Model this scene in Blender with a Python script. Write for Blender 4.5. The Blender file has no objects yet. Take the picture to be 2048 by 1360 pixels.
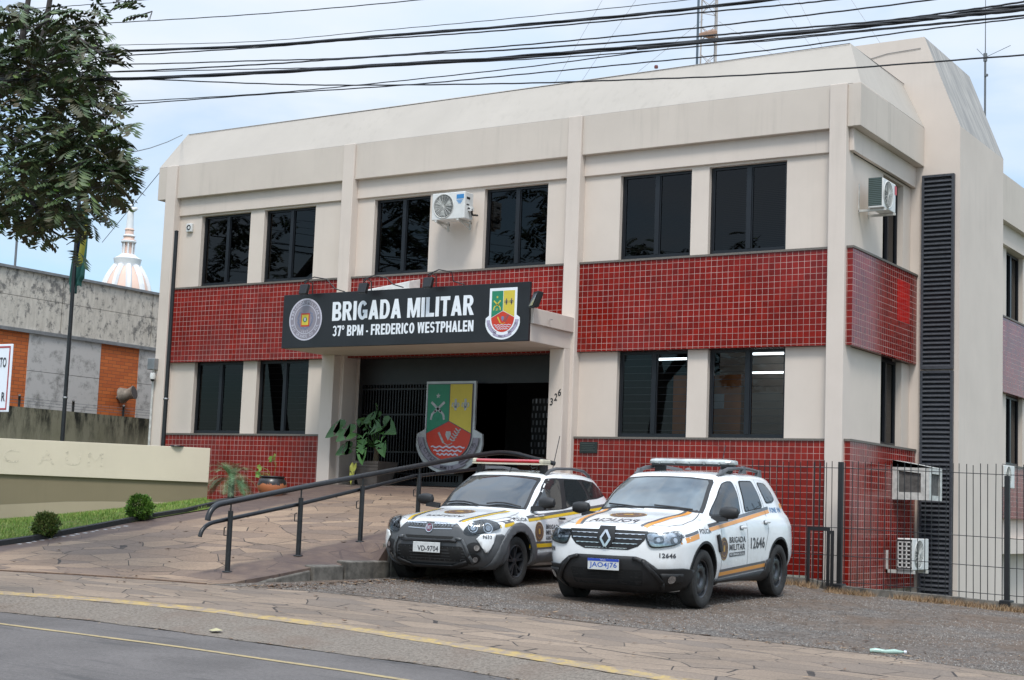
import bpy, bmesh, math, random
import numpy as np
from mathutils import Vector, Matrix, noise
from mathutils.bvhtree import BVHTree
random.seed(7)
S = bpy.context.scene
COL = S.collection
# ------------------------------------------------------------------ camera
cam_d = bpy.data.cameras.new('camera'); cam = bpy.data.objects.new('camera', cam_d); COL.objects.link(cam)
cam_d.sensor_width = 36; cam_d.lens = 53.61; cam_d.clip_end = 3000; cam_d.clip_start = 0.1
cam.matrix_world = Matrix(((0.84002, 0.02683, 0.54189, 0), (0.54120, -0.11203, -0.83340, 0), (0.03835, 0.99334, -0.10862, 1.1), (0, 0, 0, 1)))
S.camera = cam
S.render.resolution_x = 1024; S.render.resolution_y = 680
# ------------------------------------------------------------------ sky, sun, exposure
SUN_EL, SUN_AZ = math.radians(58), math.radians(150)      # azimuth measured clockwise from +Y
w = bpy.data.worlds.new("World"); S.world = w; w.use_nodes = True
nt = w.node_tree; N = nt.nodes; Lk = nt.links; N.clear()
out = N.new('ShaderNodeOutputWorld'); bg = N.new('ShaderNodeBackground'); bg.inputs[1].default_value = 0.10
sky = N.new('ShaderNodeTexSky'); sky.sky_type = 'NISHITA'; sky.sun_disc = False
sky.sun_elevation = SUN_EL; sky.sun_rotation = SUN_AZ; sky.dust_density = 1.5
tc = N.new('ShaderNodeTexCoord'); mp = N.new('ShaderNodeMapping'); mp.inputs['Scale'].default_value = (1, 1, 2.6)
nz = N.new('ShaderNodeTexNoise'); nz.inputs['Scale'].default_value = 3.2; nz.inputs['Detail'].default_value = 7; nz.inputs['Roughness'].default_value = .52
nz.inputs['Distortion'].default_value = .35
rp = N.new('ShaderNodeValToRGB'); rp.color_ramp.elements[0].position = .28; rp.color_ramp.elements[1].position = .53
rp.color_ramp.elements[0].color = (.30, .30, .30, 1); rp.color_ramp.elements[1].color = (1, 1, 1, 1)
nz2 = N.new('ShaderNodeTexNoise'); nz2.inputs['Scale'].default_value = 5; nz2.inputs['Detail'].default_value = 5
rp2 = N.new('ShaderNodeValToRGB'); rp2.color_ramp.elements[0].position = .3; rp2.color_ramp.elements[1].position = .7
rp2.color_ramp.elements[0].color = (4.3, 5.4, 6.9, 1); rp2.color_ramp.elements[1].color = (5.8, 6.2, 6.75, 1)
mx = N.new('ShaderNodeMix'); mx.data_type = 'RGBA'
sep = N.new('ShaderNodeSeparateXYZ'); mr = N.new('ShaderNodeMapRange')      # thinner cloud low down: more blue near the horizon
mr.inputs[1].default_value = .10; mr.inputs[2].default_value = .26; mr.inputs[3].default_value = -.55; mr.inputs[4].default_value = 0
ad = N.new('ShaderNodeMath'); ad.operation = 'ADD'; ad.use_clamp = True
zn = N.new('ShaderNodeMapRange'); zn.inputs[1].default_value = .38; zn.inputs[2].default_value = .95; zn.inputs[3].default_value = 1; zn.inputs[4].default_value = 2.3   # overcast: brightest overhead
zm = N.new('ShaderNodeVectorMath'); zm.operation = 'SCALE'
bl = N.new('ShaderNodeMix'); bl.data_type = 'RGBA'; bl.blend_type = 'MULTIPLY'; bl.inputs[0].default_value = 1; bl.inputs[7].default_value = (.85, 1.15, 1.25, 1)
for a, b in ((tc.outputs['Generated'], mp.inputs[0]), (mp.outputs[0], nz.inputs[0]), (mp.outputs[0], nz2.inputs[0]), (nz.outputs[0], rp.inputs[0]),
             (nz2.outputs[0], rp2.inputs[0]), (tc.outputs['Generated'], sep.inputs[0]), (sep.outputs[2], mr.inputs[0]), (rp.outputs[0], ad.inputs[0]), (mr.outputs[0], ad.inputs[1]),
             (sky.outputs[0], bl.inputs[6]), (ad.outputs[0], mx.inputs[0]), (bl.outputs[2], mx.inputs[6]), (rp2.outputs[0], mx.inputs[7]), (sep.outputs[2], zn.inputs[0]), (zn.outputs[0], zm.inputs['Scale']), (mx.outputs[2], zm.inputs[0]), (zm.outputs[0], bg.inputs[0]), (bg.outputs[0], out.inputs[0])):
    Lk.new(a, b)
sd = bpy.data.lights.new('sun', 'SUN'); sd.energy = 1.7; sd.angle = math.radians(14); sd.color = (1, .945, .87)
sun = bpy.data.objects.new('sun', sd); COL.objects.link(sun)
dirv = Vector((math.sin(SUN_AZ) * math.cos(SUN_EL), math.cos(SUN_AZ) * math.cos(SUN_EL), math.sin(SUN_EL)))
sun.rotation_euler = dirv.to_track_quat('Z', 'Y').to_euler(); sun.location = (0, 0, 30)
S.view_settings.view_transform = 'Standard'; S.view_settings.look = 'None'; S.view_settings.gamma = 1; S.view_settings.exposure = 0.64
# ------------------------------------------------------------------ helpers
class MB:
    def __init__(s): s.v = []; s.f = []; s.m = []; s.cur = 0
    def add(s, vs, fs):
        o = len(s.v); s.v += [tuple(v) for v in vs]; s.f += [tuple(i + o for i in f) for f in fs]; s.m += [s.cur] * len(fs); return s
    def box(s, x0, x1, y0, y1, z0, z1):
        return s.add([(x0, y0, z0), (x1, y0, z0), (x1, y1, z0), (x0, y1, z0), (x0, y0, z1), (x1, y0, z1), (x1, y1, z1), (x0, y1, z1)],
                     [(3, 2, 1, 0), (4, 5, 6, 7), (0, 1, 5, 4), (1, 2, 6, 5), (2, 3, 7, 6), (3, 0, 4, 7)])
    def poly(s, pts): return s.add(pts, [tuple(range(len(pts)))])
    def hexa(s, a, b):   # two quads a (bottom) and b (top), same winding
        return s.add(list(a) + list(b), [(3, 2, 1, 0), (4, 5, 6, 7), (0, 1, 5, 4), (1, 2, 6, 5), (2, 3, 7, 6), (3, 0, 4, 7)])
    def prism(s, pts, fn, d0, d1):   # pts 2D, fn(u,v,d)->3D
        n = len(pts); vs = [fn(u, v, d0) for u, v in pts] + [fn(u, v, d1) for u, v in pts]
        return s.add(vs, [tuple(range(n - 1, -1, -1)), tuple(range(n, 2 * n))] + [(i, (i + 1) % n, n + (i + 1) % n, n + i) for i in range(n)])
    def tube(s, pts, r, n=8, cap=True):
        pts = [Vector(p) for p in pts]; rs = r if isinstance(r, (list, tuple)) else [r] * len(pts)
        rings = []; up = Vector((0, 0, 1)); prev = None
        for i, p in enumerate(pts):
            t = (pts[min(i + 1, len(pts) - 1)] - pts[max(i - 1, 0)])
            if t.length < 1e-9: t = Vector((0, 0, 1))
            t.normalize()
            if prev is None:
                a = t.cross(up)
                if a.length < .05: a = t.cross(Vector((1, 0, 0)))
            else:
                a = prev - t * prev.dot(t)
                if a.length < 1e-6: a = t.cross(up)
            a.normalize(); b = t.cross(a); prev = a
            rings.append([p + (a * math.cos(k * 2 * math.pi / n) + b * math.sin(k * 2 * math.pi / n)) * rs[i] for k in range(n)])
        vs = [v for R in rings for v in R]; fs = []
        for i in range(len(pts) - 1):
            for k in range(n):
                fs.append((i * n + k, i * n + (k + 1) % n, (i + 1) * n + (k + 1) % n, (i + 1) * n + k))
        if cap: fs += [tuple(range(n - 1, -1, -1)), tuple((len(pts) - 1) * n + k for k in range(n))]
        return s.add(vs, fs)
    def lathe(s, prof, c=(0, 0, 0), n=24, axis='z', ang=(0, 2 * math.pi)):   # prof [(r,h)]
        full = abs(ang[1] - ang[0] - 2 * math.pi) < 1e-6; m = n if full else n + 1; vs = []
        for r, h in prof:
            for k in range(m):
                a = ang[0] + (ang[1] - ang[0]) * k / n
                p = (r * math.cos(a), r * math.sin(a), h)
                if axis == 'y': p = (p[0], p[2], p[1])
                if axis == 'x': p = (p[2], p[0], p[1])
                vs.append((p[0] + c[0], p[1] + c[1], p[2] + c[2]))
        fs = []
        for i in range(len(prof) - 1):
            for k in range(n):
                k2 = (k + 1) % m
                fs.append((i * m + k, i * m + k2, (i + 1) * m + k2, (i + 1) * m + k))
        return s.add(vs, fs)
def link(name, me, mat, parent=None, smooth=False, bevel=0, recalc=True):
    if recalc:
        bm = bmesh.new(); bm.from_mesh(me); bmesh.ops.recalc_face_normals(bm, faces=bm.faces); bm.to_mesh(me); bm.free()
    o = bpy.data.objects.new(name, me); COL.objects.link(o)
    for m in (mat if isinstance(mat, (list, tuple)) else [mat]): me.materials.append(m)
    if smooth:
        me.polygons.foreach_set('use_smooth', [True] * len(me.polygons))
        if smooth != 'all':
            try: me.set_sharp_from_angle(angle=math.radians(38))
            except Exception: pass
    if bevel:
        b = o.modifiers.new('bevel', 'BEVEL'); b.width = bevel; b.segments = 2; b.limit_method = 'ANGLE'; b.angle_limit = math.radians(40)
    if parent is not None:
        o.parent = parent
        if parent.get('_w'): o.matrix_parent_inverse = Matrix.Translation(-Vector(parent['_w']))
    return o
def obj(name, mb, mat, parent=None, smooth=False, bevel=0, recalc=True):
    me = bpy.data.meshes.new(name); me.from_pydata(mb.v, [], mb.f); me.update()
    if any(mb.m): me.polygons.foreach_set('material_index', mb.m)
    o = link(name, me, mat, parent, smooth, bevel, recalc)
    return o
def tag(o, label=None, cat=None, group=None, kind=None):
    if label: o['label'] = label
    if cat: o['category'] = cat
    if group: o['group'] = group
    if kind: o['kind'] = kind
    return o
def thing(name, label, cat, loc=(0, 0, 0), group=None, world=True, rz=0):
    o = bpy.data.objects.new(name, None); COL.objects.link(o); o.location = loc; o.rotation_euler = (0, 0, rz); o.empty_display_size = .2
    if world: o['_w'] = loc       # parts of this thing are modelled in world coordinates
    return tag(o, label, cat, group)
def sub(o, name, mb, mat, **k):        # sub-part in the same coordinates as its part
    c = obj(name, mb, mat, None, **k); c.parent = o; return c
def copy_tree(o, parent=None):
    c = o.copy(); COL.objects.link(c)
    if parent is not None: c.parent = parent; c.matrix_parent_inverse = o.matrix_parent_inverse.copy()
    for ch in list(o.children): copy_tree(ch, c)
    return c
# ---- materials
class NT:
    def __init__(s, name):
        s.mat = bpy.data.materials.new(name); s.mat.use_nodes = True; s.t = s.mat.node_tree; s.n = s.t.nodes; s.n.clear()
        s.out = s.n.new('ShaderNodeOutputMaterial'); s.p = s.n.new('ShaderNodeBsdfPrincipled'); s.t.links.new(s.p.outputs[0], s.out.inputs[0])
    def new(s, t, **k):
        x = s.n.new('ShaderNode' + t)
        for a, b in k.items(): setattr(x, a, b)
        return x
    def l(s, a, b): s.t.links.new(a, b)
    def pos(s, scale=(1, 1, 1)):
        t = s.new('TexCoord'); m = s.new('Mapping'); m.inputs['Scale'].default_value = scale; s.l(t.outputs['Object'], m.inputs[0]); return m.outputs[0]
    def noise(s, vec, sc, det=5, rough=.55, dist=0):
        x = s.new('TexNoise'); x.inputs['Scale'].default_value = sc; x.inputs['Detail'].default_value = det; x.inputs['Roughness'].default_value = rough; x.inputs['Distortion'].default_value = dist
        s.l(vec, x.inputs['Vector']); return x.outputs['Fac']
    def ramp(s, fac, stops):
        r = s.new('ValToRGB'); e = r.color_ramp.elements
        while len(e) < len(stops): e.new(.5)
        for i, (p, c) in enumerate(stops):
            e[i].position = p; e[i].color = (c if len(c) == 4 else tuple(c) + (1,)) if not isinstance(c, (int, float)) else (c, c, c, 1)
        s.l(fac, r.inputs[0]); return r.outputs[0]
    def mix(s, f, a, b, mode='MIX'):
        m = s.new('Mix', data_type='RGBA', blend_type=mode)
        for v, i in ((f, 0), (a, 6), (b, 7)):
            if isinstance(v, (int, float)): m.inputs[i].default_value = v if i == 0 else (v, v, v, 1)
            elif isinstance(v, tuple): m.inputs[i].default_value = v if len(v) == 4 else v + (1,)
            else: s.l(v, m.inputs[i])
        return m.outputs[2]
    def math(s, op, a, b=0, clamp=False):
        m = s.new('Math', operation=op, use_clamp=clamp)
        for v, i in ((a, 0), (b, 1)):
            if isinstance(v, (int, float)): m.inputs[i].default_value = v
            else: s.l(v, m.inputs[i])
        return m.outputs[0]
    def bump(s, h, st=.3, d=.01):
        b = s.new('Bump'); b.inputs['Strength'].default_value = st; b.inputs['Distance'].default_value = d; s.l(h, b.inputs['Height']); s.l(b.outputs[0], s.p.inputs['Normal']); return b
    def col(s, c): 
        if isinstance(c, tuple): s.p.inputs['Base Color'].default_value = c if len(c) == 4 else c + (1,)
        else: s.l(c, s.p.inputs['Base Color'])
    def set(s, rough=.5, metal=0, spec=.5, coat=0, trans=0, ior=None):
        s.p.inputs['Roughness'].default_value = rough; s.p.inputs['Metallic'].default_value = metal; s.p.inputs['Specular IOR Level'].default_value = spec
        s.p.inputs['Coat Weight'].default_value = coat; s.p.inputs['Coat Roughness'].default_value = .03; s.p.inputs['Transmission Weight'].default_value = trans
        if ior: s.p.inputs['IOR'].default_value = ior
def simple(name, c, rough=.5, metal=0, spec=.5, coat=0, var=.12, sc=6, bump=0, bsc=60):
    m = NT(name); v = m.pos()
    n = m.noise(v, sc, 4)
    m.col(m.mix(1., c, m.ramp(n, [(.3, 1 - var), (.7, 1 + var * .4)]), 'MULTIPLY')); m.set(rough, metal, spec, coat)
    if bump: m.bump(m.noise(v, bsc, 4), bump, .005)
    return m.mat
def plaster(name, c, stain=.25, dirt=(.22, .20, .17), bumpy=.35, streak=1.0):
    m = NT(name); v = m.pos()
    big = m.noise(v, .9, 6, .6); st = m.noise(m.pos((3.2, 3.2, .22)), 2.2, 5, .6); fine = m.noise(v, 140, 3)
    a = m.mix(1., c, m.ramp(big, [(.3, .93), (.7, 1.03)]), 'MULTIPLY')
    f = m.math('MULTIPLY', m.ramp(st, [(.52, 0.), (.85, 1.)]), m.ramp(m.noise(v, .6, 5), [(.4, 0.), (.7, stain * streak)]))
    a = m.mix(f, a, dirt)
    sp = m.ramp(m.noise(v, 9, 8, .7), [(.70, 0.), (.82, stain)])
    a = m.mix(sp, a, dirt)
    m.col(a); m.set(.85, 0, .25); m.bump(m.mix(.5, m.noise(v, 45, 5), fine), bumpy, .004); return m.mat
def tiles(name, pitch=.1008, ox=0., oz=0.):
    m = NT(name); t = m.new('TexCoord'); s = m.new('SeparateXYZ'); m.l(t.outputs['Object'], s.inputs[0])
    g = m.new('NewGeometry'); ns = m.new('SeparateXYZ'); m.l(g.outputs['True Normal'], ns.inputs[0])
    ax = m.math('ABSOLUTE', ns.outputs[0]); fx = m.math('GREATER_THAN', ax, .5)
    u = m.math('ADD', m.math('MULTIPLY', m.math('SUBTRACT', 1., fx), s.outputs[0]), m.math('MULTIPLY', fx, s.outputs[1]))
    c = m.new('CombineXYZ'); m.l(m.math('ADD', u, ox + 50 * pitch), c.inputs[0]); m.l(m.math('ADD', s.outputs[2], oz + 50 * pitch), c.inputs[1])
    b = m.new('TexBrick', offset=0, squash=1); b.inputs['Scale'].default_value = 1; b.inputs['Brick Width'].default_value = pitch; b.inputs['Row Height'].default_value = pitch
    b.inputs['Mortar Size'].default_value = .0034; b.inputs['Mortar Smooth'].default_value = .3; b.inputs['Bias'].default_value = 0
    b.inputs['Color1'].default_value = (.235, .0125, .0070, 1); b.inputs['Color2'].default_value = (.155, .0080, .0050, 1); b.inputs['Mortar'].default_value = (.54, .38, .34, 1)
    m.l(c.outputs[0], b.inputs['Vector'])
    v = m.pos(); big = m.noise(v, 1.3, 4)
    col = m.mix(1., b.outputs['Color'], m.ramp(big, [(.3, .84), (.7, 1.14)]), 'MULTIPLY'); col = m.mix(m.ramp(m.noise(v, 4.5, 7, .7), [(.56, 0.), (.75, .35)]), col, (.07, .012, .010)); col = m.mix(m.math('MULTIPLY', b.outputs['Fac'], m.ramp(m.noise(v, 2.1, 5), [(.4, .0), (.65, .6)])), col, (.16, .09, .075))
    m.col(col); m.set(.22, 0, .30); m.l(m.ramp(b.outputs['Fac'], [(0., .16), (1., .8)]), m.p.inputs['Roughness'])
    wob = m.noise(v, 7, 2)
    m.bump(m.math('ADD', m.math('MULTIPLY', b.outputs['Fac'], -1.), m.math('MULTIPLY', wob, .9)), .35, .004); return m.mat
M = {}
M['cream'] = plaster('cream_plaster', (.63, .55, .485), .24)
M['cream_wall'] = plaster('cream_wall_paint', (.635, .555, .485), .14)
M['grey_plaster'] = plaster('greyed_plaster', (.585, .515, .45), .48)
M['roof_plaster'] = plaster('roof_plaster', (.43, .39, .345), .5, streak=1.2)
m = NT('stained_roof_plaster'); v = m.pos((1, 3.4, .35)); m.col(m.mix(m.ramp(m.noise(v, 2.4, 8, .7), [(.36, 0.), (.60, 1.)]), (.43, .405, .375), (.28, .27, .26))); m.set(.9, 0, .2); M['roof_stained'] = m.mat
M['tile'] = tiles('red_tile', ox=8.72, oz=-2.30)
M['sill'] = simple('granite_sill', (.16, .14, .12), .6, var=.5, sc=90)
M['frame'] = simple('dark_window_frame', (.010, .012, .016), .35, .1)
M['black'] = simple('black_paint', (.012, .012, .013), .42, var=.3)
M['black_sign'] = simple('black_sign_sheet', (.016, .017, .020), .38, var=.25, sc=2)
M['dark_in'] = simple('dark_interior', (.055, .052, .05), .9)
M['sign_white'] = simple('white_lettering', (.78, .82, .86), .4, var=.03)
M['louvre'] = simple('graphite_louvre', (.055, .060, .072), .5, var=.35, sc=25)
M['white_metal'] = simple('white_enamel', (.68, .68, .66), .35, var=.12, sc=8)
M['grey_white'] = simple('dirty_white_enamel', (.55, .55, .52), .5, var=.3, sc=12)
M['steel'] = simple('grey_steel', (.30, .31, .32), .45, .6, var=.25)
M['rubber'] = simple('black_rubber', (.018, .018, .018), .75, var=.4, sc=30)
M['cable'] = simple('cable_black', (.012, .013, .016), .6)
M['cable_grey'] = simple('cable_grey', (.12, .13, .14), .6)
def glass(name, tint=(.20, .22, .24), rough=.0, gc=1.):
    m = NT(name); tr = m.new('BsdfTransparent'); tr.inputs[0].default_value = tint + (1,); gl = m.new('BsdfGlossy'); gl.inputs['Roughness'].default_value = rough
    gl.inputs[0].default_value = (gc, gc, gc, 1)
    fr = m.new('Fresnel'); fr.inputs[0].default_value = 1.5; mx = m.new('MixShader')
    m.l(fr.outputs[0], mx.inputs[0]); m.l(tr.outputs[0], mx.inputs[1]); m.l(gl.outputs[0], mx.inputs[2]); m.l(mx.outputs[0], m.out.inputs[0])
    return m.mat
M['glass'] = glass('tinted_window_glass', (.22, .23, .24), gc=.55); M['glass_dark'] = glass('dark_window_film', (.08, .085, .09), gc=.62); M['glass_clear'] = glass('clear_glass', (.55, .56, .57), gc=.5)
def emis(name, c, st):
    m = NT(name); e = m.new('Emission'); e.inputs[0].default_value = c + (1,); e.inputs[1].default_value = st; m.l(e.outputs[0], m.out.inputs[0]); return m.mat
M['tube'] = emis('fluorescent_tube', (.85, .95, 1.), 4)
# ---- text as meshes
_tc = {}
def text2d(body, bold=0.0, italic=0, res=3):
    k = (body, bold, italic, res)
    if k in _tc: return _tc[k]
    cu = bpy.data.curves.new('t', 'FONT'); cu.body = body; cu.size = 1; cu.offset = bold; cu.shear = italic; cu.resolution_u = res; cu.fill_mode = 'FRONT'
    cu.space_character = 1.0 + bold * 2.2
    o = bpy.data.objects.new('t', cu); COL.objects.link(o); bpy.context.view_layer.update()
    me = bpy.data.meshes.new_from_object(o.evaluated_get(bpy.context.evaluated_depsgraph_get()))
    vs = [(v.co.x, v.co.y) for v in me.vertices]; fs = [tuple(p.vertices) for p in me.polygons]
    bpy.data.objects.remove(o); bpy.data.curves.remove(cu); bpy.data.meshes.remove(me)
    x0 = min(v[0] for v in vs); x1 = max(v[0] for v in vs); y0 = min(v[1] for v in vs); y1 = max(v[1] for v in vs)
    _tc[k] = ([((a - x0) / (x1 - x0), (b - y0) / (y1 - y0)) for a, b in vs], fs, (x1 - x0) / (y1 - y0)); return _tc[k]
def put_text(mb, body, fn, bold=0.02, italic=0):     # fn(u,v)->3D, u v in 0..1
    vs, fs, _ = text2d(body, bold, italic); mb.add([fn(u, v) for u, v in vs], fs); return mb
def arc_text(mb, body, c, r, h, a0, a1, fn, bold=.01, flip=False):   # letters set round a circle, fn(x,z)->3D
    n = len(body)
    for i, ch in enumerate(body):
        if ch == ' ': continue
        a = a0 + (a1 - a0) * (i + .5) / n; vs, fs, asp = text2d(ch, bold)
        wch = min(h * asp, abs(a1 - a0) / n * r * .88)
        cs, sn = math.cos(a), math.sin(a); pts = []
        for u, v in vs:
            du = (u - .5) * wch; dv = (v - .5) * h
            if flip: x = c[0] + (r - dv) * cs - du * sn * 1; z = c[1] + (r - dv) * sn + du * cs
            else: x = c[0] + (r + dv) * cs + du * sn; z = c[1] + (r + dv) * sn - du * cs
            pts.append(fn(x, z))
        mb.add(pts, fs)
# ================================================================== the police station
B = thing('police_building', 'two-storey cream police station with red tiled bands, dark windows and sloped roof edge', 'building', (-15.9, 22.3, 0))
YC, YF, YT, YS, YW, YG = 22.30, 22.35, 22.40, 22.45, 22.50, 22.60
XR_F, XR_T, XR_S, XR_W, XR_G = -8.22, -8.33, -8.36, -8.45, -8.56
colx = [(-23.27, -22.98), (-18.53, -18.26), (-13.50, -13.23), (-8.71, -8.43)]
for i, (a, b) in enumerate(colx):
    obj('column', MB().box(a, b, YC, 22.64, -.6, 7.905), M['cream'], B, bevel=.012)
def wall_cells(mb, xs, zs, holes, y0, y1, side=False):
    for i in range(len(xs) - 1):
        for j in range(len(zs) - 1):
            cx, cz = (xs[i] + xs[i + 1]) / 2, (zs[j] + zs[j + 1]) / 2
            if any(h[0] < cx < h[1] and h[2] < cz < h[3] for h in holes): continue
            if side: mb.box(y0, y1, xs[i], xs[i + 1], zs[j], zs[j + 1])
            else: mb.box(xs[i], xs[i + 1], y0, y1, zs[j], zs[j + 1])
upw = [(-22.37, -21.02), (-20.65, -19.32), (-17.86, -16.55), (-15.34, -13.99), (-12.53, -11.18), (-10.86, -9.49)]
low = [(-22.33, -20.99), (-20.62, -19.29), (-12.49, -11.17), (-10.81, -9.46)]
ZU0, ZU1, ZL0, ZL1 = 5.36, 6.81, 2.33, 3.775
for bi in range(3):
    a, b = colx[bi][1], colx[bi + 1][0]
    for (z0, z1, wins) in ((5.33, 6.85, [(p[0], p[1], ZU0 - .03, ZU1) for p in upw]), (2.33, 3.775, [(p[0], p[1], ZL0 - .01, 4) for p in low])):
        if bi == 1 and z0 < 3: continue
        hs = [h for h in wins if a < h[0] < b]
        xs = sorted({a, b} | {h[0] for h in hs} | {h[1] for h in hs}); zs = sorted({z0, z1} | {h[3] for h in hs if z0 < h[3] < z1})
        for i in range(len(xs) - 1):
            inw = any(h[0] < (xs[i] + xs[i + 1]) / 2 < h[1] for h in hs)
            if inw and z0 > 3: obj('window_head', MB().box(xs[i], xs[i + 1], YW, 22.66, ZU1, z1), M['cream_wall'], B)
            if not inw: obj('wall', MB().box(xs[i], xs[i + 1], YW, 22.66, z0, z1), M['cream_wall'], B)
    obj('tile_band', MB().box(a, b, YT, 22.70, 3.78, 5.295), M['tile'], B)
    obj('window_sill', MB().box(a, b, YT - .02, 22.64, 5.295, 5.33), M['sill'], B)
    if bi != 1:
        obj('tile_band', MB().box(a if bi else a, b if bi else -18.63, YT, 22.70, -.5 if bi else .6, 2.295), M['tile'], B)
        obj('window_sill', MB().box(a, b if bi else -18.63, YT - .02, 22.64, 2.295, 2.33), M['sill'], B)
    obj('lintel_band', MB().box(a, b, YS, 22.70, 6.85, 7.215), M['cream'], B, bevel=.008)
    obj('fascia', MB().box(a, b, YF, 22.8, 7.21, 7.90), M['grey_plaster'], B, bevel=.008)
# patched dirty base course at the foot of the right tile band
obj('base_course', MB().box(-9.75, -8.95, YT - .004, YT + .1, -.5, .22).box(-9.95, -9.75, YT - .004, YT + .1, -.5, .42), simple('dirty_base', (.34, .36, .30), .9, var=.3, sc=10), B)
def window(axis, a0, a1, z0, z1, p, kind='bars', pane='glass_dark', split=.5, mull=.075):
    # axis 'x': faces -Y at y=p ; axis 'y': faces +X at x=p
    def bx(mb, u0, u1, d0, d1, zz0, zz1):
        return mb.box(u0, u1, p + d0, p + d1, zz0, zz1) if axis == 'x' else mb.box(p - d1, p - d0, u0, u1, zz0, zz1)
    f = MB(); t = .045; m = a0 + (a1 - a0) * split
    bx(f, a0, a0 + t, -.01, .05, z0, z1); bx(f, a1 - t, a1, -.01, .05, z0, z1); bx(f, a0 + t, a1 - t, -.01, .05, z0, z0 + t + .015); bx(f, a0 + t, a1 - t, -.01, .05, z1 - t, z1)
    bx(f, m - mull / 2, m + mull / 2, -.018, .05, z0 + t + .015, z1 - t)
    for u0, u1 in ((a0 + t, m - mull / 2), (m + mull / 2, a1 - t)):      # inner sash lines
        bx(f, u0, u0 + .02, .0, .035, z0 + t + .015, z1 - t); bx(f, u1 - .02, u1, .0, .035, z0 + t + .015, z1 - t)
    o = obj('window', f, M['frame'], B)
    g = MB()
    for u0, u1 in ((a0 + t, m - mull / 2), (m + mull / 2, a1 - t)):
        if axis == 'x': g.poly([(u0, p + .02, z0 + t), (u1, p + .02, z0 + t), (u1, p + .02, z1 - t), (u0, p + .02, z1 - t)])
        else: g.poly([(p - .02, u0, z0 + t), (p - .02, u1, z0 + t), (p - .02, u1, z1 - t), (p - .02, u0, z1 - t)])
    sub(o, 'pane', g, M[pane], recalc=False)
    k = MB(); n, th = (12, .007) if kind == 'bars' else (48, .016)
    for i in range(1, n):
        z = z0 + (z1 - z0) * i / n
        bx(k, a0 + t, a1 - t, .06 if kind == 'bars' else .07, .072 if kind == 'bars' else .074, z - th / 2, z + th / 2)
    sub(o, 'window_bars' if kind == 'bars' else 'blind', k, M['bars'] if kind == 'bars' else M['blind'])
    return o
M['bars'] = simple('window_bar_metal', (.20, .20, .21), .5); M['blind'] = simple('dark_blind', (.035, .035, .04), .6)
for i, (a, b) in enumerate(upw): window('x', a, b, ZU0, ZU1, YG, 'blind', 'glass_dark')
for i, (a, b) in enumerate(low): window('x', a, b, ZL0 + .01, ZL1, YG, 'bars', 'glass_clear' if i >= 2 else 'glass')
# rooms behind the glass
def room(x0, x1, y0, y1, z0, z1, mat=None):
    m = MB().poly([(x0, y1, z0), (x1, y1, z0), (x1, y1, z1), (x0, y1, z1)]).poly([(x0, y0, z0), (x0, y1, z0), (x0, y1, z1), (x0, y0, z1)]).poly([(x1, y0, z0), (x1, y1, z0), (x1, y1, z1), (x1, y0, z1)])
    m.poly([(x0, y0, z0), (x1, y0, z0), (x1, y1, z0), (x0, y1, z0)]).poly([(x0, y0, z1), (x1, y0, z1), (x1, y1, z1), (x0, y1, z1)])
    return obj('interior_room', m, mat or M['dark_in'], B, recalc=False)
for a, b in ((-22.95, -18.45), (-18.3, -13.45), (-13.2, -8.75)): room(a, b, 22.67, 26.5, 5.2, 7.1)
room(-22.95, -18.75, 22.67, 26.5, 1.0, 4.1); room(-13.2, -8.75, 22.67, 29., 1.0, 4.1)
# lit tubes, wooden cupboard with a notice, seen through the ground floor windows
tb = MB()
for (x0, x1, y, z) in ((-12.74, -12.1, 24.4, 3.83), (-11.14, -10.2, 25.0, 3.955), (-10.69, -9.9, 24.0, 3.52)):
    tb.box(x0, x1, y, y + .05, z, z + .035)
obj('ceiling_tube', tb, M['tube'], B)
obj('cupboard', MB().box(-11.75, -10.50, 23.15, 23.6, 1.2, 3.42), simple('orange_wood', (.62, .21, .06), .5, var=.25, sc=4), B)
obj('notice', MB().box(-11.15, -10.80, 23.13, 23.147, 2.86, 3.10), M['sign_white'], B)
# ---- roof edge (mansard) and its return faces
def poly_obj(name, faces, mat, parent=B, **k):
    mb = MB()
    for f in faces: mb.poly(f)
    return obj(name, mb, mat, parent, recalc=False, **k)
xl, xr, zt = -23.38, -8.63, 8.75
rf = MB()
rf.poly([(-23.55, YF, 7.9), (XR_F, YF, 7.9), (xr, 22.95, zt), (xl, 22.95, zt)])
rf.poly([(XR_F, YF, 7.9), (XR_F, 25.5, 7.9), (xr, 25.5, zt), (xr, 22.95, zt)])
rf.poly([(-23.55, 36, 7.9), (-23.55, YF, 7.9), (xl, 22.95, zt), (xl, 36, zt)])
rf.poly([(xl, 22.95, zt), (xr, 22.95, zt), (xr, 23.1, zt), (xl, 23.1, zt)]).poly([(xl, 23.1, zt), (xr, 23.1, zt), (xr, 23.1, 8.1), (xl, 23.1, 8.1)])
rf.poly([(xr, 23.1, zt), (xr, 25.5, zt), (xr - .15, 25.5, zt), (xr - .15, 23.1, zt)])
rf.poly([(xl, 23.1, 8.1), (xr, 23.1, 8.1), (xr, 36, 8.1), (xl, 36, 8.1)])
rf.poly([(-23.5, 36, 0), (-9, 36, 0), (-9, 36, zt), (-23.5, 36, zt)])
obj('roof', rf, M['roof_plaster'], B, recalc=False)
obj('roof_flashing', MB().tube([(xl + .05, 22.915, 8.73), (-16, 22.925, 8.72), (xr, 22.915, 8.735), (xr + .03, 25.5, 8.73)], .006, 5), M['frame'], B)
obj('fascia', MB().box(-23.55, -23.27, YF, 30, 7.21, 7.897), M['grey_plaster'], B, bevel=.008)
obj('fascia', MB().box(-8.43, XR_F, YF, 25.5, 7.213, 7.897), M['grey_plaster'], B, bevel=.008)
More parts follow.
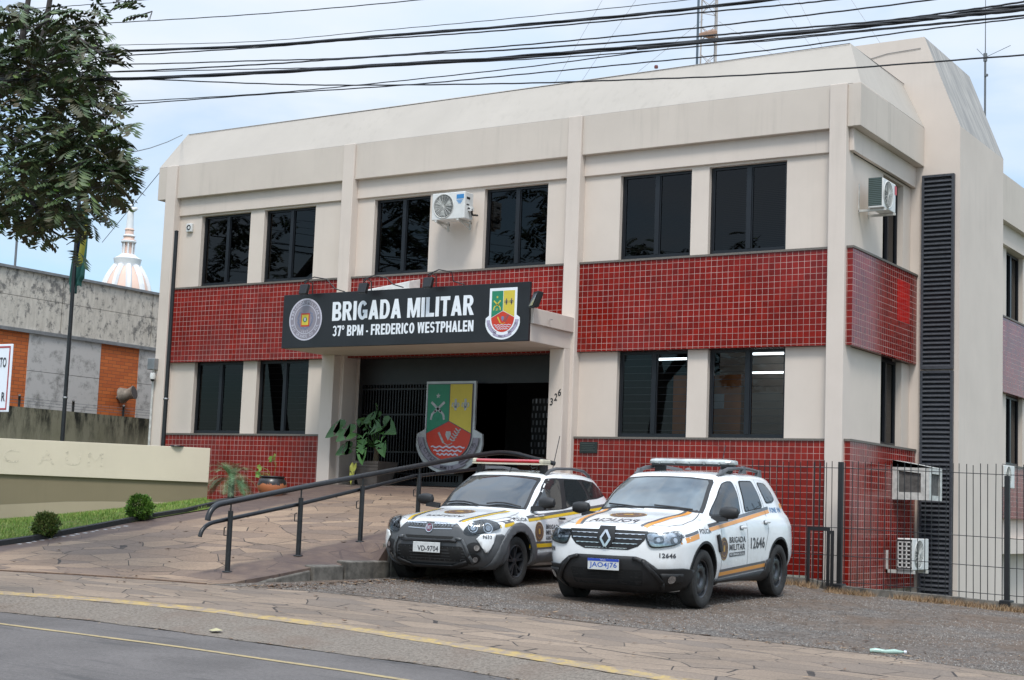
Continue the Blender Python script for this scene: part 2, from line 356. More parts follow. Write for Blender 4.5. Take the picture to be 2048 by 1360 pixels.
obj('lintel_band', MB().box(-8.43, XR_S, 22.45, 25.5, 6.85, 7.21), M['cream'], B, bevel=.008)
obj('wall', MB().box(-23.24, -23.05, 22.64, 36, -.5, 7.2), M['cream'], B)
# side wall
for z0, z1 in ((5.33, 6.85), (2.33, 3.775)):
    for y0, y1 in ((22.5, 24.08), (25.1, 25.5)): obj('wall', MB().box(-8.62, XR_W, y0, y1, z0, z1), M['cream_wall'], B)
obj('window_head', MB().box(-8.62, XR_W, 24.08, 25.1, 6.81, 6.85), M['cream_wall'], B)
for z0, z1 in ((3.78, 5.295), (.02, 2.295)):
    obj('tile_band', MB().box(-8.43, XR_T, YT, 25.5, z0, z1), M['tile'], B)
    obj('window_sill', MB().box(-8.43, XR_T + .02, YT - .02, 25.5, z1, z1 + .035), M['sill'], B)
tp = tiles('bright_tile_patch', ox=8.72, oz=-2.30)
for nd in tp.node_tree.nodes:
    if nd.type == 'TEX_BRICK': nd.inputs['Color1'].default_value = (.50, .018, .012, 1); nd.inputs['Color2'].default_value = (.40, .012, .01, 1); nd.inputs['Mortar'].default_value = (.42, .06, .05, 1)
obj('tile_patch', MB().box(XR_T - .02, XR_T + .004, 24.5, 25.12, 4.42, 5.12), tp, B)
obj('wall', MB().box(-8.6, -8.46, 22.64, 25.5, -1.2, .02), M['cream'], B)
window('y', 24.08, 25.1, ZU0, ZU1, XR_G, 'blind', 'glass_dark'); window('y', 24.08, 25.1, ZL0 + .01, ZL1, XR_G, 'bars', 'glass_dark')
# ---- stair tower
XT0, XT, YT0, YT1 = -8.24, -7.60, 25.5, 28.2
tw = MB()
pr = [(-12, -1.2), (XT, -1.2), (XT, 7.87), (XT0, 9.53), (-12, 9.53)]
tw.poly([(x, YT0, z) for x, z in pr]).poly([(x, YT1, z) for x, z in pr][::-1]).poly([(XT, YT0, -1.2), (XT, YT1, -1.2), (XT, YT1, 7.87), (XT, YT0, 7.87)])
tw.poly([(XT0, YT0, 9.53), (XT0, YT1, 9.53), (-12, YT1, 9.53), (-12, YT0, 9.53)])
obj('stair_tower', tw, M['cream'], B, recalc=False)
obj('stair_tower_roof', MB().poly([(XT, YT0, 7.87), (XT, YT1, 7.87), (XT0, YT1, 9.53), (XT0, YT0, 9.53)]), M['roof_stained'], B, recalc=False)
obj('roof_flashing', MB().tube([(-9.4, 25.49, 9.22), (-8.9, 25.49, 9.31), (-8.3, 25.49, 9.33)], .005, 5), M['cable_grey'], B)
for z0, z1 in ((-.3, 3.66), (3.69, 7.04)):      # tall louvred ventilation grilles
    g = MB(); x0, x1 = -8.235, -7.68
    g.box(x0, x0 + .04, 25.42, 25.5, z0, z1).box(x1 - .04, x1, 25.42, 25.5, z0, z1).box(x0 + .04, x1 - .04, 25.42, 25.5, z0, z0 + .04).box(x0 + .04, x1 - .04, 25.42, 25.5, z1 - .04, z1)
    o = obj('louvre_grille', g, M['louvre'], B); s_ = MB(); n = int((z1 - z0) / .078)
    for i in range(n):
        z = z0 + .05 + (z1 - z0 - .09) * i / n
        s_.poly([(x0 + .04, 25.425, z), (x1 - .04, 25.425, z), (x1 - .04, 25.48, z + .062), (x0 + .04, 25.48, z + .062)])
        s_.poly([(x0 + .04, 25.425, z), (x1 - .04, 25.425, z), (x1 - .04, 25.425, z - .012), (x0 + .04, 25.425, z - .012)])
    s_.poly([(x0, 25.49, z0), (x1, 25.49, z0), (x1, 25.49, z1), (x0, 25.49, z1)])
    sub(o, 'louvre_slats', s_, M['louvre'], recalc=False)
# ---- rear wing beyond the tower
RX = -8.45
obj('fascia', MB().box(RX - .3, RX + .22, 28.2, 44, 7.21, 8.15), M['grey_plaster'], B)
obj('lintel_band', MB().box(RX - .2, RX + .1, 28.2, 44, 6.80, 7.21), M['cream'], B)
rwin = [(31.6 + k * 2.1, 32.9 + k * 2.1) for k in range(5)]
for z0, z1, w0, w1 in ((5.33, 6.80, 5.36, 6.78), (2.33, 3.775, 2.34, 3.77)):
    ys = sorted({28.2, 44} | {v for p in rwin for v in p})
    for i in range(0, len(ys) - 1, 2): obj('wall', MB().box(RX - .15, RX, ys[i], ys[i + 1], z0, z1), M['cream_wall'], B)
    for p in rwin: window('y', p[0], p[1], w0, w1, RX - .1, 'blind', 'glass')
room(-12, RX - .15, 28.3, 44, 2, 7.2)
obj('tile_band', MB().box(RX - .1, RX + .1, 28.2, 44, 3.78, 5.295), M['tile'], B); obj('tile_band', MB().box(RX - .1, RX + .1, 28.2, 44, 1.25, 2.295), M['tile'], B)
obj('window_sill', MB().box(RX - .1, RX + .12, 28.2, 44, 5.295, 5.33), M['sill'], B); obj('window_sill', MB().box(RX - .1, RX + .12, 28.2, 44, 2.295, 2.33), M['sill'], B)
obj('wall', MB().box(RX - .2, RX - .02, 28.2, 44, -1.5, 1.25), M['cream'], B)
obj('ledge', MB().box(RX - .1, RX + .25, 28.2, 44, .55, .85), M['cream'], B)
# ---- entrance: pillars, canopy, recess, gate
px = [(-18.63, -18.33), (-13.59, -13.30)]
for a, b in px: obj('entrance_pillar', MB().box(a, b, 22.1, 22.8, .0, 3.81), M['cream'], B, bevel=.01)
cn = MB().box(-18.63, -13.30, 21.0, 22.4, 3.81, 4.10).box(-18.61, -13.25, 21.0, 22.42, 4.10, 4.36)
cn.box(-18.33, -13.59, 22.4, 22.85, 3.81, 3.95)
obj('canopy', cn, M['cream'], B, bevel=.008)
obj('wall', MB().box(-18.63, -18.29, 22.8, 28, .5, 3.9), M['cream'], B); obj('wall', MB().box(-13.63, -13.30, 22.8, 28, .5, 3.9), M['cream'], B)
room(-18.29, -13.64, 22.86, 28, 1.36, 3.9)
gt = MB(); yg = 22.83
gt.box(-18.29, -13.63, yg, yg + .04, 3.30, 3.81)           # black transom panel
gt.box(-18.29, -18.2, yg, yg + .05, 1.38, 3.30).box(-15.9, -15.8, yg, yg + .05, 1.38, 3.30)
obj('door_frame', gt, M['black'], B)
gg = MB()
for i in range(34):
    x = -18.15 + i * .0665
    gg.box(x, x + .018, yg + .01, yg + .03, 1.42, 3.3)
for z in (1.42, 1.62, 2.02, 2.72, 3.2): gg.box(-18.2, -15.9, yg + .005, yg + .035, z, z + .03)
gg.box(-18.2, -15.9, yg + .012, yg + .028, 1.42, 1.50)
obj('gate', gg, M['black'], B)
tb = MB().box(-15.65, -14.6, 24.6, 24.65, 3.60, 3.63)
obj('ceiling_tube', tb, M['tube'], B)
m = NT('pinned_papers'); t_ = m.new('TexCoord'); s_ = m.new('SeparateXYZ'); m.l(t_.outputs['Object'], s_.inputs[0]); c_ = m.new('CombineXYZ'); m.l(s_.outputs[0], c_.inputs[0]); m.l(s_.outputs[2], c_.inputs[1])
b_ = m.new('TexBrick', offset=.3); b_.inputs['Scale'].default_value = 1; b_.inputs['Brick Width'].default_value = .085; b_.inputs['Row Height'].default_value = .14; b_.inputs['Mortar Size'].default_value = .027
b_.inputs['Color1'].default_value = (.30, .31, .33, 1); b_.inputs['Color2'].default_value = (.05, .05, .055, 1); b_.inputs['Mortar'].default_value = (.012, .012, .012, 1); m.l(c_.outputs[0], b_.inputs['Vector']); m.col(b_.outputs['Color']); m.set(.7)
obj('notice_rack', MB().box(-15.72, -15.26, 24.98, 25.0, 1.95, 3.2), m.mat, B)
obj('counter', MB().box(-15.7, -14.3, 24.5, 25.0, 1.36, 2.05), simple('counter_wood', (.10, .035, .02), .5), B)
obj('doorstep', MB().box(-18.6, -13.3, 22.06, 22.95, .6, 1.385), simple('doorstep_stone', (.20, .15, .12), .8, var=.3), B)
# ---- street number, plaque, alarm, camera: things fixed to the wall
nb = MB()
for ch, (x, z) in zip('326', ((-13.52, 2.90), (-13.44, 2.98), (-13.365, 3.06))): put_text(nb, ch, lambda u, v: (x + (u - .5) * .062, 22.094, z + (v - .5) * .125), .015, .1)
tag(obj('street_number', nb, M['black'], recalc=False), 'black numerals 326 rising on the right entrance pillar', 'house number')
t = thing('wall_plaque', 'small dark bronze plaque on red tiles right of the entrance', 'plaque', (-12.93, 22.39, 2.15))
pm = simple('bronze_plaque', (.035, .045, .042), .4, .5)
obj('plate', MB().box(-13.10, -12.76, 22.37, 22.4, 2.05, 2.24), pm, t, bevel=.006)
ln = MB()
for k in range(5): ln.box(-13.06, -12.80 - .03 * (k % 2), 22.364, 22.37, 2.205 - k * .03, 2.213 - k * .03)
obj('raised_lines', ln, simple('bronze_line', (.10, .12, .11), .4, .5), t)
t = thing('alarm_siren', 'small white square siren box on wall left of upstairs windows', 'siren', (-22.68, 22.49, 6.59))
obj('housing', MB().box(-22.76, -22.60, 22.44, 22.5, 6.50, 6.68), M['white_metal'], t, bevel=.012)
obj('grille', MB().lathe([(.03, 0), (.05, -.012), (.055, 0)], (-22.68, 22.44, 6.59), 16, 'y'), M['frame'], t)
t = thing('conduit_box', 'small grey junction box with conduit on the left corner column', 'junction box', (-23.2, 22.3, 3.7))
obj('box', MB().box(-23.36, -23.16, 22.18, 22.3, 3.62, 3.85), M['steel'], t, bevel=.01)
obj('conduit', MB().tube([(-23.25, 22.27, 3.62), (-23.26, 22.27, 0.5)], .025, 8), M['grey_white'], t, smooth=True)
t = thing('security_camera', 'small white dome camera below the junction box on corner column', 'camera', (-23.2, 22.2, 3.45))
obj('body', MB().lathe([(0, .1), (.05, .1), (.06, .03), (.05, -.03)], (-23.2, 22.2, 3.45), 14), M['white_metal'], t, smooth=True)
obj('lens', MB().lathe([(.045, -.03), (.03, -.07), (0, -.08)], (-23.2, 22.2, 3.45), 14), M['black'], t, smooth=True)
# ================================================================== ground
def G(x): return -.006 - .028 * (x + 9.2)
def zb(x): return 1.40 if x > -18.7 else max(1.40 - .17 * (-18.7 - x), .3)
def RF(x, y):
    t = min(max((y - 13.3) / 9.0, 0), 1); a = G(x) if x > -15 else G(-15)
    return a + (zb(x) - a) * t
def lerp_poly(P, x):
    if x <= P[0][0]: return P[0][1] + (x - P[0][0]) * (P[1][1] - P[0][1]) / (P[1][0] - P[0][0])
    for a, b in zip(P, P[1:]):
        if x <= b[0]: return a[1] + (b[1] - a[1]) * (x - a[0]) / (b[0] - a[0])
    a, b = P[-2], P[-1]; return b[1]
PA = [(-40, 9.5), (-16, 11.2), (-14.49, 11.7), (-13.85, 12.24), (-13.09, 12.68), (-12.29, 13.01), (-11.44, 13.5), (-10.33, 13.75), (-8.91, 13.72), (-7.69, 13.68), (-6.63, 13.78), (-5.83, 13.84), (-4.65, 13.8), (-3.46, 13.5), (40, 11)]
PB = [(-40, 5.6), (-16, 9.0), (-12.51, 10.12), (-11.66, 10.62), (-10.62, 10.92), (-8.84, 11.02), (-6.98, 10.78), (-5.71, 10.58), (0, 9.9), (40, 6)]
def PD_(x): return lerp_poly(PB, x) - .95 if x < -12 else lerp_poly([(-12, 9.65), (-11, 9.95), (-10.02, 10.05), (-8.86, 10.09), (-7.14, 10.22), (-6.0, 10.1), (0, 9.2), (40, 5.2)], x)
def strip(name, f0, f1, z0, z1, mat, nx=160, ny=4, x0=-40, x1=40, jit=0, **k):
    mb = MB(); xs = sorted(set([x0 + (x1 - x0) * i / nx for i in range(nx + 1)] + [a[0] for a in PA if x0 < a[0] < x1] + [-16 + .12 * i for i in range(110)])); xs = [x for x in xs if x0 <= x <= x1]
    vs = []; 
    for x in xs:
        a, b = f0(x), f1(x)
        for j in range(ny + 1):
            t = j / ny; y = a + (b - a) * t
            if jit and j in (0, ny): y += jit * noise.noise((x * 2.3, j, 3.1)) + jit * .5 * noise.noise((x * 9, j, 1.1))
            vs.append((x, y, G(x) + z0 + (z1 - z0) * t))
    n = ny + 1; fs = [(i * n + j, (i + 1) * n + j, (i + 1) * n + j + 1, i * n + j + 1) for i in range(len(xs) - 1) for j in range(ny)]
    mb.add(vs, fs); return tag(obj(name, mb, mat, recalc=False, **k), kind='structure')
# materials
m = NT('asphalt'); v = m.pos(); n1 = m.noise(v, 160, 3, .7); n2 = m.noise(v, 1.1, 6); n3 = m.noise(m.pos((.5, 2.5, 1)), 1.6, 5)
a = m.mix(1., (.122, .110, .104), m.ramp(n2, [(.3, .78), (.7, 1.18)]), 'MULTIPLY'); a = m.mix(1., a, m.ramp(n1, [(.3, .7), (.72, 1.35)]), 'MULTIPLY'); a = m.mix(1., a, m.ramp(m.noise(v, 34, 6, .75), [(.3, .72), (.7, 1.25)]), 'MULTIPLY')
a = m.mix(m.ramp(n3, [(.58, 0.), (.68, .5)]), a, (.055, .052, .052)); m.col(a); m.set(.85, 0, .3); m.bump(n1, .5, .006); M['asphalt'] = m.mat
def stones(name, cA, cB, cC, grout, sc=1.55, stretch=(1, 1, 1), stain=False):
    m = NT(name); v = m.pos(stretch); dn = m.new('TexNoise'); dn.inputs['Scale'].default_value = .9; m.l(v, dn.inputs['Vector'])
    vv = m.new('VectorMath', operation='ADD'); sc_ = m.new('VectorMath', operation='SCALE'); sc_.inputs['Scale'].default_value = .07; m.l(dn.outputs['Color'], sc_.inputs[0]); m.l(v, vv.inputs[0]); m.l(sc_.outputs[0], vv.inputs[1])
    e = m.new('TexVoronoi', feature='DISTANCE_TO_EDGE'); e.inputs['Scale'].default_value = sc; e.inputs['Randomness'].default_value = 1; m.l(vv.outputs[0], e.inputs['Vector'])
    c = m.new('TexVoronoi', feature='F1'); c.inputs['Scale'].default_value = sc; m.l(vv.outputs[0], c.inputs['Vector'])
    bw = m.new('RGBToBW'); m.l(c.outputs['Color'], bw.inputs[0])
    stone = m.ramp(bw.outputs[0], [(.15, cA), (.5, cB), (.85, cC)])
    big = m.noise(m.pos(), .8, 6, .6); fine = m.noise(m.pos((3, 1, 1)), 22, 6, .65)
    a = m.mix(1., stone, m.ramp(big, [(.3, .84), (.7, 1.1)]), 'MULTIPLY'); a = m.mix(1., a, m.ramp(fine, [(.3, .70), (.7, 1.18)]), 'MULTIPLY')
    # joints fade in and out: some are packed flush with dust
    jw = m.ramp(m.noise(m.pos(), 1.7, 3), [(.35, .009), (.65, .015)])
    j = m.math('LESS_THAN', e.outputs['Distance'], jw); gone = m.ramp(m.noise(m.pos(), 3.1, 2), [(.34, .55), (.48, 1.)])
    a = m.mix(m.math('MULTIPLY', j, gone), a, grout)
    if stain:   # old damp stains on the paving edges, with a shape of their own
        s = m.new('SeparateXYZ'); t = m.new('TexCoord'); m.l(t.outputs['Object'], s.inputs[0]); wob = m.math('MULTIPLY', m.math('SUBTRACT', m.noise(m.pos(), 1.1, 5), .5), .7)
        xx = m.math('ADD', s.outputs[0], wob)
        r1 = m.math('SMOOTHSTEP' if False else 'GREATER_THAN', xx, -13.12); 
        f1 = m.new('MapRange'); f1.interpolation_type = 'SMOOTHSTEP'; f1.inputs[1].default_value = -13.32; f1.inputs[2].default_value = -13.12; m.l(xx, f1.inputs[0])
        f2 = m.new('MapRange'); f2.interpolation_type = 'SMOOTHSTEP'; f2.inputs[1].default_value = -16.85; f2.inputs[2].default_value = -17.1; m.l(xx, f2.inputs[0])
        yy = m.math('ADD', s.outputs[1], wob); f3 = m.new('MapRange'); f3.interpolation_type = 'SMOOTHSTEP'; f3.inputs[1].default_value = 20.6; f3.inputs[2].default_value = 21.6; m.l(yy, f3.inputs[0])
        gy = m.new('MapRange'); gy.inputs[1].default_value = 13.1; gy.inputs[2].default_value = 13.8; m.l(s.outputs[1], gy.inputs[0])
        f = m.math('MAXIMUM', f1.outputs[0], f2.outputs[0]); f = m.math('MULTIPLY', f, gy.outputs[0]); f = m.math('MAXIMUM', f, m.math('MULTIPLY', f3.outputs[0], .75))
        a = m.mix(m.math('MULTIPLY', f, m.ramp(m.noise(m.pos(), 5, 6), [(.3, .6), (.6, .9)])), a, (.085, .058, .052))
    m.col(a); m.set(.75, 0, .35); m.bump(m.mix(.35, m.math('MULTIPLY', j, -1.), fine), .45, .01); return m.mat
M['ramp_stone'] = stones('ramp_sandstone', (.315, .222, .152), (.245, .168, .116), (.195, .14, .106), (.04, .030, .025), 2.3, (.72, 1.15, .2), stain=True)
M['walk_stone'] = stones('pavement_sandstone', (.275, .208, .152), (.225, .17, .126), (.175, .138, .11), (.036, .028, .024), 2.3, (.72, 1.2, .2))
m = NT('gravel'); v = m.pos(); vo = m.new('TexVoronoi'); vo.inputs['Scale'].default_value = 38; m.l(v, vo.inputs['Vector']); bw = m.new('RGBToBW'); m.l(vo.outputs['Color'], bw.inputs[0])
vo2 = m.new('TexVoronoi'); vo2.inputs['Scale'].default_value = 90; m.l(v, vo2.inputs['Vector'])
a = m.ramp(bw.outputs[0], [(.1, (.06, .053, .048)), (.5, (.135, .12, .108)), (.9, (.22, .20, .18))])
big = m.noise(v, .7, 6, .65); a = m.mix(m.ramp(big, [(.34, 0.), (.60, .7)]), a, (.15, .105, .075)); a = m.mix(1., a, m.ramp(m.noise(v, 5, 5), [(.3, .75), (.7, 1.15)]), 'MULTIPLY')
m.col(a); m.set(.9, 0, .2); m.bump(m.mix(.4, vo.outputs['Distance'], vo2.outputs['Distance']), 1., .02); M['gravel'] = m.mat
m = NT('concrete_apron'); v = m.pos(); vo = m.new('TexVoronoi'); vo.inputs['Scale'].default_value = 45; m.l(v, vo.inputs['Vector'])
a = m.mix(1., (.19, .162, .135), m.ramp(m.noise(v, 38, 5, .8), [(.34, .55), (.60, 1.25)]), 'MULTIPLY'); a = m.mix(m.ramp(m.noise(v, 1.4, 5), [(.5, 0.), (.72, .5)]), a, (.15, .10, .075))
m.col(a); m.set(.9, 0, .2); m.bump(m.noise(v, 38, 5, .8), .8, .012); M['apron'] = m.mat
def wornpaint(name, c, under, lo=.45, hi=.6, sc=9):
    m = NT(name); v = m.pos(); f = m.ramp(m.noise(v, sc, 8, .75), [(lo, 0.), (hi, 1.)]); m.col(m.mix(f, c, under)); m.set(.8, 0, .25); m.bump(m.noise(v, 90, 3), .4, .004); return m.mat
M['kerb_yellow'] = wornpaint('worn_yellow_kerb', (.40, .285, .11), (.25, .20, .16), .40, .58)
M['lane_yellow'] = wornpaint('worn_lane_paint', (.36, .28, .15), (.13, .12, .12), .50, .72, 14)
M['concrete'] = simple('old_concrete', (.15, .135, .115), .95, var=.65, sc=7, bump=.8, bsc=40)
M['soil'] = simple('soil', (.10, .06, .04), .95, var=.5, sc=14, bump=.8)
m = NT('lawn_soil'); v = m.pos(); a = m.ramp(m.noise(v, 3, 6, .7), [(.35, (.08, .13, .03)), (.6, (.12, .14, .04)), (.8, (.15, .10, .055))]); m.col(a); m.set(.95, 0, .1); M['lawn'] = m.mat
# far ground sheet
g = MB(); R = 900
g.poly([(-R, -R, -1.25), (R, -R, -1.25), (R, R, -1.25), (-R, R, -1.25)])
tag(obj('ground', g, simple('far_ground', (.09, .10, .06), .95), recalc=False), kind='structure')
fB = lambda x: lerp_poly(PB, x); fA = lambda x: lerp_poly(PA, x)
strip('road', lambda x: -22., PD_, -.145, -.145, M['asphalt'], ny=2)
tag(obj('road_underlay', MB().poly([(-40, -22.01, -1.2), (40, -22.01, -1.2), (40, -22, -1.0), (-40, -22, G(-40) - .145)]), M['asphalt'], recalc=False), kind='structure')
strip('gutter', PD_, lambda x: fB(x) - .12, -.141, -.035, M['apron'], ny=6, jit=.05)
strip('kerb', lambda x: fB(x) - .13, lambda x: fB(x) + .02, -.033, -.010, M['kerb_yellow'], ny=3, jit=.03)
strip('pavement', lambda x: fB(x) + .0, fA, -.012, .0, M['walk_stone'], ny=8)
# painted edge line of the road
PE = [(-12.3, 8.75), (-11.12, 9.02), (-9.23, 9.25), (-7.43, 9.33), (-5.5, 9.3), (10, 8)]
strip('lane_line', lambda x: lerp_poly(PE, x) - .04, lambda x: lerp_poly(PE, x) + .04, -.141, -.141, M['lane_yellow'], ny=1, x0=-16, x1=8, jit=.012)
# gravel yard
mb = MB(); xs = [-13.6 + i * .25 for i in range(90)]; vs = []; ny = 40
def ss(a, b, v): t = min(max((v - a) / (b - a), 0), 1); return t * t * (3 - 2 * t)
def rise(x, y): return (1 - .55 * ss(-8.75, -8.2, x) * ss(19.6, 21.6, y)) * (1 - .45 * ss(-7.5, -5, x))
def gz(x, y):
    return G(x) + .012 * noise.noise((x * .8, y * .8, 0)) + .006 * noise.noise((x * 4, y * 4, 0)) + (.012 * max(0, min(y - 14.5, 2)) + .018 * max(0, y - 16.5)) * rise(x, y)
for x in xs:
    a, b = fA(x), 22.6
    if x < -12.3: a = 13.0
    for j in range(ny + 1):
        y = a + (b - a) * j / ny; vs.append((x, y, gz(x, y) + (.004 if j else .002)))
n = ny + 1; mb.add(vs, [(i * n + j, (i + 1) * n + j, (i + 1) * n + j + 1, i * n + j + 1) for i in range(len(xs) - 1) for j in range(ny)])
tag(obj('gravel_yard', mb, M['gravel'], smooth='all', recalc=False), kind='structure')
def btop(y): return .15 + (y - 13.9) * .12 if y < 14.75 else (.27 if y < 15.35 else .32 if y < 16.3 else .54 if y < 17.6 else .80 if y < 19.5 else 1.15)
# ramp paved in crazy sandstone
mb = MB(); nx, ny = 36, 48; vs = []
for i in range(nx + 1):
    for j in range(ny + 1):
        t = j / ny
        xl_, xr_ = (-17.75, -12.45)
        x = xl_ + (xr_ - xl_) * i / nx
        y0 = fA(x) if x < -12.29 else 13.0
        y = y0 + (22.45 - y0) * t
        z = RF(x, y) + .004
        if x > -12.95: z = z - (x + 12.95) / .5 * max(0, z - btop(y)) * (1 if y > 14.0 else max(0, (y - 13.2) / .8))
        vs.append((x, y, z))
n = ny + 1; mb.add(vs, [(i * n + j, (i + 1) * n + j, (i + 1) * n + j + 1, i * n + j + 1) for i in range(nx) for j in range(ny)])
# skirt on the yard side
for j in range(ny):
    p, q = vs[nx * n + j], vs[nx * n + j + 1]; mb.poly([(p[0], p[1], -.4), (q[0], q[1], -.4), q, p])
tag(obj('entrance_ramp', mb, M['ramp_stone'], recalc=False), kind='structure')
tag(obj('pavement_joint', MB().tube([(x, fA(x) + .0, G(x) + .003) for x in (-15.5, -14.49, -13.85, -13.09, -12.45)], .012, 5), M['soil']), kind='structure')
# paving carries on above the lawn to the foot of the facade
mb = MB(); vs = []; XS = [-23.2 + i * .35 for i in range(17)]; YS_ = [18.2 + j * .35 for j in range(13)]
XS[-1] = -17.74
for x in XS:
    for y in YS_: vs.append((x, min(y, 22.45), RF(x, y) + .003))
mb.add(vs, [(i * 13 + j, (i + 1) * 13 + j, (i + 1) * 13 + j + 1, i * 13 + j + 1) for i in range(16) for j in range(12)])
tag(obj('ramp_paving', mb, M['ramp_stone'], recalc=False), kind='structure')
def lawn_ok(x, y): return y < 18.75 + (-18.1 - x) * .98
# lawn
mb = MB(); nx, ny = 78, 84; vs = []
for i in range(nx + 1):
    for j in range(ny + 1):
        x = -26 + (-17.72 + 26) * i / nx; y0 = fA(x) + .0; y = y0 + (22.45 - y0) * j / ny
        vs.append((x, y, RF(x, y) + .02))
n = ny + 1; mb.add(vs, [(i * n + j, (i + 1) * n + j, (i + 1) * n + j + 1, i * n + j + 1) for i in range(nx) for j in range(ny) if lawn_ok(*vs[i * n + j][:2])])
tag(obj('lawn', mb, M['lawn'], recalc=False), kind='structure')
# grass blades
gm = NT('grass_blade'); oi = gm.new('NewGeometry'); gm.col(gm.ramp(oi.outputs['Random Per Island'], [(0., (.10, .19, .03)), (.6, (.18, .29, .055)), (.9, (.30, .31, .09))])); gm.set(.6, 0, .3)
mb = MB(); rnd = random.Random(3)
def gmask(x, y): return noise.noise((x * 1.1, y * 1.1, 5.)) + .6 * noise.noise((x * 4, y * 4, 5.)) > -.28
WA, WB_ = Vector((-20.6, 21.3)), Vector((-23.1, 18.3))
for k in range(44000):
    y = rnd.uniform(12.6, 21.5); x = rnd.uniform(-23.6, -17.78)
    if y < fA(x) + .05 or not gmask(x, y) or not lawn_ok(x, y): continue
    s_ = (WB_ - WA); q = Vector((x, y)) - WA
    if s_.x * q.y - s_.y * q.x > .05: pass
    if (s_.x * q.y - s_.y * q.x) < 0: continue
    z = RF(x, y) + .015; h = rnd.uniform(.025, .07); a = rnd.uniform(0, 6.28); wd = .007; dx, dy = math.cos(a) * wd, math.sin(a) * wd; lx, ly = rnd.uniform(-.03, .03), rnd.uniform(-.03, .03)
    mb.add([(x - dx, y - dy, z), (x + dx, y + dy, z), (x + lx, y + ly, z + h)], [(0, 1, 2)])
tag(obj('grass', mb, gm.mat, recalc=False), 'short green lawn grass beside the ramp', 'grass', kind='stuff')
# dark rubber edging between lawn and ramp
E_ = [(-17.62, 13.2), (-17.63, 14.2), (-17.56, 14.7), (-17.62, 15.25), (-17.69, 16.06), (-17.80, 17.1), (-17.78, 17.9), (-17.95, 18.6), (-18.1, 19.3)]
mb = MB()
for i in range(len(E_) - 1):
    (xa, ya), (xb, yb) = E_[i], E_[i + 1]; za, zb_ = RF(xa, ya), RF(xb, yb)
    mb.hexa([(xa - .035, ya, za - .05), (xa + .035, ya, za - .05), (xb + .035, yb, zb_ - .05), (xb - .035, yb, zb_ - .05)], [(xa - .03, ya, za + .085), (xa + .03, ya, za + .075), (xb + .03, yb, zb_ + .075), (xb - .03, yb, zb_ + .085)])
tag(obj('lawn_edging', mb, M['rubber']), 'black plastic edging strip between lawn and paved ramp', 'edging')
mb = MB()
for i in range(16): 
    y = 14.4 + i * .13; x = -17.5 + .03 * math.sin(i * 2.1); z = RF(x, y) + .006; mb.poly([(x - .03, y, z), (x + .05 + .03 * math.sin(i), y, z), (x + .04, y + .12, z + .012), (x - .03, y + .12, z + .012)])
tag(obj('spilt_paint', mb, simple('spilt_white_paint', (.6, .6, .6), .8, var=.3, sc=30), recalc=False), 'white paint streak on the ramp along lawn edging', 'paint streak')
# kerb blocks beside the ramp, stepping up towards the building
t = thing('ramp_kerb', 'weathered concrete kerb blocks stepping up along the yard side of the ramp', 'kerb', (-12.9, 16, .1))
for (ya, yb) in ((13.45, 14.05), (14.07, 14.73), (14.76, 15.34), (15.37, 16.29), (16.32, 16.95), (16.97, 17.59), (17.62, 18.5), (18.52, 19.49), (19.51, 20.9), (20.93, 22.3)):
    z0 = -.2; za, zc = btop(ya + .01), btop(yb - .01); za, zc = (za, zc) if yb < 14.75 else (za, za); xo = -12.40 + .02 * math.sin(ya * 7)
    if yb < 14.75: za, zc = za - .06 + .02 * math.sin(ya * 5), zc - .03
    mb = MB().hexa([(xo - .16, ya, z0), (xo, ya, z0), (xo, yb, z0), (xo - .16, yb, z0)], [(xo - .16, ya, za + .015), (xo, ya, za), (xo, yb, zc), (xo - .16, yb, zc + .015)])
    obj('block', mb, M['concrete'], t, bevel=.015)
# ================================================================== vehicles
def paint(name, c, rough=.22, coat=.6, var=.06):
    m = NT(name); v = m.pos(); a = m.mix(1., c, m.ramp(m.noise(v, 2.2, 6, .65), [(.3, 1 - var), (.7, 1.)]), 'MULTIPLY')
    s = m.new('SeparateXYZ'); t = m.new('TexCoord'); m.l(t.outputs['Object'], s.inputs[0])
    d = m.new('MapRange'); d.inputs[1].default_value = .75; d.inputs[2].default_value = .25; m.l(s.outputs[2], d.inputs[0])      # road dust low on the body
    a = m.mix(m.math('MULTIPLY', d.outputs[0], m.ramp(m.noise(v, 8, 6, .7), [(.35, 0.), (.75, .45)])), a, (.30, .22, .16))
    m.col(a); m.set(rough, 0, .5, coat); return m.mat
M['car_white'] = paint('white_car_paint', (.80, .815, .82))
M['clad_black'] = simple('black_plastic', (.014, .014, .015), .55, var=.3, sc=10); M['clad_grey'] = simple('grey_plastic', (.098, .102, .108), .42, var=.15, sc=6)
M['clad_grey2'] = simple('mid_grey_plastic', (.10, .105, .11), .4, var=.15)
m = NT('car_glass'); m.col((.022, .026, .028)); m.set(.03, 0, .5); m.p.inputs['IOR'].default_value = 1.75; M['car_glass'] = m.mat
m = NT('windscreen_glass'); v = m.pos(); m.col(m.ramp(m.noise(v, 1.6, 3), [(.35, (.05, .06, .065)), (.65, (.13, .155, .165))])); m.set(.04, 0, .5); m.p.inputs['IOR'].default_value = 1.9; M['screen'] = m.mat; M['intake_black'] = simple('intake_black', (.006, .006, .006), .9); M['screen_dark'] = simple('dark_windscreen', (.03, .034, .036), .04, spec=1.)
M['chrome'] = simple('chrome', (.72, .73, .75), .22, 1., var=.05); M['lamp_refl'] = simple('lamp_reflector', (.55, .57, .60), .15, .9, var=.5, sc=18)
m = NT('lamp_lens'); tr = m.new('BsdfTransparent'); gl = m.new('BsdfGlossy'); gl.inputs['Roughness'].default_value = .02; mxs = m.new('MixShader'); fr = m.new('Fresnel'); fr.inputs[0].default_value = 1.6
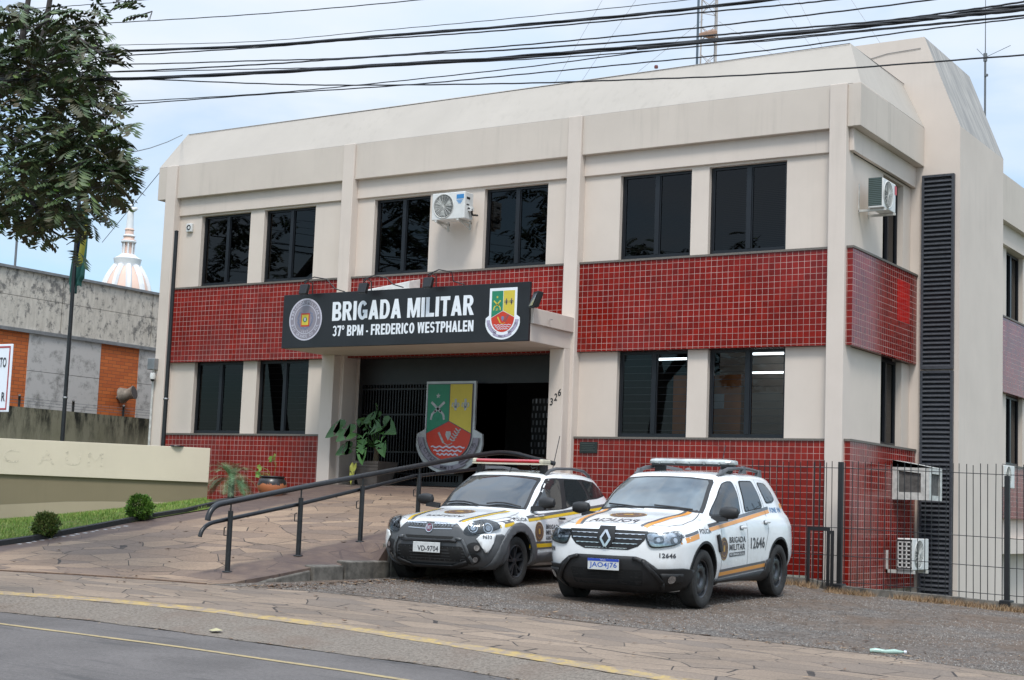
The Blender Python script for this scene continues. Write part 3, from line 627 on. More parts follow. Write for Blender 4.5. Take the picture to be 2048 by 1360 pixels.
tr.inputs[0].default_value = (.85, .87, .88, 1); m.l(fr.outputs[0], mxs.inputs[0]); m.l(tr.outputs[0], mxs.inputs[1]); m.l(gl.outputs[0], mxs.inputs[2]); m.l(mxs.outputs[0], m.out.inputs[0]); M['lens'] = m.mat
M['orange'] = simple('orange_stripe', (.70, .30, .06), .35, coat=.3, var=.05); M['yellow'] = simple('yellow_stripe', (.66, .43, .015), .35, coat=.3, var=.05)
M['grey_stripe'] = simple('grey_stripe', (.095, .10, .11), .35, coat=.3, var=.05); M['letter'] = simple('dark_lettering', (.05, .052, .06), .4, var=.05)
M['seal_dark'] = simple('seal_brown', (.115, .065, .055), .4, var=.3, sc=30); M['seal_gold'] = simple('seal_gold', (.50, .30, .06), .4, var=.4, sc=40)
M['lamp_dark'] = simple('lamp_bowl', (.20, .215, .23), .12, .8, var=.4, sc=20); M['plate_white'] = simple('plate_white', (.62, .63, .62), .4, var=.15, sc=14); M['plate_blue'] = simple('plate_blue', (.02, .06, .40), .4, var=.05)
M['tyre'] = simple('tyre_rubber', (.020, .019, .018), .8, var=.5, sc=14, bump=.5, bsc=80); M['rim_dark'] = simple('dark_rim', (.06, .063, .07), .3, .6, var=.25)
M['bar_clear'] = simple('clear_lightbar', (.46, .49, .48), .15, coat=.8, var=.45, sc=5); M['bar_red'] = simple('red_lightbar', (.42, .015, .02), .15, coat=.8, var=.25, sc=9); M['cream_end'] = simple('cream_plastic', (.60, .55, .42), .4)
def pchip(P, n):      # P: (k,...) array, n samples per span, monotone cubic along axis 0
    P = np.asarray(P, float); k = len(P); d = P[1:] - P[:-1]; m = np.zeros_like(P)
    m[0] = d[0]; m[-1] = d[-1]
    a, b = d[:-1], d[1:]; s = a * b > 0
    with np.errstate(divide='ignore', invalid='ignore'): h = np.where(s, 2 * a * b / (a + b), 0)
    m[1:-1] = h; out = []
    for i in range(k - 1):
        for j in range(n):
            t = j / n; out.append((2 * t**3 - 3 * t**2 + 1) * P[i] + (t**3 - 2 * t**2 + t) * m[i] + (-2 * t**3 + 3 * t**2) * P[i + 1] + (t**3 - t**2) * m[i + 1])
    out.append(P[-1]); return np.array(out)
def body_mesh(levels, name, mat, cut, parent):
    A = np.array(levels); A = pchip(A, 6); A = np.swapaxes(A, 0, 1); A = pchip(A, 6); A = np.swapaxes(A, 0, 1)       # [level][outline][xyz]
    nl, no = A.shape[:2]; mb = MB(); vs = []
    ring = 2 * no - 2
    for i in range(nl):
        row = [tuple(A[i, j]) for j in range(no)] + [(A[i, j][0], -A[i, j][1], A[i, j][2]) for j in range(no - 2, 0, -1)]
        vs += row
    fs = [(i * ring + k, i * ring + (k + 1) % ring, (i + 1) * ring + (k + 1) % ring, (i + 1) * ring + k) for i in range(nl - 1) for k in range(ring)]
    fs.append(tuple(range(ring - 1, -1, -1)))
    mb.add(vs, fs)
    me = bpy.data.meshes.new(name); me.from_pydata(mb.v, [], mb.f)
    bm = bmesh.new(); bm.from_mesh(me); bmesh.ops.remove_doubles(bm, verts=bm.verts, dist=.0004); bmesh.ops.recalc_face_normals(bm, faces=bm.faces)
    tree = BVHTree.FromBMesh(bm)
    # make sure outward
    bm.to_mesh(me); bm.free(); me.materials.append(mat); me.materials.append(M['clad_black'])
    o = bpy.data.objects.new(name, me); COL.objects.link(o)
    cm = MB()
    for (cx, cz, r) in cut:
        for s in (-1, 1): cm.lathe([(0, s * .42), (r, s * .42), (r + .012, s * 1.2), (0, s * 1.2)], (cx, 0, cz), 40, 'y')
    c = obj('c', cm, M['clad_black']); c.data.polygons.foreach_set('material_index', [0] * len(c.data.polygons))
    b = o.modifiers.new('b', 'BOOLEAN'); b.operation = 'DIFFERENCE'; b.solver = 'EXACT'; b.object = c
    try: b.material_mode = 'TRANSFER'
    except Exception: pass
    bpy.context.view_layer.update(); dg = bpy.context.evaluated_depsgraph_get()
    nm = bpy.data.meshes.new_from_object(o.evaluated_get(dg)); o.modifiers.clear(); o.data = nm
    bpy.data.objects.remove(c)
    nm.polygons.foreach_set('use_smooth', [True] * len(nm.polygons)); nm.set_sharp_from_angle(angle=math.radians(30)); o.parent = parent
    return o, tree
class Proj:
    def __init__(s, tree): s.t = tree
    def ray(s, o, d, off, flat=None):
        h, nn, i, _ = s.t.ray_cast(Vector(o), Vector(d).normalized())
        if h is None: h, nn, i, _ = s.t.find_nearest(Vector(o) + Vector(d).normalized() * 2)
        if nn.dot(Vector(d)) > 0: nn = -nn
        return h + nn * off
    def left(s, u, v, off): return s.ray((u, 2, v), (0, -1, 0), off)
    def right(s, u, v, off): return s.ray((u, -2, v), (0, 1, 0), off)
    def front(s, u, v, off): return s.ray((3, u, v), (-1, 0, 0), off)
    def back(s, u, v, off): return s.ray((-6, u, v), (1, 0, 0), off)
    def top(s, u, v, off): return s.ray((u, v, 3), (0, 0, -1), off)
    def cyl(s, u, v, off): return s.ray((2.5 * math.cos(u), 2.5 * math.sin(u), v), (-math.cos(u), -math.sin(u), 0), off)
def sm(pts, n=5, closed=True):     # smooth closed outline through points
    P = [Vector(p).to_3d() for p in pts]; k = len(P); out = []
    for i in range(k):
        p0, p1, p2, p3 = P[(i - 1) % k], P[i], P[(i + 1) % k], P[(i + 2) % k]
        for j in range(n):
            t = j / n; q = .5 * ((2 * p1) + (-p0 + p2) * t + (2 * p0 - 5 * p1 + 4 * p2 - p3) * t * t + (-p0 + 3 * p1 - 3 * p2 + p3) * t**3); out.append((q.x, q.y))
    return out
def rnd_poly(pts, r=.02, n=3):     # polygon with rounded corners
    out = []; k = len(pts)
    for i in range(k):
        a, b, c = Vector(pts[i - 1]), Vector(pts[i]), Vector(pts[(i + 1) % k]); u, v = (a - b), (c - b); rr = min(r, u.length * .45, v.length * .45); u.normalize(); v.normalize()
        p, q = b + u * rr, b + v * rr
        for j in range(n + 1):
            t = j / n; w_ = p * (1 - t)**2 + b * 2 * t * (1 - t) + q * t * t; out.append((w_.x, w_.y))
    return out
def panel(name, polys, pf, off, mat, parent, step=.07, thick=0, smooth='all', us=1.0):
    bm = bmesh.new()
    for P in polys:
        if len(P) < 3: continue
        vs = [bm.verts.new((a, b, 0)) for a, b in P]
        try: bm.faces.new(vs)
        except ValueError: pass
    bmesh.ops.triangulate(bm, faces=bm.faces)
    xs = [v.co.x for v in bm.verts]; ys = [v.co.y for v in bm.verts]
    for ax, (lo, hi), st in ((0, (min(xs), max(xs)), step * us), (1, (min(ys), max(ys)), step)):
        n = int((hi - lo) / st)
        for i in range(1, n + 1):
            co = [0, 0, 0]; co[ax] = lo + (hi - lo) * i / (n + 1); no = [0, 0, 0]; no[ax] = 1
            bmesh.ops.bisect_plane(bm, geom=bm.verts[:] + bm.edges[:] + bm.faces[:], plane_co=co, plane_no=no, dist=1e-6)
    for v in bm.verts: v.co = pf(v.co.x, v.co.y, off)
    bmesh.ops.recalc_face_normals(bm, faces=bm.faces)
    me = bpy.data.meshes.new(name); bm.to_mesh(me); bm.free()
    o = link(name, me, mat, None, smooth, recalc=False); o.parent = parent
    if thick:
        s_ = o.modifiers.new('s', 'SOLIDIFY'); s_.thickness = thick; s_.offset = 0
    return o
def stroke(pts, w):      # polyline -> list of quads of given width
    out = []
    P = [Vector(p) for p in pts]; L, R_ = [], []
    for i, p in enumerate(P):
        t = (P[min(i + 1, len(P) - 1)] - P[max(i - 1, 0)]).normalized(); n = Vector((-t.y, t.x)) * w / 2; L.append(p + n); R_.append(p - n)
    return [[tuple(L[i]), tuple(L[i + 1]), tuple(R_[i + 1]), tuple(R_[i])] for i in range(len(P) - 1)]
def ptext(name, body, pf, u0, u1, v0, v1, off, mat, parent, bold=.02, italic=0, flip=False):
    vs, fs, _ = text2d(body, bold, italic, 2); P = [(u0 + (u1 - u0) * u, v0 + (v1 - v0) * v) for u, v in vs]
    return panel(name, [[P[i] for i in f] for f in fs], pf, off, mat, parent, .05)
def circ(cx, cy, rx, ry=None, n=28): ry = ry or rx; return [(cx + rx * math.cos(2 * math.pi * i / n), cy + ry * math.sin(2 * math.pi * i / n)) for i in range(n)]
def seal(pf, cx, cy, rx, ry, off, parent, dark='seal_dark', ring='cream_end'):
    o = panel('emblem', [circ(cx, cy, rx, ry)], pf, off, M[dark], parent, .05)
    q = MB()
    def ringm(r0, r1, mat, d):
        mb = MB(); n = 32; vs = []
        for i in range(n):
            a = 2 * math.pi * i / n
            for r in (r0, r1): vs.append(pf(cx + rx * r * math.cos(a), cy + ry * r * math.sin(a), off + d))
        mb.add(vs, [(2 * i, 2 * i + 1, (2 * i + 3) % (2 * n), (2 * i + 2) % (2 * n)) for i in range(n)]); c = obj('ring', mb, mat, None, recalc=False); c.parent = o
    ringm(.93, .98, M['seal_gold'], .0015); ringm(.64, .69, M['seal_gold'], .0015)
    c = panel('shield', [[(cx - .2 * rx, cy - .25 * ry), (cx + .2 * rx, cy - .25 * ry), (cx + .2 * rx, cy + .3 * ry), (cx - .2 * rx, cy + .3 * ry)]], pf, off + .002, M['seal_gold'], o, .05)
    return o
def wheel(parent, x, y, r, wdt, kind, steer=0):
    wt = bpy.data.objects.new('wheel', None); COL.objects.link(wt); wt.parent = parent; wt.location = (x, y, r); s = 1 if y > 0 else -1; wt.rotation_euler = (0, 0, steer if s > 0 else math.pi + steer)
    h = wdt / 2
    ty = MB().lathe([(r * .66, -h * .75), (r * .70, -h * .95), (r * .90, -h), (r * .975, -h * .86), (r, -h * .55), (r, h * .55), (r * .975, h * .86), (r * .90, h), (r * .72, h * .95), (r * .655, h * .80), (r * .63, h * .45)], n=48, axis='y')
    # tread grooves
    o = obj('tyre', ty, M['tyre'], None, smooth=True); o.parent = wt
    rr = r * (.655 if kind == 'steel' else .675); rm = MB()
    rm.lathe([(rr, h * .82), (rr * 1.02, h * .72), (rr * .93, h * .62), (rr * .90, h * .2)], n=40, axis='y')
    rm.lathe([(rr * .9, -h * .2), (.0, -h * .2)], n=40, axis='y')
    if kind == 'steel':
        rm.lathe([(rr * .90, h * .30), (rr * .80, h * .34), (rr * .76, h * .50), (rr * .62, h * .60), (rr * .42, h * .52), (rr * .34, h * .30), (rr * .20, h * .36), (0, h * .38)], n=40, axis='y')
    else:
        for k in range(5):
            for d in (-.22, .22):
                a = 2 * math.pi * k / 5 + .3; a2 = a + d
                p0 = Vector((math.cos(a) * rr * .16, 0, math.sin(a) * rr * .16)); p1 = Vector((math.cos(a2) * rr * .94, 0, math.sin(a2) * rr * .94)); n_ = Vector((-(p1 - p0).z, 0, (p1 - p0).x)).normalized()
                w0, w1 = rr * .10, rr * .075
                rm.hexa([p0 - n_ * w0 + Vector((0, h * .1, 0)), p0 + n_ * w0 + Vector((0, h * .1, 0)), p1 + n_ * w1 + Vector((0, h * .3, 0)), p1 - n_ * w1 + Vector((0, h * .3, 0))],
                        [p0 - n_ * w0 * .7 + Vector((0, h * .62, 0)), p0 + n_ * w0 * .7 + Vector((0, h * .62, 0)), p1 + n_ * w1 * .6 + Vector((0, h * .72, 0)), p1 - n_ * w1 * .6 + Vector((0, h * .72, 0))])
        rm.lathe([(rr * 1.0, h * .80), (rr * .95, h * .86), (rr * .90, h * .78)], n=40, axis='y')
        rm.lathe([(rr * .24, h * .3), (rr * .22, h * .62), (rr * .1, h * .68), (0, h * .68)], n=20, axis='y')
    o = obj('rim', rm, M['rim_dark'], None, smooth=True); o.parent = wt
    if kind == 'steel':
        hb = MB()
        for k in range(8):
            a = 2 * math.pi * k / 8; c = (math.cos(a) * rr * .68, h * .575, math.sin(a) * rr * .68)
            vs = []
            for q in range(10):
                b = 2 * math.pi * q / 10; ex = (.15 * rr * math.cos(b)); ey = (.085 * rr * math.sin(b)); vs.append((c[0] - math.sin(a) * ex + math.cos(a) * ey, h * (.585 - (math.cos(a) * 0)), c[2] + math.cos(a) * ex + math.sin(a) * ey))
            hb.poly(vs)
        o = obj('rim_hole', hb, M['rubber'], None, recalc=False); o.parent = wt
    return wt
def child(name, mb, mat, parent, **k): o = obj(name, mb, mat, None, **k); o.parent = parent; return o
def mirror_(parent, x, y, z, mat, sgn):
    mb = MB(); n = 12; rings = []
    prof = [(-.12, .03), (-.10, .065), (-.03, .08), (.05, .078), (.11, .06), (.125, .02)]
    vs = []
    for yy, r in prof:
        for k in range(n):
            a = 2 * math.pi * k / n; vs.append((x + r * .75 * math.cos(a) * (1.0 if math.cos(a) > 0 else .55), sgn * (y + yy), z + r * .95 * math.sin(a)))
    m_ = len(prof); mb.add(vs, [(i * n + k, i * n + (k + 1) % n, (i + 1) * n + (k + 1) % n, (i + 1) * n + k) for i in range(m_ - 1) for k in range(n)] + [tuple(range(n)), tuple((m_ - 1) * n + k for k in range(n))])
    mb.hexa([(x - .03, sgn * (y - .22), z - .12), (x + .05, sgn * (y - .22), z - .12), (x + .04, sgn * (y - .02), z - .10), (x - .02, sgn * (y - .02), z - .10)], [(x - .03, sgn * (y - .22), z - .05), (x + .04, sgn * (y - .22), z - .05), (x + .03, sgn * (y - .02), z - .03), (x - .02, sgn * (y - .02), z - .03)])
    return child('side_mirror', mb, mat, parent, smooth=True)
def LV(xs, ys, zs):
    zs = zs if isinstance(zs, (list, tuple)) else [zs] * 14
    return list(zip(xs, ys, zs))
# ------------------------------------------------------------------ the sport utility police car
def suv():
    t = thing('police_car', 'white police SUV with orange and grey stripes and clear roof light bar, parked right', 'police car', (-8.835, 16.52, -.004), world=False, rz=math.radians(-86.2), group='police cars on the gravel'); t.rotation_euler = (0, .0201, math.radians(-86.2))
    fz = lambda a, b: [a + (b - a) * min(1, i / 5) for i in range(14)]
    lv = [LV([.60, .58, .50, .40, .33, 0, -.6, -1.4, -2.2, -2.75, -3.15, -3.28, -3.33, -3.34], [0, .3, .56, .70, .78, .80, .80, .80, .80, .80, .72, .55, .3, 0], [.185, .185, .19, .20, .22, .24, .24, .24, .24, .24, .26, .27, .27, .27]),
          LV([.77, .75, .66, .54, .36, 0, -.6, -1.4, -2.2, -2.75, -3.24, -3.38, -3.43, -3.44], [0, .33, .62, .78, .86, .87, .87, .87, .87, .87, .80, .62, .3, 0], [.30, .30, .31, .33, .35, .36, .36, .36, .36, .36, .36, .36, .36, .36]),
          LV([.84, .82, .74, .60, .38, 0, -.6, -1.4, -2.2, -2.75, -3.30, -3.43, -3.49, -3.50], [0, .34, .66, .82, .895, .91, .895, .885, .885, .905, .85, .65, .33, 0], .55),
          LV([.835, .815, .74, .61, .38, 0, -.6, -1.4, -2.2, -2.75, -3.28, -3.42, -3.47, -3.48], [0, .34, .66, .825, .90, .915, .895, .885, .885, .91, .86, .65, .33, 0], .74),
          LV([.80, .78, .70, .58, .36, 0, -.6, -1.4, -2.2, -2.75, -3.27, -3.40, -3.45, -3.46], [0, .34, .64, .795, .875, .895, .885, .88, .88, .90, .85, .64, .33, 0], [.90, .895, .885, .87, .88, .90, .90, .905, .91, .915, .92, .92, .92, .92]),
          LV([.68, .66, .57, .44, .24, -.05, -.65, -1.4, -2.2, -2.75, -3.25, -3.39, -3.44, -3.45], [0, .34, .62, .76, .84, .868, .875, .873, .873, .885, .835, .635, .33, 0], [.975, .97, .955, .935, .945, .955, .96, .965, .97, .98, .98, .98, .98, .98]),
          LV([.24, .23, .16, .07, -.04, -.22, -.72, -1.4, -2.2, -2.75, -3.23, -3.37, -3.42, -3.43], [0, .35, .62, .73, .80, .84, .862, .862, .862, .868, .815, .62, .33, 0], [1.055, 1.05, 1.035, 1.015, 1.01, 1.005, 1.01, 1.015, 1.02, 1.03, 1.04, 1.04, 1.04, 1.04]),
          LV([-.27, -.28, -.34, -.46, -.58, -.74, -1.05, -1.45, -2.2, -2.75, -3.20, -3.34, -3.39, -3.40], [0, .36, .63, .74, .785, .81, .83, .835, .83, .825, .77, .60, .32, 0], [1.115, 1.11, 1.095, 1.07, 1.06, 1.06, 1.065, 1.07, 1.08, 1.10, 1.11, 1.11, 1.11, 1.11]),
          LV([-.64, -.66, -.73, -.84, -.92, -1.03, -1.25, -1.55, -2.2, -2.72, -3.09, -3.22, -3.27, -3.28], [0, .35, .59, .685, .72, .735, .745, .75, .75, .74, .68, .52, .3, 0], 1.35),
          LV([-1.00, -1.02, -1.08, -1.18, -1.29, -1.42, -1.57, -1.75, -2.25, -2.68, -2.98, -3.08, -3.12, -3.13], [0, .33, .55, .625, .645, .655, .66, .665, .66, .64, .58, .46, .28, 0], [1.56, 1.555, 1.545, 1.53, 1.535, 1.545, 1.553, 1.56, 1.56, 1.555, 1.54, 1.545, 1.55, 1.55]),
          LV([-1.10, -1.12, -1.17, -1.26, -1.35, -1.46, -1.60, -1.78, -2.25, -2.66, -2.92, -3.01, -3.04, -3.05], [0, .31, .50, .56, .58, .59, .595, .60, .595, .57, .51, .41, .25, 0], [1.595, 1.592, 1.585, 1.575, 1.58, 1.585, 1.588, 1.592, 1.592, 1.585, 1.572, 1.574, 1.577, 1.577]),
          LV([-1.5, -1.51, -1.53, -1.56, -1.6, -1.66, -1.75, -1.85, -2.22, -2.5, -2.65, -2.72, -2.75, -2.76], [0, .15, .24, .28, .30, .31, .31, .31, .31, .30, .26, .2, .12, 0], 1.622),
          LV([-1.7, -1.7, -1.71, -1.72, -1.74, -1.78, -1.84, -1.92, -2.15, -2.3, -2.4, -2.45, -2.48, -2.5], [0] * 14, 1.628)]
    body, tree = body_mesh(lv, 'body', M['car_white'], [(0, .36, .40), (-2.67, .36, .40)], t); P = Proj(tree)
    # windscreen and windows
    ws = [(-.69, 1.10), (-.40, 1.135), (0, 1.145), (.40, 1.135), (.69, 1.10), (.655, 1.30), (.605, 1.48), (.575, 1.518), (.3, 1.542), (0, 1.548), (-.3, 1.542), (-.575, 1.518), (-.605, 1.48), (-.655, 1.30)]
    o = panel('windscreen', [ws], P.front, .004, M['clad_black'], t, .07)
    panel('glass', [[(a * .935, 1.335 + (b - 1.335) * .90) for a, b in ws]], P.front, .008, M['screen'], o, .07)
    for pf, s in ((P.left, 1), (P.right, -1)):
        for W in ([(-.48, 1.065), (-.68, 1.21), (-.90, 1.37), (-1.10, 1.475), (-1.26, 1.505), (-1.40, 1.505), (-1.44, 1.34), (-1.38, 1.10)],
                  [(-1.53, 1.115), (-1.58, 1.30), (-1.60, 1.515), (-2.10, 1.52), (-2.20, 1.36), (-2.24, 1.20), (-2.20, 1.165)],
                  [(-2.28, 1.505), (-2.60, 1.49), (-2.76, 1.38), (-2.82, 1.28), (-2.66, 1.235), (-2.42, 1.225), (-2.34, 1.36)]):
            o = panel('side_window', [rnd_poly(W, .05)], pf, .004, M['clad_black'], t, .08); c = (sum(a for a, b in W) / len(W), sum(b for a, b in W) / len(W))
            panel('glass', [rnd_poly([(c[0] + (a - c[0]) * .93, c[1] + (b - c[1]) * .92) for a, b in W], .05)], pf, .007, M['car_glass'], o, .08)
        # door seams
        seams = stroke([(-.56, .42), (-.56, .70), (-.58, 1.05)], .008) + stroke([(-1.47, .40), (-1.50, .7), (-1.47, 1.10), (-1.50, 1.54)], .008) + stroke([(-2.14, .62), (-2.26, .85), (-2.30, 1.17), (-2.22, 1.54)], .008) + stroke([(-.80, .42), (-2.1, .42)], .008)
        panel('door_seam', seams, pf, .002, M['clad_black'], t, .1)
        [panel('wheel_arch', [a for a in stroke([(cx + .415 * math.cos(q * math.pi / 24), .36 + .415 * math.sin(q * math.pi / 24)) for q in range(-2, 27)], .03)], pf, .004, M['clad_black'], t, .1) for cx in (0, -2.67)]
        sill = [(-.42, .21), (-.44, .32), (-.62, .315), (-2.12, .37), (-2.16, .49), (-2.29, .52), (-2.33, .27), (-2.2, .24)]
        panel('sill_guard', [sill], pf, .018, M['clad_black'], t, .1, thick=.02)
        for x0, zh in ((-1.28, .93), (-2.18, .985)):
            h_ = MB(); base = pf(x0, zh, .035); sg = s
            h_.box(base.x - .09, base.x + .09, base.y - .012, base.y + .012, base.z - .018, base.z + .018); child('door_handle', h_, M['car_white'], t, bevel=.012)
            panel('handle_recess', [rnd_poly([(x0 - .07, zh - .035), (x0 + .07, zh - .035), (x0 + .07, zh + .025), (x0 - .07, zh + .025)], .03)], pf, .002, M['grey_stripe'], t, .1)
        mirror_(t, -.52, 1.0, 1.12, M['clad_black'], s)
        # stripes: grey over orange along the belt, grey-orange-grey on the sill
        zl = lambda x: .93 + (-.17 - x) * .092 if x < -.0 else .912 - (x + .0) * .16
        up = lambda a, b, d0, d1: [[(a, zl(a) + d0), (b, zl(b) + d0), (b, zl(b) + d1), (a, zl(a) + d1)]]
        panel('stripe', up(.56, .18, .0, .033) + up(-.17, -2.45, .012, .05), pf, .003, M['grey_stripe'], t, .12); panel('stripe', up(.58, .18, -.062, -.004) + up(-.17, -2.45, -.036, .008) + up(-2.98, -3.14, -.03, .03), pf, .003, M['orange'], t, .12)
        lo = lambda d0, d1: [[(-.53, .325 + d0), (-2.14, .385 + d0), (-2.14, .385 + d1), (-.53, .325 + d1)]]
        panel('stripe', lo(.0, .025), pf, .004, M['grey_stripe'], t, .12); panel('stripe', lo(.027, .072), pf, .004, M['orange'], t, .12); panel('stripe', lo(.074, .105), pf, .004, M['grey_stripe'], t, .12)
        panel('snorkel_vent', [rnd_poly([(-.37, .85), (-.47, .86), (-.56, .66), (-.46, .64)], .02)], pf, .012, M['clad_black'], t, .06, thick=.015)
    def rev(pf, a, b): return pf
    # lettering on the visible (left) side: u runs towards the tail
    ptext('lettering', 'POLÍCIA', P.left, .14, -.20, .875, .945, .0045, M['letter'], t, .015)
    ptext('lettering', 'FONE 190', P.left, -2.50, -2.94, 1.105, 1.175, .0045, simple('blue_letter', (.10, .22, .40), .4), t, .03)
    ptext('lettering', 'BRIGADA', P.left, -.83, -1.41, .745, .82, .0045, M['letter'], t, .02); ptext('lettering', 'MILITAR', P.left, -.83, -1.39, .655, .73, .0045, M['letter'], t, .02)
    panel('lettering_band', [[(-.83, .575), (-1.39, .585), (-1.39, .635), (-.83, .625)]], P.left, .0035, M['letter'], t, .1)
    ptext('lettering', 'RIO GRANDE DO SUL', P.left, -.85, -1.37, .59, .62, .0055, M['car_white'], t, .02)
    ptext('number', '12646', P.left, -1.60, -2.12, .655, .80, .0045, M['letter'], t, .02)
    seal(P.left, -.64, .68, .135, .14, .004, t)
    # front end
    cyl = P.cyl
    gp = [(-.50, .895), (-.12, .900), (.12, .900), (.50, .895), (.47, .79), (.40, .72), (.28, .675), (-.28, .675), (-.40, .72), (-.47, .79)]
    g = panel('grille', [gp], P.front, .004, M['clad_black'], t, .06)
    for z, hw in ((.855, .47), (.80, .44), (.745, .39), (.69, .27)):
        sl = []
        for k in range(-12, 12):
            a, b = k / 12 * hw, (k + 1) / 12 * hw; sl += [[(a, z - .004 + .004 * (k % 2)), (b, z - .004 + .004 * (k % 2)), (b, z + .006), (a, z + .006)]]
        panel('chrome_slat', sl, P.front, .012, M['chrome'], g, .2)
    panel('badge_plinth', [[(-.10, .93), (.10, .93), (.115, .80), (.05, .69), (-.05, .69), (-.115, .80)]], P.front, .018, M['clad_black'], g, .08)
    bd = []
    for a, b in (((0, .885), (.060, .795)), ((.060, .795), (0, .705)), ((0, .705), (-.060, .795)), ((-.060, .795), (0, .885))): bd += stroke([a, b], .027)
    panel('badge', bd, P.front, .03, M['chrome'], g, .1)
    for s in (1, -1):
        hl = [(s * .56, .88), (s * .75, .885), (s * .99, .905), (s * .985, .82), (s * .94, .765), (s * .80, .725), (s * .62, .71), (s * .56, .79)]
        h = panel('headlight', [sm(hl, 4)], cyl, .002, M['clad_black'], t, .05)
        panel('reflector', [sm([(s * .78 + (a - s * .78) * .88, .81 + (b - .81) * .82) for a, b in hl], 4)], cyl, .005, M['lamp_refl'], h, .05)
        panel('day_light', stroke([(s * .58, .80), (s * .73, .79), (s * .77, .83), (s * .79, .875)], .02), cyl, .009, M['sign_white'], h, .05)
        for (q, rq) in ((.70, .042), (.89, .045)):
            panel('lamp', [rnd_poly([(s * (q - .055), .755), (s * (q + .06), .765), (s * (q + .06), .845), (s * (q - .055), .835)], .03)], cyl, .010, M['lamp_dark'], h, .2); panel('bulb', [circ(s * q, .80, rq * .55, rq * .6, 16)], cyl, .012, M['chrome'], h, .2)
        panel('lens', [sm(hl, 4)], cyl, .016, M['lens'], h, .05)
        fg = rnd_poly([(s * .72, .43), (s * 1.02, .43), (s * 1.02, .32), (s * .80, .30)], .03)
        f = panel('fog_light_surround', [fg], cyl, .03, M['clad_black'], t, .06, thick=.01)
        panel('fog_light', [circ(s * .87, .37, .045, .042, 20)], cyl, .045, M['lamp_refl'], f, .2)
    bp = [(-1.24, .26), (-1.24, .46), (-1.0, .485), (-.70, .475), (-.55, .575), (-.44, .605), (.44, .605), (.55, .575), (.70, .475), (1.0, .485), (1.24, .46), (1.24, .26), (.9, .21), (.5, .19), (-.5, .19), (-.9, .21)]
    panel('front_bumper', [bp], cyl, .014, M['clad_black'], t, .05, thick=.012)
    lo_ = panel('lower_intake', [rnd_poly([(-.46, .455), (.46, .455), (.43, .28), (-.43, .28)], .03)], P.front, .021, M['intake_black'], t, .06)
    mesh = []
    for k in range(12): mesh += stroke([(-.44 + k * .08, .29), (-.44 + k * .08, .445)], .006)
    for k in range(5): mesh += stroke([(-.43, .30 + k * .033), (.43, .30 + k * .033)], .005)
    panel('intake_mesh', mesh, P.front, .024, M['clad_black'], lo_, .3)
    for s in (1, -1): panel('bumper_rib', stroke([(s * .40, .585), (s * .52, .56), (s * .78, .32), (s * .82, .24)], .04), cyl, .034, M['clad_black'], t, .06, thick=.02)
    pl = MB().box(.885, .895, -.20, .20, .435, .565); p = child('licence_plate', pl, M['plate_white'], t, bevel=.004)
    child('plate_band', MB().box(.896, .898, -.20, .20, .535, .565), M['plate_blue'], p)
    mb = MB(); put_text(mb, 'JAO4J76', lambda u, v: (.8965, -.175 + .35 * u, .448 + .075 * v), .015); child('plate_lettering', mb, simple('plate_ink', (.03, .10, .42), .4), p, recalc=False)
    mb = MB(); put_text(mb, 'BRASIL', lambda u, v: (.8985, -.035 + .07 * u, .544 + .012 * v), .01); child('plate_lettering', mb, M['plate_white'], p, recalc=False)
    ptext('number', '12646', cyl, .71, .90, .60, .655, .006, M['letter'], t, .03); ptext('lettering', '37º BPM', cyl, -.98, -.80, .62, .675, .006, M['letter'], t, .03)
    # bonnet: seal, mirrored lettering, curved stripes, seam
    seal(P.top, .15, -.03, .20, .23, .004, t)
    ptext('lettering', 'POLICIA', lambda u, v, o_: P.top(v, u, o_), .27, -.33, .63, .46, .004, M['letter'], t, .01)
    for s in (1, -1):
        c = [(.70, s * .44), (.45, s * .50), (.1, s * .53), (-.35, s * .56)]
        panel('stripe', stroke([(a, b) for a, b in c], .06), P.top, .004, M['orange'], t, .08); panel('stripe', stroke([(a, b - s * .055) for a, b in c], .038), P.top, .004, M['grey_stripe'], t, .08)
    panel('bonnet_seam', stroke([(-.40, .66), (.0, .74), (.3, .735), (.52, .66), (.62, .53), (.655, .3), (.665, 0), (.655, -.3), (.62, -.53), (.52, -.66), (.3, -.735), (0, -.74), (-.40, -.66)], .009), P.top, .0025, M['clad_black'], t, .15)
    for y0, y1 in ((.58, .08), (-.02, -.56)):
        wp = MB(); wp.tube([P.front(y0, 1.12, .03), P.front((y0 + y1) / 2, 1.145, .03), P.front(y1, 1.16, .03)], .011, 6); child('wiper', wp, M['clad_black'], t)
    # roof rails, light bar, antenna
    for s in (1, -1):
        r = MB(); pts = [(-1.20, s * .57, 1.565), (-1.36, s * .58, 1.62), (-1.55, s * .575, 1.66), (-1.9, s * .58, 1.68), (-2.3, s * .575, 1.675), (-2.65, s * .56, 1.65), (-2.82, s * .54, 1.60)]
        r.tube(pts, [.02, .03, .026, .022, .022, .028, .022], 8)
        for i, (x, z) in enumerate(((-1.34, 1.60), (-2.1, 1.66), (-2.7, 1.62))): r.hexa([(x - .07, s * .54, z - .05), (x + .09, s * .54, z - .05), (x + .09, s * .60, z - .05), (x - .07, s * .60, z - .05)], [(x - .05, s * .555, z + .05), (x + .02, s * .555, z + .05), (x + .02, s * .595, z + .05), (x - .05, s * .595, z + .05)])
        child('roof_rail', r, M['clad_grey'], t, smooth=True)
    lb = MB(); prof = [(-.13, .0), (-.15, .045), (-.11, .085), (.11, .085), (.15, .045), (.13, .0)]
    vs = []
    for y, sc in ((-.60, .45), (-.56, .85), (-.50, 1.), (.50, 1.), (.56, .85), (.60, .45)): vs += [(-1.80 + a * sc, y, 1.715 + .85 * b * (.55 + .45 * sc)) for a, b in prof]
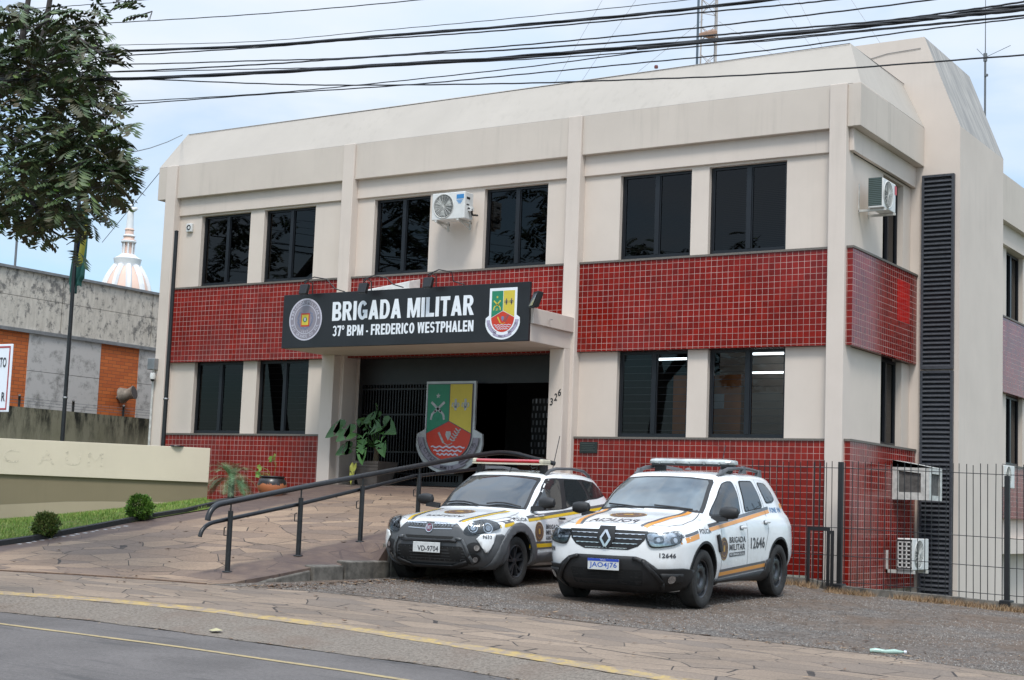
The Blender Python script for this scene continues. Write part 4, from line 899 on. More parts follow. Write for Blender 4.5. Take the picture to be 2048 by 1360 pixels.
    lb.add(vs, [(i * 6 + k, i * 6 + (k + 1) % 6, (i + 1) * 6 + (k + 1) % 6, (i + 1) * 6 + k) for i in range(5) for k in range(6)] + [tuple(range(6)), tuple(30 + k for k in range(6))])
    o = child('light_bar', lb, M['bar_clear'], t, bevel=.012)
    bs = MB().box(-1.94, -1.66, -.54, .54, 1.695, 1.718)
    for s in (1, -1): bs.box(-1.88, -1.72, s * .47 - .05, s * .47 + .05, 1.61, 1.70)
    child('bar_mount', bs, M['clad_black'], o)
    sc_ = MB()
    for k in range(5): sc_.box(-1.657, -1.646, -.42 + k * .21 - .008, -.42 + k * .21 + .008, 1.715, 1.75)
    child('bar_clip', sc_, M['chrome'], o)
    child('antenna', MB().tube([(-2.5, .1, 1.63), (-2.7, .1, 2.0)], .006, 5), M['cable'], t)
    child('roof_hatch', MB().lathe([(0, .03), (.03, .02), (.05, 0)], (-1.5, .05, 1.64), 12), M['clad_grey'], t)
    for x in (0, -2.67):
        for y in (.79, -.79): wheel(t, x, y, .345, .215, 'steel')
    child('underbody', MB().box(-3.1, .5, -.55, .55, .22, .5), M['clad_black'], t)
    return t
# ------------------------------------------------------------------ the estate police car
def estate():
    t = thing('police_car', 'white police estate car with grey bumper and red roof light bar, parked beside the ramp', 'police car', (-11.53, 16.68, .079), world=False, group='police cars on the gravel'); t.rotation_euler = (0, .004, math.radians(-85.6))
    lv = [LV([.56, .54, .47, .38, .30, 0, -.6, -1.3, -2.0, -2.5, -3.05, -3.2, -3.27, -3.28], [0, .3, .54, .68, .76, .77, .77, .77, .77, .77, .70, .53, .3, 0], [.22, .22, .22, .23, .24, .26, .26, .26, .26, .26, .28, .29, .29, .29]),
          LV([.74, .72, .63, .50, .34, 0, -.6, -1.3, -2.0, -2.5, -3.12, -3.3, -3.36, -3.37], [0, .32, .60, .75, .83, .84, .84, .84, .84, .84, .78, .6, .3, 0], .34),
          LV([.80, .78, .69, .56, .38, 0, -.6, -1.3, -2.0, -2.5, -3.15, -3.33, -3.40, -3.41], [0, .34, .62, .77, .855, .87, .86, .855, .855, .87, .81, .62, .31, 0], .50),
          LV([.79, .77, .68, .55, .38, 0, -.6, -1.3, -2.0, -2.5, -3.14, -3.32, -3.38, -3.39], [0, .34, .61, .765, .855, .87, .86, .855, .855, .87, .815, .62, .31, 0], .64),
          LV([.76, .735, .645, .52, .34, 0, -.6, -1.3, -2.0, -2.5, -3.13, -3.30, -3.36, -3.37], [0, .34, .60, .745, .835, .86, .853, .85, .85, .862, .81, .61, .31, 0], [.765, .765, .775, .785, .79, .79, .79, .79, .80, .80, .80, .80, .80, .80]),
          LV([.62, .60, .51, .38, .20, -.05, -.62, -1.3, -2.0, -2.5, -3.12, -3.29, -3.35, -3.36], [0, .34, .59, .72, .80, .835, .842, .84, .84, .848, .795, .605, .31, 0], [.83, .83, .835, .835, .845, .85, .855, .86, .87, .875, .88, .88, .88, .88]),
          LV([.10, .09, .02, -.06, -.15, -.30, -.72, -1.3, -2.0, -2.5, -3.10, -3.27, -3.33, -3.34], [0, .35, .59, .69, .755, .80, .825, .825, .825, .828, .775, .59, .31, 0], [.925, .92, .91, .90, .90, .905, .91, .92, .94, .95, .96, .96, .96, .96]),
          LV([-.36, -.37, -.43, -.53, -.62, -.75, -1.0, -1.4, -2.05, -2.5, -3.07, -3.25, -3.31, -3.32], [0, .36, .60, .70, .745, .775, .795, .80, .80, .795, .745, .57, .30, 0], [.985, .98, .965, .945, .945, .95, .96, .975, 1.01, 1.03, 1.05, 1.05, 1.05, 1.05]),
          LV([-.74, -.76, -.82, -.91, -1.0, -1.1, -1.27, -1.5, -2.1, -2.5, -2.97, -3.14, -3.19, -3.20], [0, .34, .555, .645, .685, .70, .71, .715, .715, .705, .655, .5, .28, 0], 1.24),
          LV([-1.14, -1.16, -1.21, -1.29, -1.38, -1.47, -1.58, -1.7, -2.15, -2.48, -2.84, -2.98, -3.02, -3.03], [0, .32, .53, .595, .615, .625, .63, .635, .63, .615, .56, .44, .26, 0], [1.465, 1.46, 1.45, 1.435, 1.44, 1.445, 1.45, 1.455, 1.455, 1.45, 1.43, 1.435, 1.44, 1.44]),
          LV([-1.24, -1.26, -1.30, -1.37, -1.44, -1.52, -1.62, -1.74, -2.15, -2.46, -2.78, -2.90, -2.94, -2.95], [0, .30, .48, .535, .555, .565, .57, .575, .57, .555, .50, .39, .23, 0], [1.50, 1.497, 1.49, 1.482, 1.485, 1.49, 1.493, 1.497, 1.497, 1.49, 1.475, 1.477, 1.48, 1.48]),
          LV([-1.5, -1.51, -1.53, -1.56, -1.6, -1.66, -1.75, -1.85, -2.15, -2.35, -2.52, -2.6, -2.63, -2.64], [0, .15, .24, .28, .30, .31, .31, .31, .31, .30, .26, .2, .12, 0], 1.53),
          LV([-1.7, -1.7, -1.71, -1.72, -1.74, -1.78, -1.84, -1.92, -2.1, -2.2, -2.3, -2.35, -2.38, -2.4], [0] * 14, 1.535)]
    body, tree = body_mesh(lv, 'body', M['car_white'], [(0, .33, .375), (-2.46, .33, .375)], t); P = Proj(tree); cyl = P.cyl
    ws = [(-.66, .985), (-.38, 1.00), (0, 1.01), (.38, 1.00), (.66, .985), (.625, 1.20), (.575, 1.39), (.55, 1.425), (.3, 1.445), (0, 1.45), (-.3, 1.445), (-.55, 1.425), (-.575, 1.39), (-.625, 1.20)]
    o = panel('windscreen', [ws], P.front, .004, M['clad_black'], t, .07)
    panel('glass', [[(a * .95, 1.215 + (b - 1.215) * .92) for a, b in ws]], P.front, .008, M['screen_dark'], o, .07)
    for pf, s in ((P.left, 1), (P.right, -1)):
        panel('window_surround', [rnd_poly([(-.60, .965), (-.80, 1.13), (-1.02, 1.30), (-1.22, 1.415), (-1.40, 1.43), (-2.3, 1.435), (-2.72, 1.405), (-2.88, 1.32), (-3.0, 1.22), (-2.6, 1.17), (-2.3, 1.15), (-1.45, 1.01)], .03)], pf, .003, M['clad_black'], t, .08)
        for W in ([(-.66, .985), (-.84, 1.13), (-1.04, 1.28), (-1.22, 1.39), (-1.38, 1.415), (-1.50, 1.40), (-1.44, 1.20), (-1.37, 1.01)],
                  [(-1.52, 1.03), (-1.60, 1.24), (-1.66, 1.42), (-2.12, 1.42), (-2.24, 1.28), (-2.30, 1.165)],
                  [(-2.24, 1.41), (-2.66, 1.39), (-2.84, 1.31), (-2.94, 1.235), (-2.65, 1.185), (-2.40, 1.175)]):
            panel('side_window', [rnd_poly(W, .04)], pf, .007, M['car_glass'], t, .08)
        seams = stroke([(-.56, .40), (-.52, .66), (-.54, .93)], .008) + stroke([(-1.42, .40), (-1.44, .7), (-1.43, 1.0)], .008) + stroke([(-2.10, .62), (-2.26, .85), (-2.30, 1.13)], .008) + stroke([(-.56, .42), (-2.0, .42)], .008)
        panel('door_seam', seams, pf, .002, M['clad_black'], t, .1)
        for cx in (0, -2.46):
            q0, q1 = (-20, 200); A = [math.radians(q0 + (q1 - q0) * i / 26) for i in range(27)]
            ring = [(cx + .50 * math.cos(a) * (1 if abs(a - 1.57) > .0 else 1), max(.24, .33 + .485 * math.sin(a))) for a in A] + [(cx + .372 * math.cos(a), max(.24, .33 + .372 * math.sin(a))) for a in reversed(A)]
            panel('wheel_arch', [ring], pf, .022, M['clad_grey'], t, .05, thick=.02)
        panel('sill_guard', [[(-.42, .24), (-.42, .42), (-.9, .44), (-2.03, .46), (-2.03, .25)]], pf, .016, M['clad_grey'], t, .08, thick=.02)
        panel('stripe', [[(-.30, .47), (-2.02, .50), (-2.02, .52), (-.30, .49)], [(-.30, .545), (-2.02, .575), (-2.02, .60), (-.30, .57)]], pf, .004, M['grey_stripe'], t, .12); panel('stripe', [[(-.30, .492), (-2.02, .522), (-2.02, .572), (-.30, .542)]], pf, .0045, M['yellow'], t, .12)
        zl = lambda x: .875 + (-.30 - x) * .078 if x < -.2 else .845 - (x + .0) * .13
        up = lambda a, b, d0, d1: [[(a, zl(a) + d0), (b, zl(b) + d0), (b, zl(b) + d1), (a, zl(a) + d1)]]
        panel('stripe', up(.42, .10, -.004, .028) + up(-.30, -2.9, -.004, .03), pf, .003, M['grey_stripe'], t, .12); panel('stripe', up(.42, .10, -.045, -.006) + up(-.30, -2.9, -.042, -.006), pf, .0034, M['yellow'], t, .12)
        mirror_(t, -.62, .94, 1.085, M['clad_black'], s)
        for x0, zh in ((-1.24, .875), (-2.05, .93)):
            h_ = MB(); base = pf(x0, zh, .03); h_.box(base.x - .09, base.x + .09, base.y - .012, base.y + .012, base.z - .016, base.z + .016); child('door_handle', h_, M['clad_black'], t, bevel=.01)
    ptext('lettering', 'POLÍCIA', P.left, .07, -.26, .838, .893, .0045, M['letter'], t, .02)
    ptext('lettering', 'BRIGADA', P.left, -.79, -1.22, .74, .80, .0045, M['letter'], t, .03); ptext('lettering', 'MILITAR', P.left, -.79, -1.20, .665, .725, .0045, M['letter'], t, .03)
    panel('lettering_band', [[(-.79, .60), (-1.20, .61), (-1.20, .65), (-.79, .64)]], P.left, .0035, M['letter'], t, .1)
    ptext('lettering', 'RIO GRANDE DO SUL', P.left, -.80, -1.18, .612, .638, .0055, M['car_white'], t, .02)
    seal(P.left, -.585, .705, .125, .13, .004, t)
    # grey plastic nose
    bp = [(-1.28, .30), (-1.28, .62), (-1.10, .67), (-.95, .66), (-.80, .645), (-.66, .665), (-.56, .70), (-.48, .775), (-.2, .785), (.2, .785), (.48, .775), (.56, .70), (.66, .665), (.80, .645), (.95, .66), (1.10, .67), (1.28, .62), (1.28, .30), (.9, .235), (.5, .225), (-.5, .225), (-.9, .235)]
    panel('front_bumper', [bp], cyl, .014, M['clad_grey'], t, .05, thick=.012)
    g = panel('grille', [rnd_poly([(-.36, .78), (.36, .78), (.34, .725), (.24, .68), (-.24, .68), (-.34, .725)], .03)], P.front, .018, M['rubber'], t, .06)
    for s in (-1, 1):
        sl = []
        for k in range(6): a = s * (.075 + k * .045); sl += [[(a, .735), (a + s * .028, .735), (a + s * .036, .765), (a + s * .008, .765)]]
        panel('chrome_slat', sl + stroke([(s * .06, .768), (s * .35, .768)], .01) + stroke([(s * .06, .705), (s * .32, .712)], .008), P.front, .028, M['chrome'], g, .2)
    b = panel('badge', [circ(0, .715, .052, .055)], P.front, .034, M['chrome'], g, .2); panel('badge_disc', [circ(0, .715, .040, .043)], P.front, .038, simple('badge_plum', (.16, .03, .06), .3), b, .2)
    ptext('badge_letters', 'FIAT', P.front, -.03, .03, .69, .74, .041, M['chrome'], b, .02)
    for s in (1, -1):
        hl = [(s * .57, .70), (s * .66, .785), (s * .80, .825), (s * .95, .835), (s * 1.06, .80), (s * 1.08, .745), (s * 1.0, .715), (s * .86, .68), (s * .70, .65), (s * .60, .66)]
        h = panel('headlight', [sm(hl, 4)], cyl, .016, M['clad_black'], t, .05)
        panel('reflector', [sm([(s * .82 + (a - s * .82) * .92, .745 + (b_ - .745) * .86) for a, b_ in hl], 4)], cyl, .019, M['clad_grey2'], h, .05)
        for (q, rq) in ((.70, .058), (.90, .058)):
            panel('lamp', [circ(s * q, .735, rq * 1.1, rq, 22)], cyl, .024, M['chrome'], h, .2); panel('reflector', [circ(s * q, .735, rq * .85, rq * .78, 20)], cyl, .027, M['clad_grey2'], h, .2); panel('bulb', [circ(s * q, .735, rq * .62, rq * .56, 16)], cyl, .029, M['lamp_refl'], h, .2)
        panel('lens', [sm(hl, 4)], cyl, .035, M['lens'], h, .05)
        panel('number_panel', [[(s * .80, .655), (s * .86, .665), (s * 1.01, .675), (s * .97, .56), (s * .90, .445), (s * .86, .445), (s * .74, .60)]], cyl, .034, M['car_white'], t, .05, thick=.006)
        for zc in (.495, .365):
            f = panel('lamp_recess', [circ(s * .72, zc, .10, .062, 22)], cyl, .034, M['clad_black'], t, .06); panel('fog_light', [circ(s * .75, zc, .035, .030, 18)], cyl, .044, M['lamp_refl'], f, .2)
        panel('bumper_rib', stroke([(s * .46, .60), (s * .56, .585), (s * .66, .40), (s * .74, .31)], .035), cyl, .036, M['clad_grey2'], t, .06, thick=.012)
    ptext('number', '9633', cyl, .82, .94, .605, .65, .042, M['letter'], t, .02)
    i_ = panel('lower_intake', [rnd_poly([(-.47, .50), (.47, .50), (.52, .32), (-.52, .32)], .03)], P.front, .022, M['rubber'], t, .06)
    mesh = []
    for k in range(15): mesh += stroke([(-.49 + k * .07, .33), (-.49 + k * .07, .49)], .006)
    for k in range(4): mesh += stroke([(-.49, .35 + k * .035), (.49, .35 + k * .035)], .006)
    panel('intake_mesh', mesh, P.front, .026, M['clad_grey2'], i_, .3)
    panel('upper_slot', [rnd_poly([(-.36, .62), (.36, .62), (.33, .585), (-.33, .585)], .015)], P.front, .022, M['rubber'], t, .1)
    panel('bull_bar', stroke([(-.50, .33), (-.30, .275), (.30, .275), (.50, .33)], .04) + stroke([(-.40, .56), (.40, .56)], .03), P.front, .045, M['clad_black'], t, .1, thick=.02)
    p = child('licence_plate', MB().box(.85, .86, -.20, .20, .41, .54), M['plate_white'], t, bevel=.012)
    mb = MB(); put_text(mb, 'VD-9704', lambda u, v: (.8615, -.13 + .31 * u, .425 + .07 * v), .025); child('plate_lettering', mb, M['letter'], p, recalc=False)
    seal(P.top, .05, 0, .20, .21, .004, t)
    ptext('lettering', 'POLÍCIA', lambda u, v, o_: P.top(v, u, o_), -.27, .27, .36, .48, .004, M['letter'], t, .02)
    for s in (1, -1):
        c = [(.66, s * .40), (.45, s * .46), (.1, s * .50), (-.33, s * .53)]
        panel('stripe', stroke(c, .05), P.top, .004, M['yellow'], t, .08); panel('stripe', stroke([(a, b_ - s * .05) for a, b_ in c], .04), P.top, .004, M['grey_stripe'], t, .08)
    panel('bonnet_seam', stroke([(-.40, .64), (.0, .72), (.3, .70), (.50, .60), (.62, .45)], .008) + stroke([(-.40, -.64), (.0, -.72), (.3, -.70), (.50, -.60), (.62, -.45)], .008), P.top, .0025, M['grey_stripe'], t, .15)
    for y0, y1 in ((.60, .12), (.02, -.52)):
        a_ = [P.front(y0 + (y1 - y0) * k / 4, 1.0 + .045 * math.sin(math.pi * k / 5), .03) for k in range(5)]
        child('wiper', MB().tube(a_, .011, 6), M['clad_black'], t)
    for s in (1, -1):
        r = MB(); r.tube([(-1.30, s * .545, 1.46), (-1.42, s * .555, 1.53), (-1.6, s * .56, 1.565), (-2.1, s * .56, 1.58), (-2.5, s * .55, 1.56), (-2.72, s * .53, 1.50), (-2.8, s * .52, 1.45)], [.02, .026, .022, .02, .022, .024, .02], 8)
        child('roof_rail', r, M['clad_grey'], t, smooth=True)
    lb = MB(); prof = [(-.11, .0), (-.125, .03), (-.10, .06), (.10, .06), (.125, .03), (.11, .0)]; vs = []
    for y, sc in ((-.50, 1.), (.50, 1.)): vs += [(-1.32 + a * sc, y, 1.625 + b_ * .85) for a, b_ in prof]
    lb.add(vs, [(k, (k + 1) % 6, 6 + (k + 1) % 6, 6 + k) for k in range(6)] + [tuple(range(6)), tuple(6 + k for k in range(6))])
    o = child('light_bar', lb, M['bar_red'], t, bevel=.008)
    for s in (1, -1): child('end_cap', MB().box(-1.445, -1.195, min(s * .50, s * .56), max(s * .50, s * .56), 1.622, 1.68), M['cream_end'], o, bevel=.015)
    bs = MB().box(-1.44, -1.20, -.56, .56, 1.605, 1.623); child('bar_base', bs, M['cream_end'], o)
    bs = MB()
    for s in (1, -1): bs.box(-1.40, -1.30, s * .50 - .04, s * .50 + .04, 1.48, 1.61)
    bs.tube([(-1.24, .34, 1.61), (-1.2, .40, 1.55), (-1.24, .46, 1.58), (-1.28, .42, 1.52)], .008, 6); child('bar_mount', bs, M['clad_black'], o)
    child('antenna', MB().tube([(-1.9, .35, 1.53), (-2.15, .33, 2.05)], .006, 5), M['cable'], t)
    child('antenna', MB().tube([(-1.22, .03, 1.48), (-1.28, .03, 1.56)], .008, 5), M['cable'], t)
    for x in (0, -2.46):
        for y in (.755, -.755): wheel(t, x, y, .322, .20, 'alloy')
    child('underbody', MB().box(-3.0, .45, -.52, .52, .2, .5), M['clad_black'], t)
    return t
suv(); estate()
# ================================================================== sign over the door
Sg = thing('entrance_sign', 'long black fascia sign with white lettering, round seal and coloured crest over the entrance', 'sign', (-15.96, 21.0, 3.81))
obj('panel', MB().box(-18.63, -13.30, 20.94, 20.995, 3.81, 4.79), M['black_sign'], Sg, bevel=.004)
YSG = 20.936
def arcp(cx, cy, rx, ry, a0, a1, n=12): return [(cx + rx * math.cos(math.radians(a0 + (a1 - a0) * i / n)), cy + ry * math.sin(math.radians(a0 + (a1 - a0) * i / n))) for i in range(n + 1)]
def glyph(c):      # heavy condensed capitals, height 1: list of polygons and advance width
    t, h = .235, .175; R4 = lambda x0, x1, y0, y1: [(x0, y0), (x1, y0), (x1, y1), (x0, y1)]
    def bowl(x0, x1, y0, y1, hh=h, tt=t):
        ry = (y1 - y0) / 2; rx = min(ry * .9, (x1 - x0) * .75); xc = x1 - rx; m = (y0 + y1) / 2
        return [(x0, y1)] + arcp(xc, m, rx, ry, 90, -90) + [(x0, y0), (x0, y0 + hh)] + arcp(xc, m, max(rx - tt, .02), ry - hh, -90, 90) + [(x0, y1 - hh)]
    def ring(w, a0, a1, y0=0, y1=1, tt=t, hh=h): return arcp(w / 2, (y0 + y1) / 2, w / 2, (y1 - y0) / 2, a0, a1, 20) + arcp(w / 2, (y0 + y1) / 2, w / 2 - tt, (y1 - y0) / 2 - hh, a1, a0, 20)
    if c == 'B': return [R4(0, t, 0, 1), bowl(t - .01, .62, .46, 1, .15), bowl(t - .01, .66, 0, .53, .165)], .66
    if c == 'D': return [R4(0, t, 0, 1), bowl(t - .01, .68, 0, 1)], .68
    if c == 'P': return [R4(0, t, 0, 1), bowl(t - .01, .63, .38, 1, .165)], .63
    if c == 'R': return [R4(0, t, 0, 1), bowl(t - .01, .64, .43, 1, .16), [(.26, .45), (.44, .50), (.70, 0), (.44, 0)]], .69
    if c == 'I': return [R4(0, t, 0, 1)], t
    if c == 'L': return [R4(0, t, 0, 1), R4(t - .01, .56, 0, h + .02)], .56
    if c == 'T': return [R4(0, .64, 1 - h - .02, 1), R4(.32 - t / 2, .32 + t / 2, 0, 1 - h)], .64
    if c == 'E': return [R4(0, t, 0, 1), R4(t - .01, .58, 0, h), R4(t - .01, .55, .42, .42 + h), R4(t - .01, .57, 1 - h, 1)], .58
    if c == 'F': return [R4(0, t, 0, 1), R4(t - .01, .53, .40, .40 + h), R4(t - .01, .55, 1 - h, 1)], .55
    if c == 'H': return [R4(0, t, 0, 1), R4(.70 - t, .70, 0, 1), R4(t - .01, .71 - t, .41, .60)], .70
    if c == 'N': return [R4(0, t - .02, 0, 1), R4(.70 - t + .02, .70, 0, 1), [(0, 1), (t + .02, 1), (.70, 0), (.68 - t, 0)]], .70
    if c == 'M': return [R4(0, .2, 0, 1), R4(.66, .86, 0, 1), [(0, 1), (.28, 1), (.50, .0), (.36, .0)], [(.58, 1), (.86, 1), (.50, .0), (.36, 0)]], .86
    if c == 'W': return [[(0, 1), (.22, 1), (.35, 0), (.14, 0)], [(.36, 1), (.50, 1), (.35, 0), (.16, 0)], [(.45, 1), (.60, 1), (.80, 0), (.61, 0)], [(.74, 1), (.96, 1), (.82, 0), (.61, 0)]], .96
    if c == 'A': return [[(0, 0), (.235, 0), (.46, 1), (.24, 1)], [(.47, 0), (.71, 0), (.47, 1), (.25, 1)], R4(.18, .53, .19, .36)], .71
    if c == 'C': return [ring(.68, 38, 322)], .66
    if c == 'O': return [ring(.70, 0, 180), ring(.70, 180, 360)], .70
    if c == 'G': return [ring(.70, 38, 330), R4(.36, .695, .36, .52), R4(.695 - t, .695, .08, .37)], .70
    if c == 'S': return [ring(.62, 25, 270, .44, 1, .20, .165), ring(.62, 90, -155, 0, .60, .20, .165)], .62
    if c == '3': return [ring(.58, 155, -88, .44, 1, .19, .15), ring(.60, 88, -155, 0, .60, .20, .165)], .60
    if c == '7': return [R4(0, .58, .82, 1), [(.14, 0), (.37, 0), (.58, .83), (.34, .83)]], .58
    if c == 'º': return [ring(.36, 0, 180, .58, 1.02, .11, .10), ring(.36, 180, 360, .58, 1.02, .11, .10)], .36
    if c == '-': return [R4(0, .26, .28, .44)], .26
    return [], .26
def heavy(mb, s, x0, x1, z0, z1, y):
    adv = sum(glyph(c)[1] + .075 for c in s) - .075; k = (x1 - x0) / adv; x = x0; hh = z1 - z0
    for c in s:
        P, w_ = glyph(c)
        for i, poly in enumerate(P): mb.poly([(x + u * k, y - .0006 * i, z0 + v * hh) for u, v in poly])
        x += (w_ + .075) * k
def plane(y): return lambda x, z, d=0: (x, y - d, z)
for txt, x0, x1, z0, z1, b in (('BRIGADA MILITAR', -17.465, -14.40, 4.275, 4.615, .055), ('37º BPM - FREDERICO WESTPHALEN', -17.44, -14.395, 3.998, 4.187, .035)):
    mb = MB(); heavy(mb, txt, x0, x1, z0, z1, YSG); obj('lettering', mb, M['sign_white'], Sg, recalc=False)
M['lilac'] = simple('lilac_white', (.55, .54, .62), .5, var=.05); M['mauve'] = simple('mauve_grey', (.26, .24, .28), .5, var=.1); M['mauve_d'] = simple('mauve_dark', (.15, .13, .155), .5, var=.1)
M['c_green'] = simple('crest_green', (.02, .22, .12), .45, var=.05); M['c_yellow'] = simple('crest_yellow', (.62, .50, .06), .45, var=.05); M['c_red'] = simple('crest_red', (.55, .045, .02), .45, var=.05)
M['ink'] = simple('grey_ink', (.10, .09, .11), .5, var=.1); M['blue_grey'] = simple('blue_grey', (.16, .20, .32), .5)
def disc(cx, cz, r, y, n=48): return MB().poly([(cx + r * math.cos(2 * math.pi * i / n), y, cz + r * math.sin(2 * math.pi * i / n)) for i in range(n)])
cx, cz = -18.085, 4.325
o = obj('seal', disc(cx, cz, .385, YSG), M['lilac'], Sg, recalc=False)
sub(o, 'seal_ring', disc(cx, cz, .355, YSG - .002), M['mauve'], recalc=False); sub(o, 'seal_inner_ring', disc(cx, cz, .270, YSG - .004), M['lilac'], recalc=False); sub(o, 'seal_field', disc(cx, cz, .255, YSG - .006), M['mauve'], recalc=False)
mb = MB(); F_ = lambda x, z: (x, YSG - .008, z)
arc_text(mb, 'BRIGADA MILITAR', (cx, cz), .312, .055, math.radians(168), math.radians(12), F_, .02)
arc_text(mb, 'RIO GRANDE DO SUL', (cx, cz), .312, .055, math.radians(197), math.radians(343), F_, .02, flip=True)
arc_text(mb, '1837', (cx, cz), .225, .04, math.radians(248), math.radians(292), F_, .015, flip=True)
def star(mb, x, z, r, f, k=5, q=.42): mb.add([f(x + (r if i % 2 == 0 else r * q) * math.sin(math.pi * i / k), z + (r if i % 2 == 0 else r * q) * math.cos(math.pi * i / k)) for i in range(2 * k)] + [f(x, z)], [(i, (i + 1) % (2 * k), 2 * k) for i in range(2 * k)])
star(mb, cx - .31, cz + .02, .03, F_); star(mb, cx + .31, cz + .02, .03, F_); sub(o, 'seal_lettering', mb, M['lilac'], recalc=False)
# wreath dots, red bordered shield with sun drop
mb = MB(); rr_ = random.Random(1)
for k in range(44):
    a = math.radians(130 + 280 * k / 43); r = .155 + .03 * rr_.random(); u, v = cx + r * math.cos(a), cz + r * math.sin(a) * 1.0
    mb.poly([F_(u - .014, v), F_(u, v - .018), F_(u + .014, v), F_(u, v + .018)])
sub(o, 'seal_wreath', mb, M['blue_grey'], recalc=False)
box2 = lambda x0, x1, z0, z1, y: MB().poly([(x0, y, z0), (x1, y, z0), (x1, y, z1), (x0, y, z1)])
sub(o, 'shield_border', box2(cx - .10, cx + .10, cz - .13, cz + .11, YSG - .009), M['c_red'], recalc=False); sub(o, 'shield_field', box2(cx - .078, cx + .078, cz - .105, cz + .085, YSG - .011), M['c_yellow'], recalc=False)
mb = MB(); star(mb, cx, cz - .005, .055, lambda x, z: (x, YSG - .013, z), 12, .7); sub(o, 'shield_charge', mb, M['c_green'], recalc=False)
mb = MB(); mb.poly([(cx + .022 * math.cos(a / 8 * math.pi), YSG - .014, cz + .032 * math.sin(a / 8 * math.pi)) for a in range(16)]); sub(o, 'shield_drop', mb, M['lilac'], recalc=False)
# ---- crest builder (unit design: u in -.5..+.5 across the shield, v from top 0 downward to about -1.5)
def crest(parent, cx, ztop, wd, y, big, backm, scale_h=1.0):
    d0 = .012 if big else .0015
    def f(u, v, d): return (cx + u * wd, y - d * d0, ztop + v * wd * scale_h)
    def fan(pts, d): return MB().poly([f(u, v, d) for u, v in pts])
    e = .10 if not big else .06
    low = lambda r, off=0, n=20: [(r * math.cos(a), off + r * math.sin(a)) for a in [math.pi - math.pi * i / n * 1.0 + 0 for i in range(n + 1)]]
    def body_out(g): return [(-.5 - g, g), (.5 + g, g)] + [((.5 + g) * math.cos(t), -.95 - (.50 + g) * math.sin(t)) for t in [math.pi * i / 24 for i in range(25)]]
    back = [(-.5 - e, e), (.5 + e, e), (.5 + e, -.86), (.74, -.95)] + [(.76 * math.cos(t), -1.05 - .66 * math.sin(t)) for t in [math.pi * i / 20 for i in range(1, 20)]] + [(-.74, -.95), (-.5 - e, -.86)]
    if big:
        mb = MB(); mb.prism([(u, v) for u, v in back], lambda u, v, d: f(u, v, d), -4, 0); o = obj('back_plate', mb, backm, parent)
        mb = MB(); mb.prism(body_out(.012), lambda u, v, d: f(u, v, d), .5, 2.0); p = obj('shield', mb, M['ink'], parent)
        L = 2.1
    else:
        o = obj('crest', fan(back, 0), backm, parent, recalc=False); p = o; L = 1.
    def add(name, mb, mat): return sub(p, name, mb, mat, recalc=False)
    # fields
    add('green_field', fan([(-.5, 0), (-.008, 0), (-.008, -.70), (-.5, -.93)], L), M['c_green']); add('yellow_field', fan([(.008, 0), (.5, 0), (.5, -.93), (.008, -.70)], L), M['c_yellow'])
    add('red_field', fan([(0, -.715), (.5, -.945)] + [(.5 * math.cos(t), -.95 - .50 * math.sin(t)) for t in [math.pi * i / 24 for i in range(1, 24)]] + [(-.5, -.945)], L), M['c_red'])
    ink = M['sil'] if big else M['c_yellow']
    def ln(mb, pts, w, d=L + .3):
        for q in stroke(pts, w): mb.poly([f(u, v, d) for u, v in q])
        return mb
    g = MB(); star(g, -.26, -.22, .055, lambda u, v: f(u, v, L + .3))
    for s in (-1, 1):       # crossed pistols
        c = -.26; ln(g, [(c + s * .15, -.34), (c - s * .07, -.53)], .05); ln(g, [(c - s * .05, -.50), (c - s * .13, -.58), (c - s * .15, -.68)], .045)
    add('pistols', g, ink); mb = MB(); put_text(mb, '37', lambda u, v: f(-.31 + u * .1, -.70 + v * .08, L + .3), .02); add('figures', mb, ink if not big else M['c_green'])
    g = MB()
    for c in (.14, .36):    # two lilies
        ln(g, [(c, -.28), (c, -.50)], .045); ln(g, [(c - .075, -.43), (c - .07, -.36), (c - .035, -.36), (c - .02, -.42)], .024); ln(g, [(c + .075, -.43), (c + .07, -.36), (c + .035, -.36), (c + .02, -.42)], .024); ln(g, [(c - .05, -.435), (c + .05, -.435)], .022)
    add('lilies', g, M['ink'] if not big else M['sil'])
    g = MB(); ln(g, [(-.22, -.92), (-.10, -1.12)], .045); ln(g, [(-.10, -1.12), (0, -1.17), (.10, -1.12)], .018); add('corn', g, M['c_yellow'] if not big else M['sil'])
    g = MB(); g.poly([f(u, v, L + .3) for u, v in ((-.05, -.90), (.05, -.90), (.065, -.97), (0, -1.08), (-.065, -.97))]); add('gem', g, M['blue_grey'] if not big else M['sil'])
    g = MB()
    for k in range(5): ln(g, [(.10 + k * .03, -1.08 + k * .045), (.04 + k * .03, -1.04 + k * .05)], .025); ln(g, [(.10 + k * .03, -1.08 + k * .045), (.16 + k * .03, -1.06 + k * .05)], .025)
    add('branch', g, M['ink'] if not big else M['sil'])
    g = MB()
    for r_, (v0, hw) in enumerate(((-1.20, .38), (-1.27, .32), (-1.34, .24))): ln(g, [(-hw + hw * 2 * i / 24, v0 + .014 * math.sin(i * 1.3)) for i in range(25)], .028)
    add('waves', g, M['lilac'])
    # scroll round the foot
    def band(t0, t1, r0, r1, n=10): 
        P = [(r1 * math.cos(math.radians(t0 + (t1 - t0) * i / n)), -1.0 + r1 * .86 * math.sin(math.radians(t0 + (t1 - t0) * i / n))) for i in range(n + 1)]
        Q = [(r0 * math.cos(math.radians(t0 + (t1 - t0) * i / n)), -1.0 + r0 * .86 * math.sin(math.radians(t0 + (t1 - t0) * i / n))) for i in range(n + 1)]
        return [[P[i], P[i + 1], Q[i + 1], Q[i]] for i in range(n)]
    sc = MB()
